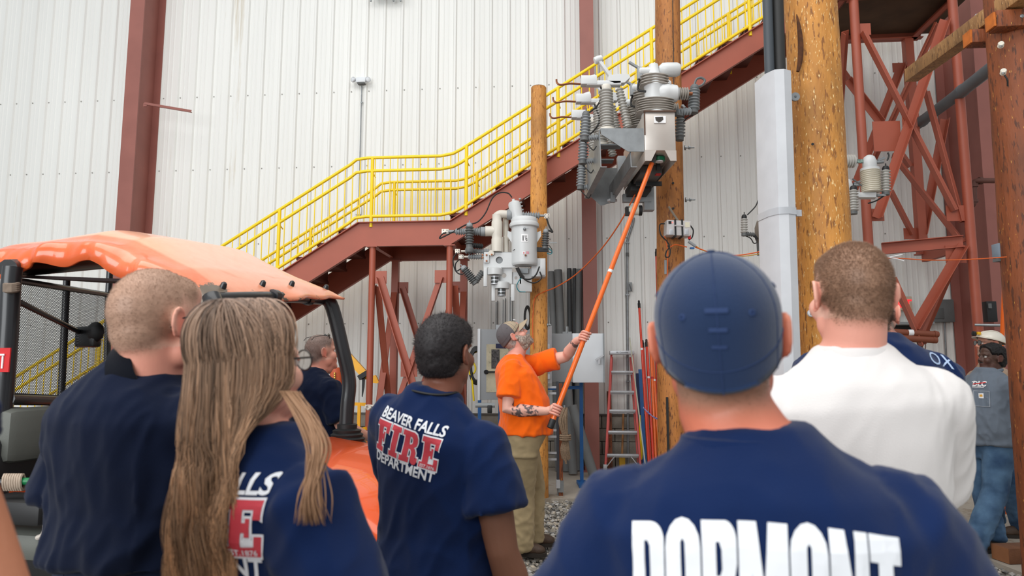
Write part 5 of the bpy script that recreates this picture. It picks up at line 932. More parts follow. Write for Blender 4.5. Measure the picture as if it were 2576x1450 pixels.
o = thing('floor_cabinet', 'grey-green steel floor cabinet beside the man with the FIRE shirt', 'cabinet', at(952, 1100, 7.0)); p = at(958, 1100, 7.0); hz = at(955, 1036, 7.0).z; MB().frame(Vector((p.x+.12, p.y+.2, hz/2)), [XR, YB, ZU], (.215, .2, hz/2), .008).obj('case', mat('cabinet_greygreen', (128, 146, 148), .45), o); mb = MB(); [mb.lathe([(.008, 0), (.008, .006)], at(931, y, 6.99), -YB, 8) for y in (1068, 1116, 1150)]; mb.obj('door_screw', M_GLV, o)
o = thing('white_rope', 'white rope heaped on top of the grey-green floor cabinet', 'rope', at(940, 1028, 7.05)); mb = MB(); rr = random.Random(8); [mb.sweep(smoothpath([at(918+rr.uniform(0, 30), 1024+rr.uniform(-4, 9), 7.0+rr.uniform(0, .1)) for _ in range(5)], 4), .009, 6) for i in range(7)]; mb.obj('rope', mat('rope_white', (206, 196, 186), .9), o)
# ---------------------------------------------------------------- right-hand side
M_EXR = mat('exit_red_glow', (255, 30, 40), .4, emit=1.6); o = thing('exit_sign', 'red lit EXIT sign on a cream housing, on the wall behind the tower legs', 'sign', aw(2262, 764, .1)); MB().frame(aw(2264, 764, .12), [WU, -WN, (0, 0, 1)], (.165, .03, .105), .008).obj('housing', mat('exit_cream', (206, 190, 168), .5), o); letters('exit_lettering', 'EXIT', .165, M_EXR, aw(2264, 764, .155)-ZU*.058, WU, (0, 0, 1), o, .02)
mb = MB(); mb.tube(aw(2252, 790, .1), aw(2252, 812, .1), .04, 12); mb.obj('mount_stub', M_GRY, o)
o = thing('breaker_panel', 'grey breaker panel on the wall beside the tower', 'panel', aw(2364, 783, .1)); MB().frame(aw(2364, 783, .118), [WU, -WN, (0, 0, 1)], (.18, .06, .17), .008).obj('case', mat('panel_grey', (104, 108, 108), .5), o); MB().frame(aw(2362, 789, .182), [WU, -WN, (0, 0, 1)], (.07, .006, .08), .003).obj('door', mat('panel_grey2', (92, 96, 96), .5), o); MB().tube(aw(2376, 812, .075), aw(2382, 940, .075), .014, 8).obj('conduit', M_GLV, o)
o = thing('wall_shelf', 'grey wall shelf with dark gap below the exit sign', 'shelf', aw(2290, 818, .1)); MB().frame(aw(2282, 815, .16), [WU, -WN, (0, 0, 1)], (.32, .15, .018)).obj('board', M_GRY, o); MB().frame(aw(2282, 824, .03), [WU, -WN, (0, 0, 1)], (.32, .015, .06)).obj('back_strip', M_BLK, o)
for i, (x0, y0, x1, y1, lab) in enumerate(((2200, 832, 2360, 842, 'upper brown tube with white tape band lying across the tower brace'), (2250, 850, 2356, 856, 'lower brown tube lying across the tower brace'))):
    o = thing('brown_tube', lab, 'tube', aw(x1, y1, 2.2)); MB().sweep([aw(x0, y0, 2.15), aw(x1, y1, 2.15)], .038 if i == 0 else .042, 12).obj('tube', mat('tube_brown', (126, 66, 44), .6, var=.15), o); MB().lathe([(.044, -.01), (.044, .012)], aw(x1-8, y1-.6, 2.15), WU, 12).obj('end_ring', mat('tube_brown', (126, 66, 44), .6), o)
    if i == 0: MB().lathe([(.0395, -.03), (.0395, .03)], aw(2290, 837.6, 2.15), WU, 14).obj('tape_band', M_TXW, o)
mb = MB(); o = thing('wire_bundle', 'tangle of rusty wire hanging from the brown tubes', 'wire', aw(2318, 870, 2.1)); [mb.sweep(smoothpath([aw(2316+rr.uniform(-8, 8), 845, 2.1), aw(2316+rr.uniform(-12, 12), 862, 2.05), aw(2320+rr.uniform(-14, 14), 885, 2.1)], 4), .005, 5) for i in range(10)]; mb.obj('wire', mat('rusty_wire', (110, 66, 44), .7), o)
o = thing('big_conduit', 'thick grey pipe slanting behind the tower towards the wall', 'pipe', at(2390, 250, 8.6)); MB().sweep([at(2506, 162, 7.4), at(2400, 245, 8.5), at(2296, 322, 9.8)], .075, 16).obj('pipe', mat('pipe_grey', (98, 106, 110), .5, var=.1), o); [MB().lathe([(.082, -.04), (.082, .04)], at(x, y, Y), at(2400, 245, 8.5)-at(2506, 162, 7.4), 16).obj('coupling', mat('pipe_grey', (98, 106, 110), .5), o) for x, y, Y in ((2420, 229, 8.28), (2320, 305, 9.5))]
o = thing('rusty_pipe', 'rusty pipe elbow and stub on the broad red column', 'pipe', at(2460, 470, 8.9)); mr = mat('rust_pipe', (96, 58, 48), .7, var=.2); MB().sweep(smoothpath([at(2530, 455, 8.7), at(2470, 455, 8.8), at(2452, 458, 8.85), at(2450, 475, 8.85), at(2450, 500, 8.85), at(2448, 515, 8.86), at(2436, 520, 9.0)], 4), .035, 12).obj('pipe', mr, o); [MB().lathe([(.05, -.02), (.05, .02)], at(x, y, 8.85), d, 12).obj('fitting', mr, o) for x, y, d in ((2466, 455, XR), (2450, 467, ZU), (2450, 506, ZU))]
o = thing('junction_box', 'small grey junction box on the far side of the red-brown pole', 'box', at(2518, 632, 5.2)); MB().frame(at(2520, 632, 5.1), [XR, YB, ZU], (.050, .04, .055), .006).obj('case', mat('jbox_grey', (122, 134, 146), .5), o); mb = MB(); [mb.frame(at(2527, y, 5.055), [XR, YB, ZU], (.008, .003, .008)) for y in (620, 632, 644)]; mb.obj('terminal', M_GRD, o); MB().frame(at(2514, 655, 5.1), [XR, YB, ZU], (.03, .03, .012)).obj('cable_entry', M_GRD, o)
o = thing('insulated_pole', 'single orange insulated pole leaning behind the red-brown pole', 'pole', at(2520, 800, 6.1)); p = at(2488, 1000, 6.2); p.z = .05; MB().sweep([at(2529, 660, 7.0), at(2523, 810, 7.1), at(2516, 950, 7.2), Vector((at(2509, 1000, 7.3).x, 7.3, .03))], .022, 12).obj('shaft', M_ORG, o); MB().lathe([(.024, 0), (.026, .02), (.016, .06)], at(2529, 660, 7.0), ZU, 12).obj('head_fitting', M_BLK, o)
o = thing('pipe_rack', 'thin grey pipe frame between the broad column and the red-brown pole', 'rack', aw(2520, 870, 1.2)); [MB().tube(a_, b_2, .016, 8).obj('tube', M_GLV, o) for a_, b_2 in ((at(2452, 818, 8.2), at(2560, 820, 8.0)), (at(2524, 872, 7.6), at(2548, 740, 7.6)), (at(2540, 812, 7.9), Vector((at(2546, 900, 7.9).x, 7.9, 0))))]
o = thing('black_box', 'small black box fixed to the broad red column', 'box', at(2490, 785, 8.6)); MB().frame(at(2490, 785, 8.62), [WU, -WN, (0, 0, 1)], (.06, .05, .13), .006).obj('case', M_BLK, o); MB().frame(at(2490, 770, 8.56), [WU, -WN, (0, 0, 1)], (.02, .006, .03)).obj('cover', M_GRD, o)
o = thing('wood_block', 'cut brown timber block lying on the concrete by the red-brown pole', 'timber', floor_at(2548, 1420)); p = floor_at(2556, 1418); MB().frame(p+Vector((.06, .06, .062)), [Vector((.99, .1, 0)), Vector((-.1, .99, 0)), ZU], (.15, .09, .06), .005).obj('block', mat('block_brown', (122, 78, 50), .8, var=.25, vscale=12, stretch=(1, .2, 1), bump=.3, bscale=40), o); MB().frame(p+Vector((-.084, .046, .062)), [Vector((.99, .1, 0)), Vector((-.1, .99, 0)), ZU], (.006, .086, .057)).obj('sawn_end', mat('sawn_brown', (150, 98, 62), .8, var=.2), o)
for x, y, lab in ((2040, 789, 'small white spool insulator on the thickest pole beside the buzz-cut ear'),): o = thing('spool_insulator', lab, 'insulator', at(x, y, 3.84)); MB().lathe([(.02, 0), (.022, .012), (.014, .02), (.022, .03), (.02, .042)], at(x, y, 3.87), (-.3, -.95, 0), 14).obj('spool', M_WHT, o); MB().tube(at(x, y, 3.9), at(x, y, 3.8), .006, 8).obj('bolt', M_GLV, o)
o = thing('wall_switch', 'small blue-grey wall plate low on the wall right of the tower', 'plate', aw(2398, 935, .05)); MB().frame(aw(2398, 935, .05), [WU, -WN, (0, 0, 1)], (.035, .012, .012)).obj('plate', mat('plate_blue', (60, 84, 124), .5), o); MB().ball(aw(2412, 943, .05), .018, 8).obj('knob', M_BLK, o)
# ================================================================ PEOPLE
def remesh(mb, vox, it=3):
    me = bpy.data.meshes.new('r'); me.from_pydata(mb.v, [], mb.f); me.update()
    bm = bmesh.new(); bm.from_mesh(me); bmesh.ops.recalc_face_normals(bm, faces=bm.faces); bm.to_mesh(me); bm.free()
    o = bpy.data.objects.new('r', me); COL.objects.link(o); m = o.modifiers.new('r', 'REMESH'); m.mode = 'VOXEL'; m.voxel_size = vox; m.adaptivity = 0
    dg = bpy.context.evaluated_depsgraph_get(); e = bpy.data.meshes.new_from_object(o.evaluated_get(dg))
    V = np.empty(len(e.vertices)*3); e.vertices.foreach_get('co', V); V = V.reshape(-1, 3)
    F = [tuple(p.vertices) for p in e.polygons]; E = np.empty(len(e.edges)*2, dtype=np.int64); e.edges.foreach_get('vertices', E); E = E.reshape(-1, 2)
    bpy.data.objects.remove(o); bpy.data.meshes.remove(me); bpy.data.meshes.remove(e)
    cnt = np.zeros(len(V)); np.add.at(cnt, E[:, 0], 1); np.add.at(cnt, E[:, 1], 1)
    for k in range(it):
        A = np.zeros_like(V); np.add.at(A, E[:, 0], V[E[:, 1]]); np.add.at(A, E[:, 1], V[E[:, 0]])
        V = V+(A/cnt[:, None]-V)*(.55 if k % 2 == 0 else .35)
    return V, F
def normals(V, F):
    N = np.zeros_like(V); Q = np.array([f if len(f) == 4 else (f[0], f[1], f[2], f[2]) for f in F])
    n = np.cross(V[Q[:, 2]]-V[Q[:, 0]], V[Q[:, 3]]-V[Q[:, 1]]); t = Q[:, 2] == Q[:, 3]
    n[t] = np.cross(V[Q[t, 1]]-V[Q[t, 0]], V[Q[t, 2]]-V[Q[t, 0]])
    for k in range(4): np.add.at(N, Q[:, k], n)
    return N/np.maximum(np.linalg.norm(N, axis=1), 1e-9)[:, None]
def sm(x, a, b): t = np.clip((x-a)/(b-a), 0, 1); return t*t*(3-2*t)
def loft(mb, rings, n=40):
    """rings: (z, cx, cy, half width, half depth front, half depth back, exponent)"""
    vs = []
    for z, cx, cy, a, bf, bb, e in rings:
        for k in range(n):
            t = 2*math.pi*k/n; c, s = math.cos(t), math.sin(t); x = a*math.copysign(abs(c)**(2/e), c); y = (bf if s > 0 else bb)*math.copysign(abs(s)**(2/e), s)
            vs.append((cx+x, cy+y, z))
    m = len(rings); mb.add(vs, [(i*n+k, i*n+(k+1) % n, (i+1)*n+(k+1) % n, (i+1)*n+k) for i in range(m-1) for k in range(n)]+[tuple(reversed(range(n))), tuple((m-1)*n+k for k in range(n))])
def ell(mb, R, O, c, r, n=20): mb.ball(O+R @ Vector(c), r, n, [R @ Vector((1, 0, 0)), R @ Vector((0, 1, 0)), R @ Vector((0, 0, 1))])
def head_mb(mb, R, O, k=1.0, jaw=1.0, fat=0.0, ears=True):
    q = lambda *c: O+R @ (Vector(c)*k)
    E = lambda c, r: ell(mb, R, O, [x*k for x in c], [x*k for x in r])
    E((0, -.012, .030), (.077, .098, .094)); E((0, -.046, -.012), (.063, .058, .062)); E((0, .038, -.035), (.060, .058, .084))
    E((0, .048, -.084), (.047*jaw, .042, .034)); E((0, .083, -.103), (.024, .017, .018)); E((0, .02, .06), (.066, .075, .05))
    for s in (-1, 1):
        E((s*.050*jaw, .014, -.064), (.018+fat*.6, .032, .032)); E((s*.042, .064, -.030), (.024+fat*.3, .026, .028)); E((s*.012, .101, -.033), (.010, .010, .008))
        if ears:
            mb2 = MB(); a = math.radians(24); ax = [R @ Vector((math.cos(a), s*math.sin(a), 0)), R @ Vector((-s*math.sin(a), math.cos(a), 0)), R @ Vector((0, 0, 1))]
            mb.ball(q(s*.082, -.012, -.002), [.008*k, .019*k, .031*k], 16, ax)
            pts = []
            for i in range(15):
                t = math.radians(-60+i*20); p = Vector((s*(.088+.004*math.sin(t)), -.014, .001))+Vector((s*-.008, .018, 0))*math.cos(t)*-1+Vector((0, 0, .032))*math.sin(t); pts.append(q(*p))
            mb.sweep(pts, [.0055*k]*len(pts), 8, rnd=True); mb.ball(q(s*.082, .0, -.031), .009*k, 10)
    mb.sweep([q(-.046, .074, .020), q(-.022, .090, .026), q(0, .088, .022), q(.022, .090, .026), q(.046, .074, .020)], [.010*k]*5, 10, rnd=True)
    mb.sweep([q(0, .088, .016), q(0, .103, -.012), q(0, .110, -.028)], [.009*k, .010*k, .0125*k], 10, rnd=True)
    E((0, .090, -.062), (.024, .011, .0075)); E((0, .088, -.075), (.020, .011, .0085))
def rot(hy=0, hp=0, hr=0):
    """head turn (to its left +), tilt up (+), roll (to its right +); degrees"""
    return (Matrix.Rotation(math.radians(hy), 3, 'Z') @ Matrix.Rotation(math.radians(hp), 3, 'X') @ Matrix.Rotation(math.radians(hr), 3, 'Y'))
def hairline(y):
    return np.interp(y, [-.13, -.05, -.020, -.004, .012, .03, .045, .06, .08], [-.062, -.060, -.035, .010, .040, .030, .030, .062, .086])
def beardmask(h):
    x, y, z = h.T; top = np.interp(y, [.0, .03, .06, .085, .12], [-.0, -.015, -.045, -.050, -.052]); return sm(top-z, -.004, .012)*sm(y, -.004, .016)*sm(z, -.145, -.12)
def finger(mb, p, d, n, L, r, curl, seg=3):
    """one finger: from p along d, bending towards n"""
    P = [Vector(p)]; d = Vector(d).normalized(); ax = d.cross(Vector(n)).normalized()
    for i in range(seg):
        d = Quaternion(ax, curl*(.6 if i == 0 else 1)) @ d; P.append(P[-1]+d*(L*(.42, .32, .26)[i]))
    mb.sweep(P, [r, r*.95, r*.88, r*.78], 8, rnd=True)
def hand(core, fing, w, d, n, side, k=1.0, curl=.45):
    """relaxed hand at wrist w pointing along d, palm facing n; side is the thumb direction"""
    w, d, n = Vector(w), Vector(d).normalized(), Vector(n).normalized(); x = d.cross(n).normalized(); x = x if x.dot(Vector(side)) > 0 else -x
    core.ball(w+d*.050*k, (.040*k, .052*k, .016*k), 14, [x, d, n]); core.sweep([w-d*.02, w+d*.03], [.029*k, .03*k], 10)
    for i, L in enumerate((.078, .088, .083, .066)): finger(fing, w+d*.088*k+x*(.028-.019*i)*k, d+x*(.07-.05*i), n, L*k, .0088*k, curl)
    finger(fing, w+d*.03*k+x*.030*k, d*.7+x*.6+n*.35, n, .075*k, .0105*k, curl*.5)
def grip(core, fing, c, a, u, w, rp, k=1.0):
    """hand closed round a bar: c on the bar axis, a along the bar towards the thumb side, u from the axis to the palm; w the wrist"""
    c, a, u = Vector(c), Vector(a).normalized(), Vector(u); u = (u-a*u.dot(a)).normalized(); t = a.cross(u).normalized(); w = Vector(w)
    pc = c+u*(rp+.017*k); core.ball(pc, (.020*k, .042*k, .040*k), 14, [u, t, a]); core.sweep([w, w*.4+(pc-t*.02)*.6, pc-t*.006], [.030*k, .030*k, .027*k], 10)
    for i, L in enumerate((1.0, 1.06, 1.0, .86)):
        R_ = rp+.0095*k; o = a*(.030-.0205*i)*k; P = [c+o+(u*math.cos(x)+t*math.sin(x))*(R_+(.012*k if j == 0 else 0)) for j, x in enumerate([math.radians(q*L) for q in (35, 75, 115, 155, 195, 232)])]
        fing.sweep(P, [.0105*k, .0102*k, .0098*k, .0094*k, .0088*k, .008*k], 8, rnd=True)
    P = [c+a*.035*k+(u*math.cos(x)-t*math.sin(x))*(rp+.011*k) for x in [math.radians(q) for q in (15, 55, 95, 130)]]; fing.sweep(P, [.0125*k, .012*k, .011*k, .0095*k], 8, rnd=True)
M_SKIN = colmat('skin', .5, bump=.12, bscale=160); M_HAIR = colmat('hair_fibre', .55, bump=0, spec=.35); M_PRINT = mat('shirt_print_white', (232, 234, 238), .7, var=.04); M_PRED = mat('shirt_print_red', (206, 62, 74), .7, var=.14, vscale=18)
def cloth(name, rgb, sheen=.12, var=.06): return mat(name, rgb, .95, var=var, vscale=14, bump=.18, bscale=420, sheen=sheen, spec=.1)
M_NAVY = cloth('navy_cotton', (16, 35, 74), .12); M_NAVYD = cloth('navy_uniform', (15, 24, 46), .08); M_NAVYB = cloth('navy_cap_twill', (34, 50, 80), .3); M_WTEE = cloth('white_cotton', (228, 223, 220), .1, .02); M_ORT = cloth('orange_cotton', (252, 106, 20), .15)
M_KHAKI = cloth('khaki_canvas', (178, 158, 122), .1, .12); M_JEAN = mat('denim', (84, 116, 146), .9, var=.45, vscale=5, bump=.3, bscale=300, rgb2=(38, 66, 98)); M_GSH = cloth('grey_work_shirt', (112, 122, 134), .1, .08); M_TAN = cloth('tan_work_shirt', (168, 144, 124), .1)
M_BOOT = mat('brown_leather', (78, 58, 44), .6, var=.25, vscale=18, bump=.3, bscale=90); M_SOLE = mat('boot_sole', (48, 40, 34), .8); M_BELT = mat('belt_black', (24, 25, 30), .6); M_DKP = cloth('dark_trousers', (30, 40, 62), .15)
RINGS = [(.80, 0, 0, .165, .10, .11, 2.2), (.92, 0, 0, .175, .112, .125, 2.3), (1.05, 0, 0, .160, .108, .098, 2.3), (1.18, 0, 0, .164, .114, .104, 2.4), (1.30, 0, -.005, .178, .117, .117, 2.4), (1.38, 0, -.010, .182, .105, .120, 2.4), (1.425, 0, -.016, .150, .088, .106, 2.3), (1.475, 0, -.018, .100, .066, .084, 2.1), (1.52, 0, -.012, .070, .058, .064, 2)]
class Person:
    def __init__(s, label, loc, yaw, H=1.78, build=1.0, sw=1.0, belly=0.0, bb=0.0, tilt=0.0, neck=(0, 0, 0), hd=(0, 0, 0), hk=1.0, jaw=1.0, fat=0.0, lean=(0, 0), shz=0.0, vox=.0065, cat='person'):
        s.r = thing('person', label, cat, Vector((loc[0], loc[1], 0)), math.radians(yaw)); s.Rz = Matrix.Rotation(math.radians(yaw), 3, 'Z'); s.loc = Vector((loc[0], loc[1], 0))
        s.k = H/1.78; s.b = build; s.sw = sw; s.belly = belly; s.bbk = bb; s.tilt = tilt; s.lean = lean; s.vox = vox; s.hk = hk*s.k; s.jaw = jaw; s.fat = fat; s.core = MB(); s.fing = MB(); s.shz = shz
        s.nb = Vector((0, -.02, 1.47+shz))*s.k; s.nt = Vector((neck[0], -.005+neck[1], 1.555+neck[2]))*s.k
        s.R = rot(*hd); s.HO = s.bend(s.nt)+s.R @ (Vector((0, .018, .10))*s.hk)
        s.sh = {1: Vector((.178*sw, -.012, 1.375+shz))*s.k, -1: Vector((-.178*sw, -.012, 1.375+shz))*s.k}
    def bend(s, p):
        """side tilt of the shoulders and forward or sideways lean above the waist"""
        p = Vector(p); z = p.z/s.k; w = max(0, min(1, (z-1.0)/.45)); l = max(0, (z-.95))
        return Vector((p.x+s.lean[0]*l, p.y+s.lean[1]*l, p.z+s.tilt*p.x*w*w*(3-2*w)))
    def L(s, p): return s.Rz.transposed() @ (Vector(p)-s.loc)       # world point into the figure's own frame
    def bendmb(s, mb, i0=0):
        for i in range(i0, len(mb.v)): mb.v[i] = tuple(s.bend(mb.v[i]))
    def rings(s, ease=0.0, hem=None, top=None, drop=0.0):
        out = []
        for z, cx, cy, a, bf, bb, e in RINGS:
            z2 = z+(s.shz*max(0, min(1, (z-1.2)/.25))); w = max(0, 1-abs(z-1.08)/.28); k = s.k; b = s.b if z < 1.5 else 1+(s.b-1)*.3
            wide = s.sw if 1.25 < z < 1.46 else (1+(s.sw-1)*.5)
            es = ease*(1 if z < 1.46 else (.55 if z < 1.5 else .2)); bl = s.belly*w*(1 if ease == 0 else 1.08); bk = s.bbk*max(0, 1-abs(z-1.12)/.3)
            out.append((z2*k, cx, cy*k, a*k*b*wide+es+bl*.45, bf*k*b+es+bl, bb*k*b+es+bk, e))
        return out
    def obj(s, name, V, F, m, col=None, parent=None, smooth=True):
        o = np_obj(name, np.asarray(V), F, m, parent or s.r, col, smooth); o.location = (0, 0, 0); return o
    def mbobj(s, name, mb, m, parent=None, smooth=40): o = mb.obj(name, m, None, smooth, org=(0, 0, 0)); o.parent = parent or s.r; return o
    def ringat(s, z, ease):
        R = s.rings(ease); zs = [r[0] for r in R]; return tuple([z]+[float(np.interp(z, zs, [r[i] for r in R])) for i in range(1, 7)])
    # ---- limbs
    def arm(s, sd, elbow, wrist, thick=1.0, hnd=None):
        a = s.bend(s.sh[sd]); e, w = Vector(elbow), Vector(wrist); t = s.k*thick; f = (w-e)
        s.core.sweep([a, a*.55+e*.45, e, e+f*.3, e+f*.7, w], [.060*t, .053*t, .043*t, .047*t, .037*t, .029*t], 16, rnd=True)
        ell(s.core, Matrix.Identity(3), a-Vector((sd*.012, 0, .012)), (0, 0, 0), (.064*t, .062*t, .068*t))
        if hnd is None: hand(s.core, s.fing, w, f.normalized(), Vector((-sd*.8, .2, 0)), (0, 1, 0), s.k)
        s.arms = getattr(s, 'arms', {}); s.arms[sd] = (a, e, w, t)
    def legs(s, pts):
        """pts: {side: (knee, ankle, toe direction)}"""
        s.lg = {}
        for sd in (-1, 1):
            h = Vector((sd*.088*s.b, 0, .90))*s.k; kn, an, toe = pts.get(sd, (Vector((sd*.10, .02, .49))*s.k, Vector((sd*.105, -.02, .09))*s.k, Vector((sd*.2, 1, 0)))); s.lg[sd] = (h, Vector(kn), Vector(an), Vector(toe).normalized())
            s.core.sweep([h, h*.5+s.lg[sd][1]*.5, kn, s.lg[sd][1]*.7+s.lg[sd][2]*.3, an], [.085*s.k, .075*s.k, .056*s.k, .055*s.k, .037*s.k], 14, rnd=True)
            s.core.ball(s.lg[sd][2]+s.lg[sd][3]*.07-Vector((0, 0, .05)), (.04, .11, .032), 12, [s.lg[sd][3].cross(Vector((0, 0, 1))), s.lg[sd][3], Vector((0, 0, 1))])
    def body(s, colour, neckr=.060, hair=None, scalp=None, width=.02, beard=None, tat=None, ears=True):
        i0 = len(s.core.v); loft(s.core, s.rings()); s.bendmb(s.core, i0)
        b0, b1, b2 = s.bend(s.nb), s.bend(s.nt), s.HO+s.R @ Vector((0, -.025*s.hk, -.04*s.hk)); r = neckr*s.k
        s.core.sweep([b0-Vector((0, 0, .05)), b0, b1, b2], [r*1.18, r*1.1, r, r*.98], 20)
        s.core.sweep([b1+s.R @ Vector((0, .03, -.01)), s.HO+s.R @ Vector((0, .045*s.hk, -.09*s.hk))], [r*.8, r*.62], 14)
        for sd in (-1, 1): s.core.sweep([b0+Vector((sd*.026, -.004, .0)), b0*.45+s.bend(s.sh[sd])*.55+Vector((0, -.006, .004)), s.bend(s.sh[sd])+Vector((0, 0, .005))], [.036*s.k, .040*s.k, .040*s.k], 12)
        head_mb(s.core, s.R, s.HO, s.hk, s.jaw, s.fat, ears)
        V, F = remesh(s.core, s.vox, 4); Rn = np.array(s.R); HL = ((V-np.array(s.HO)) @ Rn)/s.hk; inh = np.linalg.norm(HL-np.array([0, 0, 0]), axis=1) < .17
        N = normals(V, F)
        for sx in (-1, 1):   # eye sockets
            g = np.exp(-(((HL-np.array([sx*.031, .088, .004]))/np.array([.016, .02, .011]))**2).sum(1)); V = V-(g*.011*s.hk)[:, None]*(Rn @ np.array([0, 1, 0]))[None]
        c = np.tile(np.array(colour, float)/255, (len(V), 1)); red = np.array([1.03, .80, .77])
        g = np.zeros(len(V)); x, y, z = HL.T
        for sx in (-1, 1): g += np.exp(-(((HL-np.array([sx*.086, -.012, -.004]))/np.array([.012, .03, .04]))**2).sum(1))*1.1+.5*np.exp(-(((HL-np.array([sx*.045, .07, -.025]))/.026)**2).sum(1))
        g += .6*np.exp(-(((HL-np.array([0, .112, -.026]))/.02)**2).sum(1)); nk = (~(z > -.05))*(np.linalg.norm(HL[:, :2], axis=1) < .12)*sm(z, -.26, -.12); g += .45*nk
        nz = np.array([noise.noise(Vector(v)*14) for v in V])*.5; c *= 1+(red-1)*(np.clip(g, 0, 1.2)[:, None]); c *= (1+.07*nz)[:, None]
        lip = np.exp(-(((HL-np.array([0, .1, -.068]))/np.array([.024, .016, .010]))**2).sum(1)); c *= 1-lip[:, None]*np.array([.12, .32, .30])
        s.mask = None
        if hair is not None:
            m_ = sm(z-hairline(y)-(scalp or 0), -width*.5, width)*inh*(np.abs(x) < .082); m_ = m_*(1-np.clip(sum(np.exp(-(((HL-np.array([sx*.09, -.012, -.004]))/np.array([.010, .022, .034]))**2).sum(1)) for sx in (-1, 1))*1.5, 0, 1)); s.mask = m_
            hc = np.array(hair, float)/255; k = (m_*.9*(1+.15*nz))[:, None]; c = c*(1-np.clip(k, 0, 1))+hc*np.clip(k, 0, 1)
        s.bm_ = beardmask(HL)*inh*(np.abs(x) < .09)
        if beard is not None: k = (s.bm_*.85)[:, None]; c = c*(1-k)+np.array(beard)/255*k
        if tat:
            for sd, amt, t0, t1 in tat:
                a, e, w, t = s.arms[sd]; e, w = np.array(e), np.array(w); f = w-e; u = ((V-e) @ f)/(f @ f); d = np.linalg.norm(V-e-u[:, None]*f, axis=1); n2 = np.array([noise.noise(Vector(v)*34)+.6*noise.noise(Vector(v)*75) for v in V])
                k = ((u > t0)*(u < t1)*(d < .075)*sm(n2, -.12, .10)*amt)[:, None]; c = c*(1-k)+np.array([.27, .25, .26])*k
        s.V, s.F, s.N, s.HL = V, F, normals(V, F), HL
        f0 = len(V); FV = np.array(s.fing.v).reshape(-1, 3); V2 = np.concatenate([V, FV]) if len(FV) else V
        fc_ = np.tile(np.array(colour)/255*np.array([1.0, .93, .92]), (len(FV), 1)); c2 = np.concatenate([c, fc_]) if len(FV) else c
        s.bo = s.obj('body', V2, F+[tuple(i+f0 for i in f) for f in s.fing.f], M_SKIN, srgb_arr(np.clip(c2, 0, 1))); return s
    def hp(s, *c): return s.HO+s.R @ (Vector(c)*s.hk)
    def eyes(s, iris=(60, 46, 36)):
        for sx in (-1, 1):
            mb = MB(); c = s.hp(sx*.031, .079, .003); mb.ball(c, .0125*s.hk, 14); e = s.mbobj('eye', mb, mat('eye_white', (226, 220, 214), .25), None); d = s.R @ Vector((sx*-.05, 1, .05)).normalized(); m2 = MB(); m2.lathe([(.006, 0), (.005, .0016), (.001, .002)], c+d*.0112*s.hk, d, 12); s.mbobj('iris', m2, mat('iris_%d' % iris[0], iris, .2), e)
            mb = MB(); mb.sweep([s.hp(sx*.018, .091, .010), s.hp(sx*.031, .0925, .0125), s.hp(sx*.045, .084, .008)], .0035*s.hk, 6, rnd=True); o = s.obj('eyelid', np.array(mb.v), mb.f, M_SKIN, np.tile(srgb_arr(np.array(s.lid)/255), (len(mb.v), 1)))
    def shell(s, name, mask, thick, colour, m=M_HAIR, rough=.25, fr=60, cvar=.25):
        """hair or beard lying on the head: the masked skin lifted by thick, roughened"""
        F = [f for f in s.F if max(mask[list(f)]) > .05]; idx = sorted({i for f in F for i in f}); mp = {j: i for i, j in enumerate(idx)}; V = s.V[idx]; n = s.N[idx]; k = mask[idx]
        nz = np.array([noise.noise(Vector(v)*fr)+.6*noise.noise(Vector(v)*fr*2.3) for v in V]); V = V+n*((k**.6)*thick*(1+rough*nz)-.0015)[:, None]
        c = np.array(colour)/255*(1+cvar*nz)[:, None]; return s.obj(name, V, [tuple(mp[i] for i in f) for f in F], m, srgb_arr(np.clip(c, 0, 1)))
    def strands(s, name, mask, n, L, colour, r=.0006, lie=(0, 0, -.3), cvar=.2, seed=1, parent=None, jit=.35):
        rg = np.random.default_rng(seed); Q = np.array([f for f in s.F if mask[list(f)].mean() > .12]); w = mask[Q].mean(1); pick = rg.choice(len(Q), n, p=w/w.sum()); q = Q[pick]; b = rg.dirichlet(np.ones(4), n); P = (s.V[q]*b[:, :, None]).sum(1); N_ = (s.N[q]*b[:, :, None]).sum(1); mk = (mask[q]*b).sum(1)
        lw = np.array(s.R @ Vector(lie)); d = N_+lw+rg.normal(0, jit, (n, 3)); d /= np.linalg.norm(d, axis=1)[:, None]; u = np.cross(d, rg.normal(0, 1, (n, 3))); u /= np.linalg.norm(u, axis=1)[:, None]; v = np.cross(d, u); LL = L*rg.uniform(.6, 1.2, n)*(.35+.65*mk)
        R3 = [u*math.cos(t)+v*math.sin(t) for t in (0, 2.094, 4.189)]; base = P-N_*.001; mid = P+d*(LL*.55)[:, None]; tip = P+d*LL[:, None]+lw*(LL*.4)[:, None]
        V = np.stack([base+x*r for x in R3]+[mid+x*r*.75 for x in R3]+[tip], 1).reshape(-1, 3); o = np.arange(n)[:, None]*7; F = np.concatenate([np.concatenate([o+np.array([a]) for a in (i, (i+1) % 3, 3+(i+1) % 3, 3+i)], 1) for i in range(3)]); T = np.concatenate([np.concatenate([o+np.array([a]) for a in (3+i, 3+(i+1) % 3, 6)], 1) for i in range(3)])
        c = np.repeat(np.array(colour)/255*(1+cvar*rg.normal(0, .6, (n, 1))), 7, axis=0); return s.obj(name, V, F.tolist()+T.tolist(), M_HAIR, srgb_arr(np.clip(c, 0, 1)), parent)
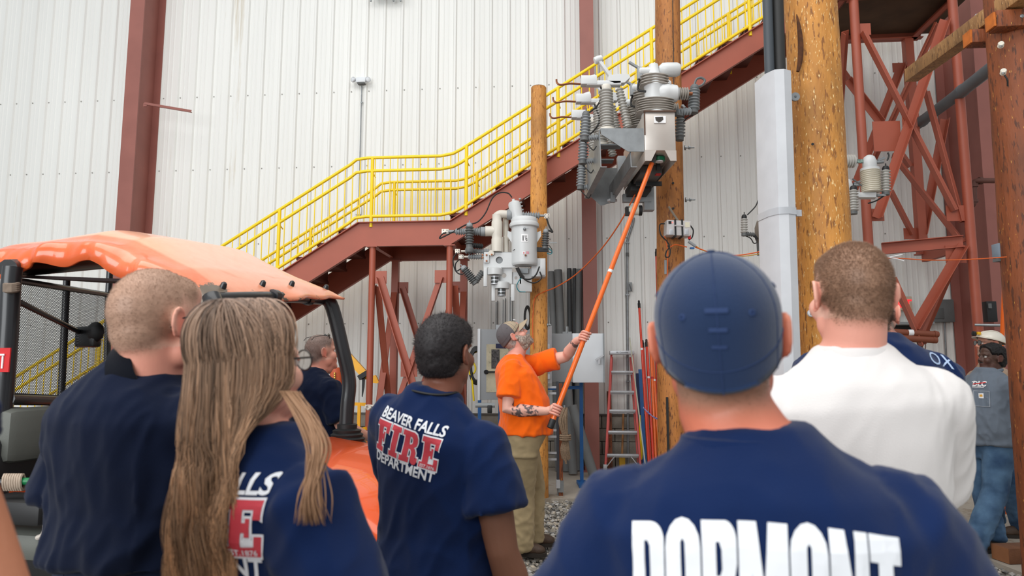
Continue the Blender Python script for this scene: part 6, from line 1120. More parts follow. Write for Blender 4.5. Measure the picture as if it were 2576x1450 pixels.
    # ---- clothing
    def shirt(s, m, name='t_shirt', hem=.86, ease=.016, sleeve=.62, sr=1.0, fold=.006, vox=.0085, collar=None, seed=0, sleevejoin=True, hemflare=1.0):
        mb = MB(); R = s.rings(ease); lo = [r for r in R if r[0] > hem*s.k+.03]; z, cx, cy, a, bf, bb, e = R[1]; r1 = lo[0]
        R2 = [(hem*s.k, r1[1], r1[2], max(a, r1[3])*1.01*hemflare, max(bf, r1[4]*.94)*hemflare, max(bb, r1[5])*1.0*hemflare, 2.4)]+lo
        loft(mb, R2); s.bendmb(mb)
        b0 = s.bend(s.nb)
        for sd in (-1, 1):
            a, e_, w, t = s.arms[sd]; S_ = s.bend(s.sh[sd]); r = .0735*t*sr
            mb.sweep([b0+Vector((sd*.030*s.k, -.004, .008*s.k)), b0*.45+S_*.55+Vector((0, -.006, .012)), S_+Vector((-sd*.02, 0, .004))], [.046*s.k, .052*s.k, .060*s.k], 14)
            ell(mb, Matrix.Identity(3), S_-Vector((sd*.014, 0, .012)), (0, 0, 0), (.064*t+ease*.7, .063*t+ease*.9, .069*t+ease*.7))
            end = a+(e_-a)*sleeve if sleeve <= 1 else e_+(w-e_)*(sleeve-1)
            if sleeve <= 1: mb.sweep([a+Vector((-sd*.06, 0, -.015)), a+Vector((-sd*.01, 0, -.005)), a+(e_-a)*(sleeve*.5), end], [.066*t, r, r*.99, r*1.06], 20)
            else: mb.sweep([a+Vector((-sd*.06, 0, -.015)), a+Vector((-sd*.01, 0, -.005)), a*.5+e_*.5, e_, e_+(w-e_)*.4, end], [.066*t, r, r*.92, r*.86, r*.8, r*.66], 20, rnd=False)
        V, F = remesh(mb, vox, 4); N = normals(V, F); rg = 13.7*seed
        d = np.zeros(len(V)); 
        for i, v in enumerate(V):
            p = Vector((v[0]*7+rg, v[1]*7, v[2]*4.2+v[0]*3.0)); q = Vector((v[0]*17+rg*2, v[1]*15, v[2]*10-v[0]*9)); n1 = noise.noise(p+Vector((noise.noise(p*.6), 0, noise.noise(p*.7+Vector((9, 0, 0)))))*1.2); n2 = noise.noise(q)
            d[i] = (1-2.6*abs(n1))*.62+(1-2.6*abs(n2))*.38
        zz = V[:, 2]/s.k; amp = 1.15*fold*(.8+.9*sm(-zz, -1.25, -.95)+.5*(np.abs(V[:, 0]) > .15*s.sw)); V = V+N*(d*amp)[:, None]
        # hem and cuff thickness: draw the open ends in slightly
        s.SV, s.SF = V, F; s.so = s.obj(name, V, F, m); s.bvh = BVHTree.FromPolygons([tuple(v) for v in V], F); s.shm = m
        if collar:
            mb = MB(); b0, b1 = s.bend(s.nb), s.bend(s.nt); dn = (b1-b0).normalized(); rr, h = collar; c = b0+dn*.030*s.k
            prf = [(rr+.007, -.028), (rr+.005, -.004), (rr+.001, .006), (rr-.004, .008), (rr-.007, .004), (rr-.004, -.028)]; N_ = 40; vs = [c+Vector((math.cos(t)*q, math.sin(t)*q, hh-.026*s.k*max(0, math.sin(t)))) for q, hh in prf for t in [2*math.pi*i/N_ for i in range(N_)]]; mb.add(vs, [(i*N_+j, i*N_+(j+1) % N_, (i+1)*N_+(j+1) % N_, (i+1)*N_+j) for i in range(5) for j in range(N_)]); s.mbobj('collar_band', mb, m, s.so)
        return s
    def trousers(s, m, top=.98, ease=.012, leg=1.0, fold=.006, name='trousers', vox=.011, seed=3, hemz=.06):
        mb = MB(); zt = top*s.k; es = ease*.5; loft(mb, [s.ringat(q, es) for q in [.755*s.k+(zt-.755*s.k)*i/6 for i in range(7)]])
        for sd in (-1, 1):
            h, kn, an, toe = s.lg[sd]; a2 = an+Vector((0, 0, hemz-an.z+.02)); mb.sweep([h+Vector((0, 0, .02)), h*.6+kn*.4, kn, kn*.5+a2*.5, a2], [.105*s.k*s.b, .098*s.k*leg, .084*s.k*leg, .080*s.k*leg, .078*s.k*leg], 18)
        V, F = remesh(mb, vox, 4); N = normals(V, F); d = np.array([(1-2.2*abs(noise.noise(Vector((v[0]*6, v[1]*6, v[2]*7+seed)))))*.6+(1-2.2*abs(noise.noise(Vector((v[0]*14, v[1]*14, v[2]*18+seed)))))*.4 for v in V]); V = V+N*(d*fold*(.6+.9*sm(-V[:, 2], -.45, -.15)))[:, None]
        s.to = s.obj(name, V, F, m); return s
    def boots(s, m=None):
        for sd in (-1, 1):
            h, kn, an, toe = s.lg[sd]; x = toe.cross(Vector((0, 0, 1))).normalized(); c = Vector((an.x, an.y, 0)); mb = MB(); q = lambda a, b, z: c+x*a+toe*b+Vector((0, 0, z))
            mb.sweep([q(0, -.01, .16), q(0, -.005, .09), q(0, .01, .05)], [.054, .055, .05], 14, rnd=True); mb.ball(q(0, .075, .055), (.050, .125, .050), 16, [x, toe, Vector((0, 0, 1))]); mb.ball(q(0, .15, .045), (.050, .060, .042), 14, [x, toe, Vector((0, 0, 1))]); mb.ball(q(0, -.03, .05), (.043, .05, .05), 14, [x, toe, Vector((0, 0, 1))])
            V, F = remesh(mb, .007, 3); V[:, 2] = np.maximum(V[:, 2], .012); o = s.obj('boot', V, F, m or M_BOOT); out = [(.040, -.075), (.046, -.02), (.046, .05), (.054, .12), (.050, .18), (.028, .218)]; out = out+[(-a, b) for a, b in reversed(out)]
            mb = MB(); mb.prism(out, .03, c+Vector((0, 0, .015)), x, toe); s.mbobj('sole', mb, M_SOLE, o); mb = MB(); [mb.sweep([q(-.022, .055+.022*i, .112-.011*i), q(.022, .06+.022*i, .112-.011*i)], .0035, 6) for i in range(4)]; s.mbobj('laces', mb, M_BLK, o)
    def belt(s, z=1.0, m=None):
        R = s.rings(.012); pr = sorted(R, key=lambda r: abs(r[0]-z*s.k))[0]; mb = MB(); loft(mb, [(z*s.k-.02, pr[1], pr[2], pr[3], min(pr[4], .16), pr[5], 2.3), (z*s.k+.02, pr[1], pr[2], pr[3], min(pr[4], .16), pr[5], 2.3)]); o = s.mbobj('belt', mb, m or M_BELT); return pr
    # ---- print on the back of the shirt
    def print_(s, name, vs, fs, m, cx, cz, ang=0, sx=1, sy=1, turn=0, lift=.0022, step=.012, shear=0, front=False):
        bm = bmesh.new(); bv = [bm.verts.new((x*sx, y*sy, 0)) for x, y in vs]
        for f in fs:
            try: bm.faces.new([bv[i] for i in f])
            except ValueError: pass
        X = [v.co.x for v in bm.verts]; Y = [v.co.y for v in bm.verts]
        for ax, lo, hi in ((0, min(X), max(X)), (1, min(Y), max(Y))):
            t = lo+step
            while t < hi:
                n_ = Vector((1, 0, 0)) if ax == 0 else Vector((0, 1, 0)); bmesh.ops.bisect_plane(bm, geom=bm.verts[:]+bm.edges[:]+bm.faces[:], plane_co=n_*t, plane_no=n_); t += step
        bmesh.ops.triangulate(bm, faces=bm.faces[:]); bm.verts.index_update(); ca, sa = math.cos(ang), math.sin(ang); Rt = Matrix.Rotation(turn, 3, 'Z'); V = []; dr = Rt @ Vector((0, -1 if front else 1, 0)); fl = -1 if front else 1
        for v in bm.verts:
            x, y = v.co.x, v.co.y+v.co.x*shear; u, w = x*ca-y*sa, x*sa+y*ca; p = Rt @ Vector((fl*(cx+u), -1.0*fl, 0))+Vector((0, 0, cz+w)); h, n_, _, _ = s.bvh.ray_cast(p, dr)
            if h is None: h, n_, _, _ = s.bvh.find_nearest(p+dr*.85)
            if n_.dot(dr) > 0: n_ = -n_
            V.append(h+n_*lift)
        F = [tuple(q.index for q in f.verts) for f in bm.faces]; bm.free(); return s.obj(name, np.array([tuple(v) for v in V]), F, m, None, s.so, smooth=False)
# ---- slab and block letters
def arcpts(cx, cy, rx, ry, a0, a1, n=8): return [(cx+rx*math.cos(math.radians(a0+(a1-a0)*i/n)), cy+ry*math.sin(math.radians(a0+(a1-a0)*i/n))) for i in range(n+1)]
G_I = [[(0, 0), (.54, 0), (.54, .17), (.42, .17), (.42, .83), (.54, .83), (.54, 1), (0, 1), (0, .83), (.12, .83), (.12, .17), (0, .17)]]
G_F = [[(0, 0), (.52, 0), (.52, .17), (.40, .17), (.40, .42), (.48, .42), (.48, .34), (.58, .34), (.58, .68), (.48, .68), (.48, .60), (.40, .60), (.40, .83), (.62, .83), (.62, .66), (.80, .66), (.80, 1), (0, 1), (0, .83), (.12, .83), (.12, .17), (0, .17)]]
G_E = [[(0, 0), (.84, 0), (.84, .36), (.66, .36), (.66, .17), (.40, .17), (.40, .42), (.48, .42), (.48, .34), (.58, .34), (.58, .68), (.48, .68), (.48, .60), (.40, .60), (.40, .83), (.64, .83), (.64, .66), (.82, .66), (.82, 1), (0, 1), (0, .83), (.12, .83), (.12, .17), (0, .17)]]
G_R = [[(0, 0), (.50, 0), (.50, .17), (.40, .17), (.40, .44), (.50, .43), (.56, .36), (.56, .14), (.62, .03), (.74, -.02), (.86, .0), (.92, .08), (.92, .22), (.84, .22), (.83, .17), (.80, .18), (.80, .36), (.74, .47), (.66, .51), (.78, .58), (.83, .70), (.82, .84), (.74, .95), (.60, 1), (0, 1), (0, .83), (.12, .83), (.12, .17), (0, .17)], [(.40, .58), (.50, .59), (.56, .65), (.56, .77), (.50, .83), (.40, .84)]]
I_D = [[(0, 0), (.30, 0)]+arcpts(.30, .16, .19, .16, -90, 0)+arcpts(.30, .84, .19, .16, 0, 90)+[(0, 1)], [(.20, .14), (.25, .14), (.28, .18), (.28, .82), (.25, .86), (.20, .86)]]
I_O = [arcpts(.255, .20, .255, .22, 180, 360)+arcpts(.255, .80, .255, .22, 0, 180), [(.225, .16), (.255, .13), (.285, .16), (.285, .84), (.255, .87), (.225, .84)]]
I_R = [[(0, 0), (.20, 0), (.20, .42), (.25, .42), (.28, .38), (.28, 0), (.48, 0), (.48, .38), (.45, .47), (.38, .52), (.46, .58), (.49, .68), (.49, .84)]+arcpts(.33, .84, .16, .16, 0, 90)+[(0, 1)], [(.20, .58), (.25, .58), (.28, .63), (.28, .78), (.25, .84), (.20, .84)]]
I_M = [[(0, 0), (.18, 0), (.18, .62), (.27, 0), (.42, 0), (.50, .62), (.50, 0), (.68, 0), (.68, 1), (.42, 1), (.345, .50), (.26, 1), (0, 1)]]
I_N = [[(0, 0), (.18, 0), (.18, .54), (.32, 0), (.51, 0), (.51, 1), (.33, 1), (.33, .50), (.20, 1), (0, 1)]]
I_T = [[(.115, 0), (.315, 0), (.315, .80), (.43, .80), (.43, 1), (0, 1), (0, .80), (.115, .80)]]
def glyph_row(gl, gap, off=0):
    vs, fs, x = [], [], 0
    for g, w in gl:
        v, f = poly_mesh([[(a, b) for a, b in sp] for sp in g], off); o = len(vs); vs += [(a+x, b) for a, b in v]; fs += [tuple(i+o for i in q) for q in f]; x += w+gap
    W_ = x-gap; return [(a-W_/2, b) for a, b in vs], fs
def beaver(P, cx, cz, w, ang=0, turn=0, shear=0, arc=0, hk_=.40):
    """BEAVER FALLS / FIRE / DEPARTMENT block, w wide, centred at (cx, cz)"""
    h = w*hk_; gl = [(G_F, .80), (G_I, .54), (G_R, .92), (G_E, .84)]; W1 = .80+.54+.92+.84+.12*3
    for off, m, lf, nm in ((.045, M_PRINT, .0020, 'print_outline'), (0, M_PRED, .0032, 'print_fire')):
        v, f = glyph_row(gl, .12, off); P.print_(nm, [(x*w/W1, (y-.5)*h) for x, y in v], f, m, cx, cz, ang, turn=turn, shear=shear, lift=lf)
    ca, sa = math.cos(ang), math.sin(ang)
    for txt, yy, ww, hh in (('BEAVER FALLS', h*.60, w*1.0, w*.135), ('DEPARTMENT', -h*.60-w*.105, w*.98, w*.135)):
        v, f = text_mesh(txt, 1, .028, 1.0); X = [a for a, b in v]; sx_ = ww/(max(X)-min(X)); sy_ = hh/.74; P.print_('print_lettering', [(a*sx_, b*sy_+yy) for a, b in v], f, M_PRINT, cx, cz, ang, turn=turn, shear=shear)
    v, f = text_mesh('EST.1876', 1, .01); X = [a for a, b in v]; sx_ = w*.19/(max(X)-min(X)); P.print_('print_date', [(a*sx_+w*.375, b*w*.036/.7-h*.475) for a, b in v], f, M_PRINT, cx, cz, ang, turn=turn, shear=shear, lift=.0042)
# ---------------------------------------------------------------- headgear and eyewear
def setcrown(P, px, py, Y, top=.124):
    c = P.L(at(px, py, Y)); P.HO = c-Vector((0, 0, top))*P.hk-P.R @ (Vector((0, -.012, 0))*P.hk); n = P.HO-P.R @ (Vector((0, .018, .10))*P.hk); P.nt = n
    P.bend_ = P.bend; nt = n
    P.bend = lambda p, f=P.bend_, a=nt: a if p is a else f(p)
def cap(P, m, front=None, zf=.052, zb=-.018, rx=.0855, ry=.108, rz=.104, bill=None, seams=True, mseam=None, billw=58, bl=.072, droop=.018, logo=None):
    C = Vector((0, -.012, .028)); N_, M_ = 48, 16; V = []
    def zr(t): return zf*(.5+.5*math.sin(t))+zb*(.5-.5*math.sin(t))
    for i in range(M_+1):
        for j in range(N_):
            t = 2*math.pi*j/N_; ztop = rz; zl = zr(t)-C.z; f = i/M_; al = f*(math.pi/2 if zl >= 0 else math.pi/2)
            ze = math.asin(max(-1, min(1, zl/rz))); ph = math.pi/2-(math.pi/2-ze)*f; c = math.cos(ph) if ph > 0 else 1-.10*(1-math.cos(ph)); z = rz*math.sin(ph)
            sq = 1+.03*math.sin(2*ph); V.append(P.hp(C.x+rx*c*math.cos(t)*sq, C.y+ry*c*math.sin(t)*sq, C.z+z))
    V += [P.hp(C.x+(rx-.006)*math.cos(2*math.pi*j/N_), C.y+(ry-.006)*math.sin(2*math.pi*j/N_), zr(2*math.pi*j/N_)+.004) for j in range(N_)]
    F = [(i*N_+j, i*N_+(j+1) % N_, (i+1)*N_+(j+1) % N_, (i+1)*N_+j) for i in range(M_+1) for j in range(N_)]
    mid = lambda f: sum(math.sin(2*math.pi*(k % N_)/N_) for k in f)/4
    root = P.obj('cap', np.array([tuple(v) for v in V]), [f for f in F if not front or mid(f) < .30], m)
    if front: P.obj('front_panels', np.array([tuple(v) for v in V]), [f for f in F if mid(f) >= .30], front, None, root)
    def on(t, f, lift=.0006):
        zl = zr(t)-C.z; ze = math.asin(max(-1, min(1, zl/rz))); ph = math.pi/2-(math.pi/2-ze)*f; c = math.cos(ph) if ph > 0 else 1-.10*(1-math.cos(ph)); sq = 1+.03*math.sin(2*ph); k = 1+lift/.09
        return P.hp(C.x+rx*c*math.cos(t)*k*sq, C.y+ry*c*math.sin(t)*k*sq, C.z+rz*math.sin(ph)*k)
    if seams:
        for q in range(6): t = math.pi/6+q*math.pi/3; MBs = MB().sweep([on(t, f/12) for f in range(13)], .0007, 5); P.mbobj('seam', MBs, mseam or m, root)
        P.mbobj('seam', MB().sweep([on(2*math.pi*j/40, .83) for j in range(41)], .0007, 5, cap=False), mseam or m, root)
        P.mbobj('button', MB().lathe([(.007, 0), (.006, .004), (.002, .005)], P.hp(0, -.012, .028+rz-.001), P.R @ Vector((0, 0, 1)), 12), m, root)
        for q in range(6): t = q*math.pi/3; c = on(t, .55, .0003); d = (c-P.hp(*C)).normalized(); P.mbobj('eyelet', MB().lathe([(.0048, -.0005), (.0048, .001), (.0026, .0016), (.0024, .0)], c, d, 12), mseam or m, root)
    if bill:
        V = []; A = [(-1+2*i/16) for i in range(17)]
        for lay in (0, .0035):
            for j in range(9):
                v = j/8
                for u in A:
                    t = math.pi/2+math.radians(billw)*u; x0, y0, z0 = C.x+rx*math.cos(t), C.y+ry*math.sin(t), zr(t); e = bl*v*max(0, (1-abs(u)**2.6))**.5
                    V.append(P.hp(x0*(1+.0*v), y0+e, z0-droop*v-.022*abs(u)**2*(1)-lay+.004))
        n = 17*9; F = [(j*17+i, j*17+i+1, (j+1)*17+i+1, (j+1)*17+i) for j in range(8) for i in range(16)]; F = F+[tuple(reversed([q+n for q in f])) for f in F]
        F += [(j*17, (j+1)*17, n+(j+1)*17, n+j*17) for j in range(8)]+[(8*17+i, 8*17+i+1, n+8*17+i+1, n+8*17+i) for i in range(16)]+[((j+1)*17+16, j*17+16, n+j*17+16, n+(j+1)*17+16) for j in range(8)]
        P.obj('bill', np.array([tuple(v) for v in V]), F, bill, None, root)
    return root, on
def glasses(P, m=M_BLK, lens=None, z=.004, r=.022, up=0.0, back=0.0, dark=False, name='glasses'):
    o = bpy.data.objects.new(name, None); COL.objects.link(o); o.parent = P.r
    q = lambda x, y, zz: P.hp(x, y-back, zz+up)
    for sx in (-1, 1):
        P.mbobj('temple', MB().sweep([q(sx*.066, .104, z+.006), q(sx*.082, .080, z+.008), q(sx*.0865, .02, z+.010), q(sx*.086, -.012, z+.006), q(sx*.084, -.03, z-.012)], [.0022]*5, 6), m, o)
        P.mbobj('rim', MB().sweep([q(sx*.034+math.cos(t)*r*1.25, .106-.06*max(0, abs(sx*.034+math.cos(t)*r*1.25)-.03), z+math.sin(t)*r) for t in [2*math.pi*i/20 for i in range(21)]], .0016, 6, cap=False), m, o)
        mb = MB(); mb.add([q(sx*.034+math.cos(t)*r*1.22, .106-.06*max(0, abs(sx*.034+math.cos(t)*r*1.22)-.03), z+math.sin(t)*r*.97) for t in [2*math.pi*i/20 for i in range(20)]], [tuple(range(20))])
        P.mbobj('lens', mb, mat('lens_dark', (14, 14, 18), .08, coat=1) if dark else LENS, o, 0)
    P.mbobj('bridge', MB().sweep([q(-.010, .107, z+.006), q(0, .109, z+.010), q(.010, .107, z+.006)], .0016, 6), m, o); return o
LENS = bpy.data.materials.new('clear_lens'); LENS.use_nodes = True; b_ = LENS.node_tree.nodes['Principled BSDF']; b_.inputs['Transmission Weight'].default_value = 1; b_.inputs['Roughness'].default_value = .02; b_.inputs['IOR'].default_value = 1.05; b_.inputs['Base Color'].default_value = (.96, .97, 1, 1)
V3 = Vector
# ---------------------------------------------------------------- man with the backwards-seen navy cap, close to the camera
p = at(1880, 900, 1.0)
A = Person('person in navy cap and navy T-shirt lettered DORMONT, seen from behind', (p.x, p.y), -15, 1.71, 1.08, 1.07, shz=.0, tilt=.03, hd=(-1, 12, -3), hk=1.05, fat=.01, vox=.0058)
setcrown(A, 1800, 644, 1.0)
k = A.k
A.arm(1, V3((.285, .03, 1.13))*k, V3((.10, .25, 1.10))*k, 1.12); A.arm(-1, V3((-.285, .03, 1.13))*k, V3((-.10, .27, 1.14))*k, 1.12); A.legs({})
A.body((204, 130, 102), .070, (150, 116, 96), -.03, .03); A.shirt(M_NAVY, hem=.80, ease=.020, sleeve=.72, sr=1.12, fold=.0055, vox=.0075, seed=1, collar=(.083, .0055)); A.trousers(M_DKP); A.boots()
A.strands('hair', A.mask, 2500, .004, (150, 118, 96), .00035)
root, on = cap(A, M_NAVYB, zf=.03, zb=-.055, rx=.0885, ry=.110, rz=.100, mseam=mat('navy_stitch', (36, 56, 96), .9))
for i, (t, f, w, h) in enumerate(((-math.pi/2, .50, .030, .007), (-math.pi/2, .60, .024, .006), (-math.pi/2, .69, .020, .005))):
    c = on(t, f, .0004); d = (c-A.hp(0, -.012, .02)).normalized(); x = d.cross(V3((0, 0, 1))).normalized(); A.mbobj('embroidery', MB().frame(c, [x, d, x.cross(d)], (w*.5, .0006, h*.5), .0005), mat('navy_stitch', (36, 56, 96), .9), root)
gl = [(I_D, .49), (I_O, .51), (I_R, .49), (I_M, .68), (I_O, .51), (I_N, .51), (I_T, .43)]; v, f = glyph_row(gl, .025); Wd = sum(w for g, w in gl)+.025*6; WW = .312; HHt = .155
A.print_('print_lettering', [(x*WW/Wd, y*HHt+.016*(1-(x*2/Wd)**2)) for x, y in v], f, M_PRINT, -.003, 1.183, step=.014)
# ---------------------------------------------------------------- buzz-cut man in the white T-shirt
p = at(2132, 900, 1.67)
B = Person('person with light brown buzz cut in a plain white T-shirt, seen from behind', (p.x, p.y), -9, 1.86, 1.04, .96, shz=.010, tilt=.08, hd=(10, 6, 0), hk=1.0, vox=.006, bb=.02)
setcrown(B, 2138, 612, 1.63); k = B.k
B.arm(1, V3((.205, .15, 1.15))*k, V3((.04, .30, 1.16))*k, 1.14); B.arm(-1, V3((-.205, .15, 1.15))*k, V3((-.04, .32, 1.20))*k, 1.14); B.legs({})
B.body((226, 176, 156), .066, (146, 112, 88), .0, .045); B.shirt(M_WTEE, hem=.84, ease=.020, sleeve=.8, sr=1.06, fold=.0045, vox=.0085, seed=2, collar=(.080, .006)); B.trousers(M_DKP); B.boots()
B.strands('hair', B.mask, 17000, .0085, (142, 110, 88), .00032, lie=(0, -.1, -.25), cvar=.14)
# ---------------------------------------------------------------- man with glasses and shaved head, navy uniform shirt
p = at(368, 900, 1.75)
Gm = Person('person with glasses and shaved hair in dark navy uniform shirt, below the orange roof', (p.x, p.y), -24, 1.81, 1.10, 1.04, belly=.05, shz=.01, hd=(-6, 6, 0), hk=1.12, fat=.016, jaw=1.12, neck=(0, .02, 0), vox=.006)
setcrown(Gm, 398, 676, 1.70); k = Gm.k
Gm.arm(1, V3((.22, .10, 1.13))*k, V3((.12, .30, 1.10))*k, 1.08); Gm.arm(-1, V3((-.255, -.01, 1.13))*k, V3((-.26, .07, .90))*k, 1.08); Gm.legs({})
Gm.lid = (214, 160, 140); Gm.body((226, 172, 150), .070, (172, 138, 116), .0, .04); Gm.eyes((90, 110, 130)); Gm.shirt(M_NAVYD, 'uniform_shirt', hem=1.06, ease=.026, sleeve=.78, sr=1.14, fold=.010, vox=.0085, seed=3, hemflare=.97)
nb = Gm.bend(Gm.nb); mb = MB(); dn_ = (Gm.bend(Gm.nt)-nb).normalized(); mb.lathe([(.098, -.03), (.092, .0), (.085, .034), (.083, .037), (.080, .036), (.078, 0)], nb+dn_*.045, (dn_+V3((0, .15, 0))).normalized(), 40); Gm.mbobj('shirt_collar', mb, cloth('navy_collar', (14, 17, 26)), Gm.so)
Gm.trousers(M_DKP, top=1.08, ease=.02); Gm.belt(1.055)
for t in (-2.45, -1.95, -1.3, -.8): r = [q for q in Gm.rings(.014) if abs(q[0]-1.05*k) < .02][0]; c = V3((r[3]*math.cos(t), r[2]+r[5]*math.sin(t), 1.055*k)); Gm.mbobj('belt_loop', MB().frame(c, [V3((-math.sin(t), math.cos(t), 0)), V3((math.cos(t), math.sin(t), 0)), (0, 0, 1)], (.006, .006, .03)), M_DKP, Gm.to)
Gm.boots(); Gm.strands('hair', Gm.mask, 11000, .0045, (168, 138, 118), .00026, cvar=.12); glasses(Gm)
# ---------------------------------------------------------------- woman with long hair
p = at(690, 900, 1.36)
Wm = Person('person with long wavy light brown hair over a navy T-shirt lettered FIRE, seen from behind', (p.x, p.y), -38, 1.655, 1.0, .92, hd=(2, 6, 0), hk=1.0, fat=.006, vox=.006, shz=.02)
setcrown(Wm, 628, 776, 1.33); k = Wm.k
Wm.arm(1, V3((.265, .02, 1.10))*k, V3((.20, .22, 1.0))*k, 1.08); Wm.arm(-1, V3((-.19, .10, 1.13))*k, V3((-.04, .28, 1.08))*k, 1.05); Wm.legs({})
Wm.lid = (222, 170, 150); Wm.body((232, 184, 162), .054, (128, 108, 94), .0, .02, ears=False); Wm.eyes((90, 90, 70)); Wm.shirt(M_NAVY, hem=.84, ease=.018, sleeve=.80, sr=1.22, fold=.006, vox=.0085, seed=4, collar=(.07, .005)); Wm.trousers(M_DKP); Wm.boots(); glasses(Wm, m=mat('dark_frames', (40, 34, 32), .4))
beaver(Wm, .012, 1.268, .255, hk_=.36)
Wm.shell('hair_cap', Wm.mask, .016, (134, 114, 100), rough=.1, fr=30, cvar=.12)
def longhair(P, n=2300, seed=5):
    rg = np.random.default_rng(seed); Vv, Fv, Cv = [], [], []; nc = 70; clump = [(rg.uniform(-1, 1), rg.uniform(0, 6.28), rg.uniform(5, 11), rg.uniform(0, 6.28), rg.uniform(.6, 1.2), rg.uniform(1.12, 1.27)) for _ in range(nc)]
    Rz_ = P.R
    for s_ in range(n):
        c = int(rg.integers(nc)); cl = clump[c]; a = cl[0]*2.15+rg.normal(0, .07); w0 = rg.uniform(0, 1); far = rg.random() < .06
        # over the head: from the parting to the side or back
        st = V3((rg.normal(0, .006), rg.uniform(-.07, .055), 0)); pts = []; C = V3((0, -.014, .030)); q = 12; e1 = rg.uniform(.97, 1.06)
        for i in range(q):
            ph = math.radians(4+92*i/(q-1)); x = math.sin(a)*math.sin(ph)*.093*e1; y = -math.cos(a)*math.sin(ph)*.114*e1; z = math.cos(ph)*.108*e1; f = 1-i/(q-1)
            pts.append(P.hp(C.x+x+st.x*f, C.y+y+(st.y+.014)*f*(.9), C.z+z))
        x0 = pts[-1]; zend = P.k*(cl[5]-.02+rg.normal(0, .035)-(.05 if far else 0)); m_ = 18; side = math.sin(a)
        tx = max(-.13, min(.085, x0.x*1.1+side*.03+(cl[3]-3.1)*.006+rg.normal(0, .006))); ty = x0.y
        for i in range(1, m_+1):
            f = i/m_; z = x0.z+(zend-x0.z)*f; wv = math.sin(z*cl[2]*4+cl[1])*.017*cl[4]*f+math.sin(z*cl[2]*9+w0*2)*.003*f; x = x0.x+(tx-x0.x)*f+wv+(w0-.5)*.022*f*(1-f*.35)+(rg.normal(0, .004) if far else 0); y = x0.y-.014*f+math.cos(z*cl[2]*4+cl[1])*.006*f+(.02*abs(side)**2*f)
            bl = min(1, max(0, (1.64-z/P.k)/.16)); bl = bl*bl*(3-2*bl); y = y+(min(y, -.125*P.k-.012*rg.random())-y)*bl
            if z < P.k*1.50:
                h, nn, _, _ = P.bvh.ray_cast(V3((x, -1, z)), V3((0, 1, 0)))
                lim = (h.y if h is not None else .0)-.006-.016*rg.random()*(1-f*.4)
                y = min(y, lim) if abs(side) < .93 else y
                y = max(y, lim-.03) if h is not None else y
            pts.append(V3((x, y, z)))
        r0 = rg.uniform(.0008, .0014); L_ = len(pts); o = len(Vv); T = None
        g = rg.normal(0, .12)+.18*math.sin(cl[1]*3)
        for i, pt in enumerate(pts):
            d = (pts[min(i+1, L_-1)]-pts[max(i-1, 0)]).normalized(); u, v, _ = basis(d, V3((0, 1, 0))); f = i/(L_-1); r = r0*(1-f**3*.85); cc = np.array([146, 124, 110])*(1-f)+np.array([184, 138, 98])*f
            for t in range(3): Vv.append(pt+(u*math.cos(t*2.094)+v*math.sin(t*2.094))*r); Cv.append(cc/255*(1+g))
        Fv += [(o+i*3+t, o+i*3+(t+1) % 3, o+(i+1)*3+(t+1) % 3, o+(i+1)*3+t) for i in range(L_-1) for t in range(3)]
    o = P.obj('long_hair', np.array([tuple(v) for v in Vv]), Fv, M_HAIR, srgb_arr(np.clip(np.array(Cv), 0, 1))); o['kind'] = 'stuff'; return o
longhair(Wm)
# one thick lock over the near shoulder
mb = MB(); rgl = random.Random(3)
for i in range(110):
    a = rgl.gauss(0, .011); ph_ = rgl.uniform(-.5, .5); b = rgl.uniform(-.008, .008); z1 = rgl.uniform(-.05, .0); P_ = [Wm.L(at(x+a*(700+(y-985)*2.2)*(1+.5*math.sin(y*.02+ph_*4))+9*math.sin(y*.025+ph_), y, Y+b+.0)) for x, y, Y in ((730, 985, 1.26), (765, 1050, 1.20), (795, 1120, 1.165), (800, 1180, 1.155), (784, 1240-z1*300, 1.15), (778, 1300-z1*500, 1.155))]; mb.sweep(smoothpath(P_, 4), [.0011]*18+[.0008, .0006, .0004], 3)
Wm.obj('hair_lock', np.array(mb.v), mb.f, M_HAIR, np.tile(srgb_arr(np.array([164, 126, 96])/255), (len(mb.v), 1)))
# ---------------------------------------------------------------- man with the tilted FIRE print, middle of the group
p = at(1102, 900, 2.2)
F_ = Person('person with short black hair, navy T-shirt lettered BEAVER FALLS FIRE DEPARTMENT fully readable', (p.x, p.y), -24, 1.73, .98, .98, tilt=-.27, belly=.03, hd=(-6, 8, 3), hk=1.0, vox=.006, lean=(-.0, 0))
setcrown(F_, 1118, 797, 2.2); k = F_.k
F_.arm(1, V3((.245, -.02, 1.03))*k, V3((.30, .06, .78))*k, 1.14); F_.arm(-1, V3((-.19, .13, 1.12))*k, V3((-.02, .30, 1.12))*k, 1.05); F_.legs({})
F_.body((126, 84, 64), .064, (34, 30, 30), -.004, .010); F_.shirt(M_NAVY, hem=.76, ease=.022, sleeve=.60, sr=1.10, fold=.0075, vox=.0085, seed=5, collar=(.076, .005)); F_.trousers(mat('dark_shorts', (24, 28, 40), .9)); F_.boots()
F_.shell('hair', F_.mask, .013, (40, 36, 37), rough=.22, fr=150, cvar=.25); F_.strands('hair_curls', F_.mask, 9000, .022, (44, 39, 40), .0007, lie=(0, 0, 0), jit=.9); beaver(F_, -.028, 1.310, .232, ang=-.245, shear=0)
cn = F_.bend(F_.nb)+V3((0, 0, .034)); F_.mbobj('neck_chain', MB().sweep([cn+V3((math.cos(t)*.076, math.sin(t)*.076, .006*math.sin(t*2)-.02*max(0, math.sin(t)))) for t in [2*math.pi*i/40 for i in range(41)]], .004, 6, cap=False), M_BLK)
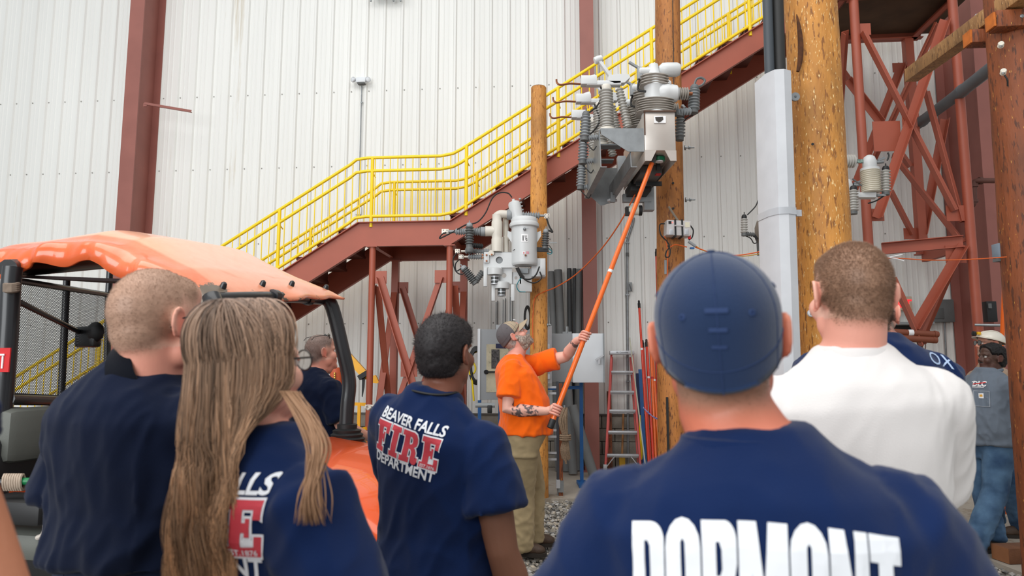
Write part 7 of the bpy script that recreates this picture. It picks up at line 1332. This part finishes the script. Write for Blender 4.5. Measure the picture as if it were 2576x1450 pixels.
# ---------------------------------------------------------------- man in orange with the hot stick
YO = 5.76; p = at(1312, 1100, YO)
O = Person('bearded person in orange T-shirt, khaki trousers and two-tone cap holding the long orange pole', (p.x, p.y), -83, 1.93, 1.12, 1.02, belly=.11, bb=.02, hd=(2, 36, 0), hk=.98, vox=.0062, fat=.006, lean=(0, -.08))
O.HO = O.L(at(1291, 847, YO)); nt_ = O.HO-O.R @ (V3((0, .018, .10))*O.hk); O.nt = nt_; O.bend = lambda p, f=O.bend, a=nt_: a if p is a else f(p)
k = O.k; hs = lambda t: h0+dh*t
def hot_at(px, py):   # parameter on the stick nearest to the pixel
    d = ray(px, py).normalized(); w = h0-CAM; a_, b_2, c_ = 1, dh.dot(d), 1; return (b_2*d.dot(w)-dh.dot(w))/(1-b_2*b_2)
t1, t2 = hot_at(1400, 1033), hot_at(1466, 845); c1, c2 = O.L(hs(t1)), O.L(hs(t2)); dl = O.Rz.transposed() @ dh
e1 = O.L(at(1277, 1032, 5.50)); w1 = O.L(at(1375, 1035, 5.47)); e2 = O.L(at(1424, 897, 5.86)); w2 = O.L(at(1450, 858, 5.68))
O.sh[1] = O.L(at(1288, 930, 5.58)); O.sh[-1] = O.L(at(1352, 915, 5.93)); bd0 = O.bend; shs = (O.sh[1], O.sh[-1]); O.bend = lambda p, f=bd0: p if any(p is q for q in shs) else f(p)
O.arm(1, e1, w1, 1.05, hnd=1); O.arm(-1, e2, w2, 1.02, hnd=1)
grip(O.core, O.fing, c1, dl, w1-c1, w1, .0215, 1.08); grip(O.core, O.fing, c2, dl, w2-c2, w2, .0205, 1.08)
ft = lambda px, py: O.L(floor_at(px, py)); fr, fl = ft(1312, 1398), ft(1340, 1376)
O.legs({1: (V3((fr.x, fr.y, .52)), V3((fr.x, fr.y-.01, .09)), V3((.25, 1, 0))), -1: (V3((fl.x, fl.y, .52)), V3((fl.x, fl.y-.01, .09)), V3((-.05, 1, 0)))})
O.lid = (214, 150, 136); O.body((222, 168, 150), .066, (150, 136, 128), -.01, .02, beard=(146, 130, 118), tat=[(1, .85, .12, .80), (-1, .8, .80, .95)]); O.eyes((90, 110, 120))
O.shirt(M_ORT, hem=1.0/k*1.0, ease=.026, sleeve=.70, sr=1.12, fold=.007, vox=.0085, seed=6, collar=(.078, .005)); O.trousers(M_KHAKI, top=.99, ease=.034, leg=1.2, fold=.013, hemz=.03); O.boots()
O.shell('beard', O.bm_, .020, (154, 138, 126), rough=.3, fr=130, cvar=.4); O.shell('hair', O.mask*(O.HL[:, 2] < .03), .006, (160, 146, 138), rough=.4, fr=120)
cap(O, mat('cap_grey_mesh', (104, 98, 100), .85, bump=.5, bscale=500), mat('cap_khaki', (170, 152, 128), .85), zf=.050, zb=-.030, bill=mat('cap_khaki', (170, 152, 128), .85), bl=.078, droop=.004)
mb = MB(); c = O.hp(.012, .088, .098); d = (c-O.hp(0, 0, .02)).normalized(); O.mbobj('cap_patch', MB().frame(c, [d.cross(V3((0, 0, 1))).normalized(), d.cross(V3((0, 0, 1))).normalized().cross(d), d], (.028, .010, .0025)), M_TXW)
o = O.to; pk = [O.L(at(x, y, 5.56)) for x, y in ((1272, 1100), (1274, 1140))]
for a_, b_2 in (((1276, 1094), (1278, 1136)), ((1262, 1150), (1300, 1156)), ((1300, 1156), (1302, 1196))):
    q0, q1 = O.L(at(*a_, 5.4)), O.L(at(*b_2, 5.4)); 
# ---------------------------------------------------------------- man in the grey work shirt, at the right-hand pole
pf_ = floor_at(2512, 1386); Q = Person('person in grey work shirt and blue jeans, hand in pocket, by the red-brown pole', (pf_.x, pf_.y), 98, 1.80, 1.08, 1.06, belly=.07, hd=(-6, 10, 0), hk=.98, vox=.006, fat=.004)
setcrown(Q, 2495, 868, pf_.y); k = Q.k
Q.arm(-1, V3((-.30, -.13, 1.10))*k, V3((-.135, .03, .93))*k, 1.05); Q.arm(1, V3((.26, -.10, 1.12))*k, V3((.20, .02, .90))*k, 1.05)
g = lambda px, py: Q.L(floor_at(px, py)); fa, fb = g(2438, 1402), g(2498, 1388)
Q.legs({-1: (V3((-.12, .10, .50)), V3((fa.x, fa.y-.05, .09)), V3((.05, 1, 0))), 1: (V3((.11, .0, .50)), V3((fb.x, fb.y-.02, .09)), V3((-.1, 1, 0)))})
Q.lid = (70, 50, 42); Q.body((84, 60, 50), .064, (22, 20, 20), .0, .008); Q.eyes((40, 28, 22)); Q.shirt(M_GSH, 'work_shirt', hem=.88, ease=.022, sleeve=1.97, sr=1.12, fold=.009, vox=.008, seed=7); Q.trousers(M_JEAN, ease=.016, leg=1.1, fold=.010); Q.boots(); Q.shell('hair', Q.mask, .020, (26, 24, 24), rough=.35, fr=140)
Q.shell('moustache', np.exp(-(((Q.HL-np.array([0, .1, -.052]))/np.array([.028, .02, .006]))**2).sum(1)), .003, (30, 24, 22)); 
nb = Q.bend(Q.nb); d = (Q.bend(Q.nt)-nb).normalized(); mb = MB()
mb.sweep([nb+d*.05+V3((math.cos(t)*.075, math.sin(t)*.075+.004, -.040*max(0, math.sin(t))+.012*min(0, math.sin(t))*-1)) for t in [math.radians(100+340*i/30) for i in range(31)]], [.012]+[.016]*29+[.012], 8); Q.mbobj('shirt_collar', mb, M_GSH, Q.so)
for z in (1.40, 1.31, 1.22, 1.13, 1.04): h, n_, _, _ = Q.bvh.ray_cast(V3((0, 1, z*k)), V3((0, -1, 0))); Q.mbobj('button', MB().lathe([(.006, 0), (.006, .003)], h, n_, 10), M_TXW, Q.so)
sq = ([(-.5, -.5), (.5, -.5), (.5, .5), (-.5, .5)], [(0, 1, 2, 3)])
def fr_(w, h, t): 
    v = [(-w/2, -h/2), (w/2, -h/2), (w/2, h/2), (-w/2, h/2), (-w/2+t, -h/2+t), (w/2-t, -h/2+t), (w/2-t, h/2-t), (-w/2+t, h/2-t)]; return v, [(0, 1, 5, 4), (1, 2, 6, 5), (2, 3, 7, 6), (3, 0, 4, 7)]
TR = math.radians(44)      # the left chest, turned towards the camera side
Q.print_('pocket', *[[(x*.115, y*.13) for x, y in sq[0]], sq[1]], M_GSH, -.02, 1.262*k, front=True, lift=.005, turn=TR); Q.print_('pocket_stitching', *fr_(.115, .13, .004), mat('stitch_pale', (176, 182, 190), .8), -.02, 1.262*k, front=True, lift=.0062, turn=TR)
Q.print_('pocket_tag', [(x*.036, y*.04) for x, y in sq[0]], sq[1], M_TXW, -.02, 1.285*k, front=True, lift=.008, turn=TR); Q.print_('tag_mark', [(x*.018, y*.018) for x, y in sq[0]], sq[1], mat('tag_mustard', (222, 166, 60), .7), -.02, 1.286*k, front=True, lift=.0095, turn=TR)
v, f = text_mesh('DLC', 1, .05); Q.print_('logo_lettering', [(x*.052+y*.012, y*.058) for x, y in v], f, M_TXW, -.035, 1.365*k, front=True, turn=TR, lift=.004, step=.02); Q.print_('logo_stripe', [(-.045, .010), (.05, .026), (.052, .034), (-.043, .018)], [(0, 1, 2, 3)], M_RDL, -.035, 1.365*k, front=True, turn=TR, lift=.006); Q.print_('logo_line', [(-.05, -.012), (.036, -.012), (.036, -.005), (-.05, -.005)], [(0, 1, 2, 3)], M_TXW, -.035, 1.365*k, front=True, turn=TR, lift=.004)
# ---------------------------------------------------------------- man in the white hard hat behind him
ph = floor_at(2545, 1342); X8 = Person('person in white hard hat, sunglasses and tan shirt standing behind the man in grey', (ph.x-.10, ph.y), 92, 1.86, 1.05, 1.04, belly=.05, hd=(-8, 6, 0), hk=.98, vox=.007)
setcrown(X8, 2489, 834, ph.y); k = X8.k
X8.arm(-1, V3((-.24, .12, 1.14))*k, V3((-.16, .36, 1.20))*k); X8.arm(1, V3((.27, .04, 1.12))*k, V3((.2, .25, 1.05))*k); X8.legs({-1: (V3((-.13, -.02, .5))*k, V3((-.17, -.10, .09)), V3((.1, 1, 0)))})
X8.lid = (200, 150, 130); X8.body((206, 152, 130), .064, (120, 100, 86), .0, .01, beard=(150, 130, 116)); X8.eyes(); X8.shirt(M_TAN, 'work_shirt', hem=.92, ease=.022, sleeve=1.8, sr=1.1, fold=.010, vox=.010, seed=8); X8.trousers(M_JEAN, ease=.02, leg=1.12, fold=.012); X8.boots(); glasses(X8, dark=True, name='sunglasses', r=.023)
M_HAT = mat('hard_hat_white', (226, 220, 206), .3, var=.04, coat=.3); hat, on = cap(X8, M_HAT, zf=.062, zb=.012, rx=.104, ry=.125, rz=.098, seams=False)
V = [X8.hp(math.cos(t)*(.104+w), -.012+math.sin(t)*(.125+w*(2.1 if math.sin(t) > 0 else 1)), (.062*(.5+.5*math.sin(t))+.012*(.5-.5*math.sin(t)))-d_-w*.15) for w, d_ in ((-.004, 0), (.016, 0), (.016, .004), (-.004, .005)) for t in [2*math.pi*i/40 for i in range(40)]]; X8.obj('brim', np.array([tuple(v) for v in V]), [(j*40+i, j*40+(i+1) % 40, (j+1)*40+(i+1) % 40, (j+1)*40+i) for j in range(3) for i in range(40)], M_HAT, None, hat)
for dx in (-.028, 0, .028): X8.mbobj('ridge', MB().sweep([X8.hp(dx, -.012+.118*math.cos(t), .028+.099*math.sin(t)) for t in [math.radians(25+130*i/12) for i in range(13)]], .006, 8, rnd=True), M_HAT, hat)
c = X8.hp(0, .118, .088); fx = X8.R @ V3((0, 1, 0)); hl = X8.mbobj('headlamp', MB().lathe([(.020, 0), (.024, .012), (.024, .03), (.018, .034)], c, fx, 16), M_BLK, hat); X8.mbobj('lamp_housing', MB().frame(c+X8.R @ V3((-.03, -.008, .004)), [X8.R @ V3((1, 0, 0)), fx, X8.R @ V3((0, 0, 1))], (.016, .014, .013), .003), mat('headlamp_yellow', (232, 176, 30), .4), hat)
# ---------------------------------------------------------------- man beyond the utility vehicle
p = at(795, 900, 4.75); Z9 = Person('balding person with sunglasses pushed up in a navy T-shirt, beyond the vehicle post', (p.x, p.y), -42, 1.80, 1.08, 1.04, hd=(-14, 8, 0), hk=1.02, vox=.007, belly=.04)
setcrown(Z9, 806, 842, 4.75); k = Z9.k
Z9.arm(1, V3((.27, .05, 1.13))*k, V3((.20, .30, 1.05))*k, 1.08); Z9.arm(-1, V3((-.27, .05, 1.13))*k, V3((-.15, .28, 1.05))*k, 1.05); Z9.legs({}); Z9.lid = (196, 140, 120)
Z9.body((206, 152, 132), .066, (120, 102, 94), -.004, .03); Z9.eyes(); Z9.shirt(M_NAVYD, ease=.02, hem=.84, sleeve=.8, sr=1.14, fold=.008, vox=.010, seed=9, collar=(.078, .006)); Z9.trousers(M_DKP); Z9.boots(); Z9.strands('hair', Z9.mask, 2500, .005, (110, 92, 84), .0005); glasses(Z9, dark=True, name='sunglasses', up=.100, back=.055, r=.018)
# ---------------------------------------------------------------- man in navy behind the white T-shirt
p = at(2196, 900, 2.5); N1 = Person('person in navy T-shirt with pale outlined letters, mostly hidden behind the buzz-cut man', (p.x, p.y), -10, 1.86, 1.1, 1.12, shz=.075, hd=(-30, 6, 0), hk=.98, vox=.007)
k = N1.k; N1.arm(1, V3((.20, .12, 1.14))*k, V3((.05, .30, 1.12))*k, 1.05); N1.arm(-1, V3((-.27, .03, 1.13))*k, V3((-.2, .25, 1.08))*k, 1.1); N1.legs({}); N1.lid = (200, 150, 130)
N1.body((210, 158, 138), .064, (80, 64, 54), .0, .015, beard=(120, 100, 86)); N1.eyes(); N1.shirt(M_NAVY, hem=.84, ease=.02, sleeve=.8, sr=1.12, fold=.006, vox=.010, seed=10, collar=(.076, .005)); N1.trousers(M_DKP); N1.boots(); N1.strands('hair', N1.mask, 2500, .012, (80, 64, 54), .0005)
v, f = text_mesh('OX', 1, .0); N1.print_('print_lettering', [(x*.062, y*.062) for x, y in v], f, mat('print_pale_blue', (170, 190, 220), .7), .185, 1.478*k, ang=-.25, step=.015)
# ---------------------------------------------------------------- person at the picture's edge, arm only in view
L9 = Person('person showing only a bare upper arm and navy sleeve near the vehicle seat', (-.92, .87), -15, 1.92, 1.10, 1.06, hd=(-10, 5, 0), vox=.007)
k = L9.k; L9.arm(1, V3((.395, -.02, 1.10))*k, V3((.32, .20, .98))*k, 1.2); L9.arm(-1, V3((-.28, .03, 1.13))*k, V3((-.15, .26, 1.05))*k, 1.1); L9.legs({}); L9.lid = (170, 110, 84)
L9.body((186, 122, 92), .064, (60, 44, 38), .0, .015); L9.eyes(); L9.shirt(M_NAVY, hem=.84, ease=.018, sleeve=.14, sr=1.0, fold=.006, vox=.010, seed=11, collar=(.076, .005)); L9.trousers(M_DKP); L9.boots(); L9.strands('hair', L9.mask, 2000, .012, (60, 44, 38), .0005)
# ---------------------------------------------------------------- groups of like things
GROUPS = {'insulated_pole': 'insulated poles standing along the wall', 'cable_cover': 'grey cable covers leaning on the wall', 'utility_pole': 'wooden utility poles', 'person': 'people in the hall', 'spool_insulator': 'white spool insulators', 'timber_block': 'timber blocks on the red-brown pole', 'electrical_cabinet': 'electrical cabinets on the blue stand', 'power_cable': 'cables entering the aluminium guard', 'brown_tube': 'brown tubes on the tower', 'steel_column': 'red steel wall columns', 'hanging_wire': 'hanging wires'}
for o in list(COL.objects):
    g_ = GROUPS.get(o.name.split('.')[0])
    if g_ and o.parent is None and 'group' not in o: o['group'] = g_
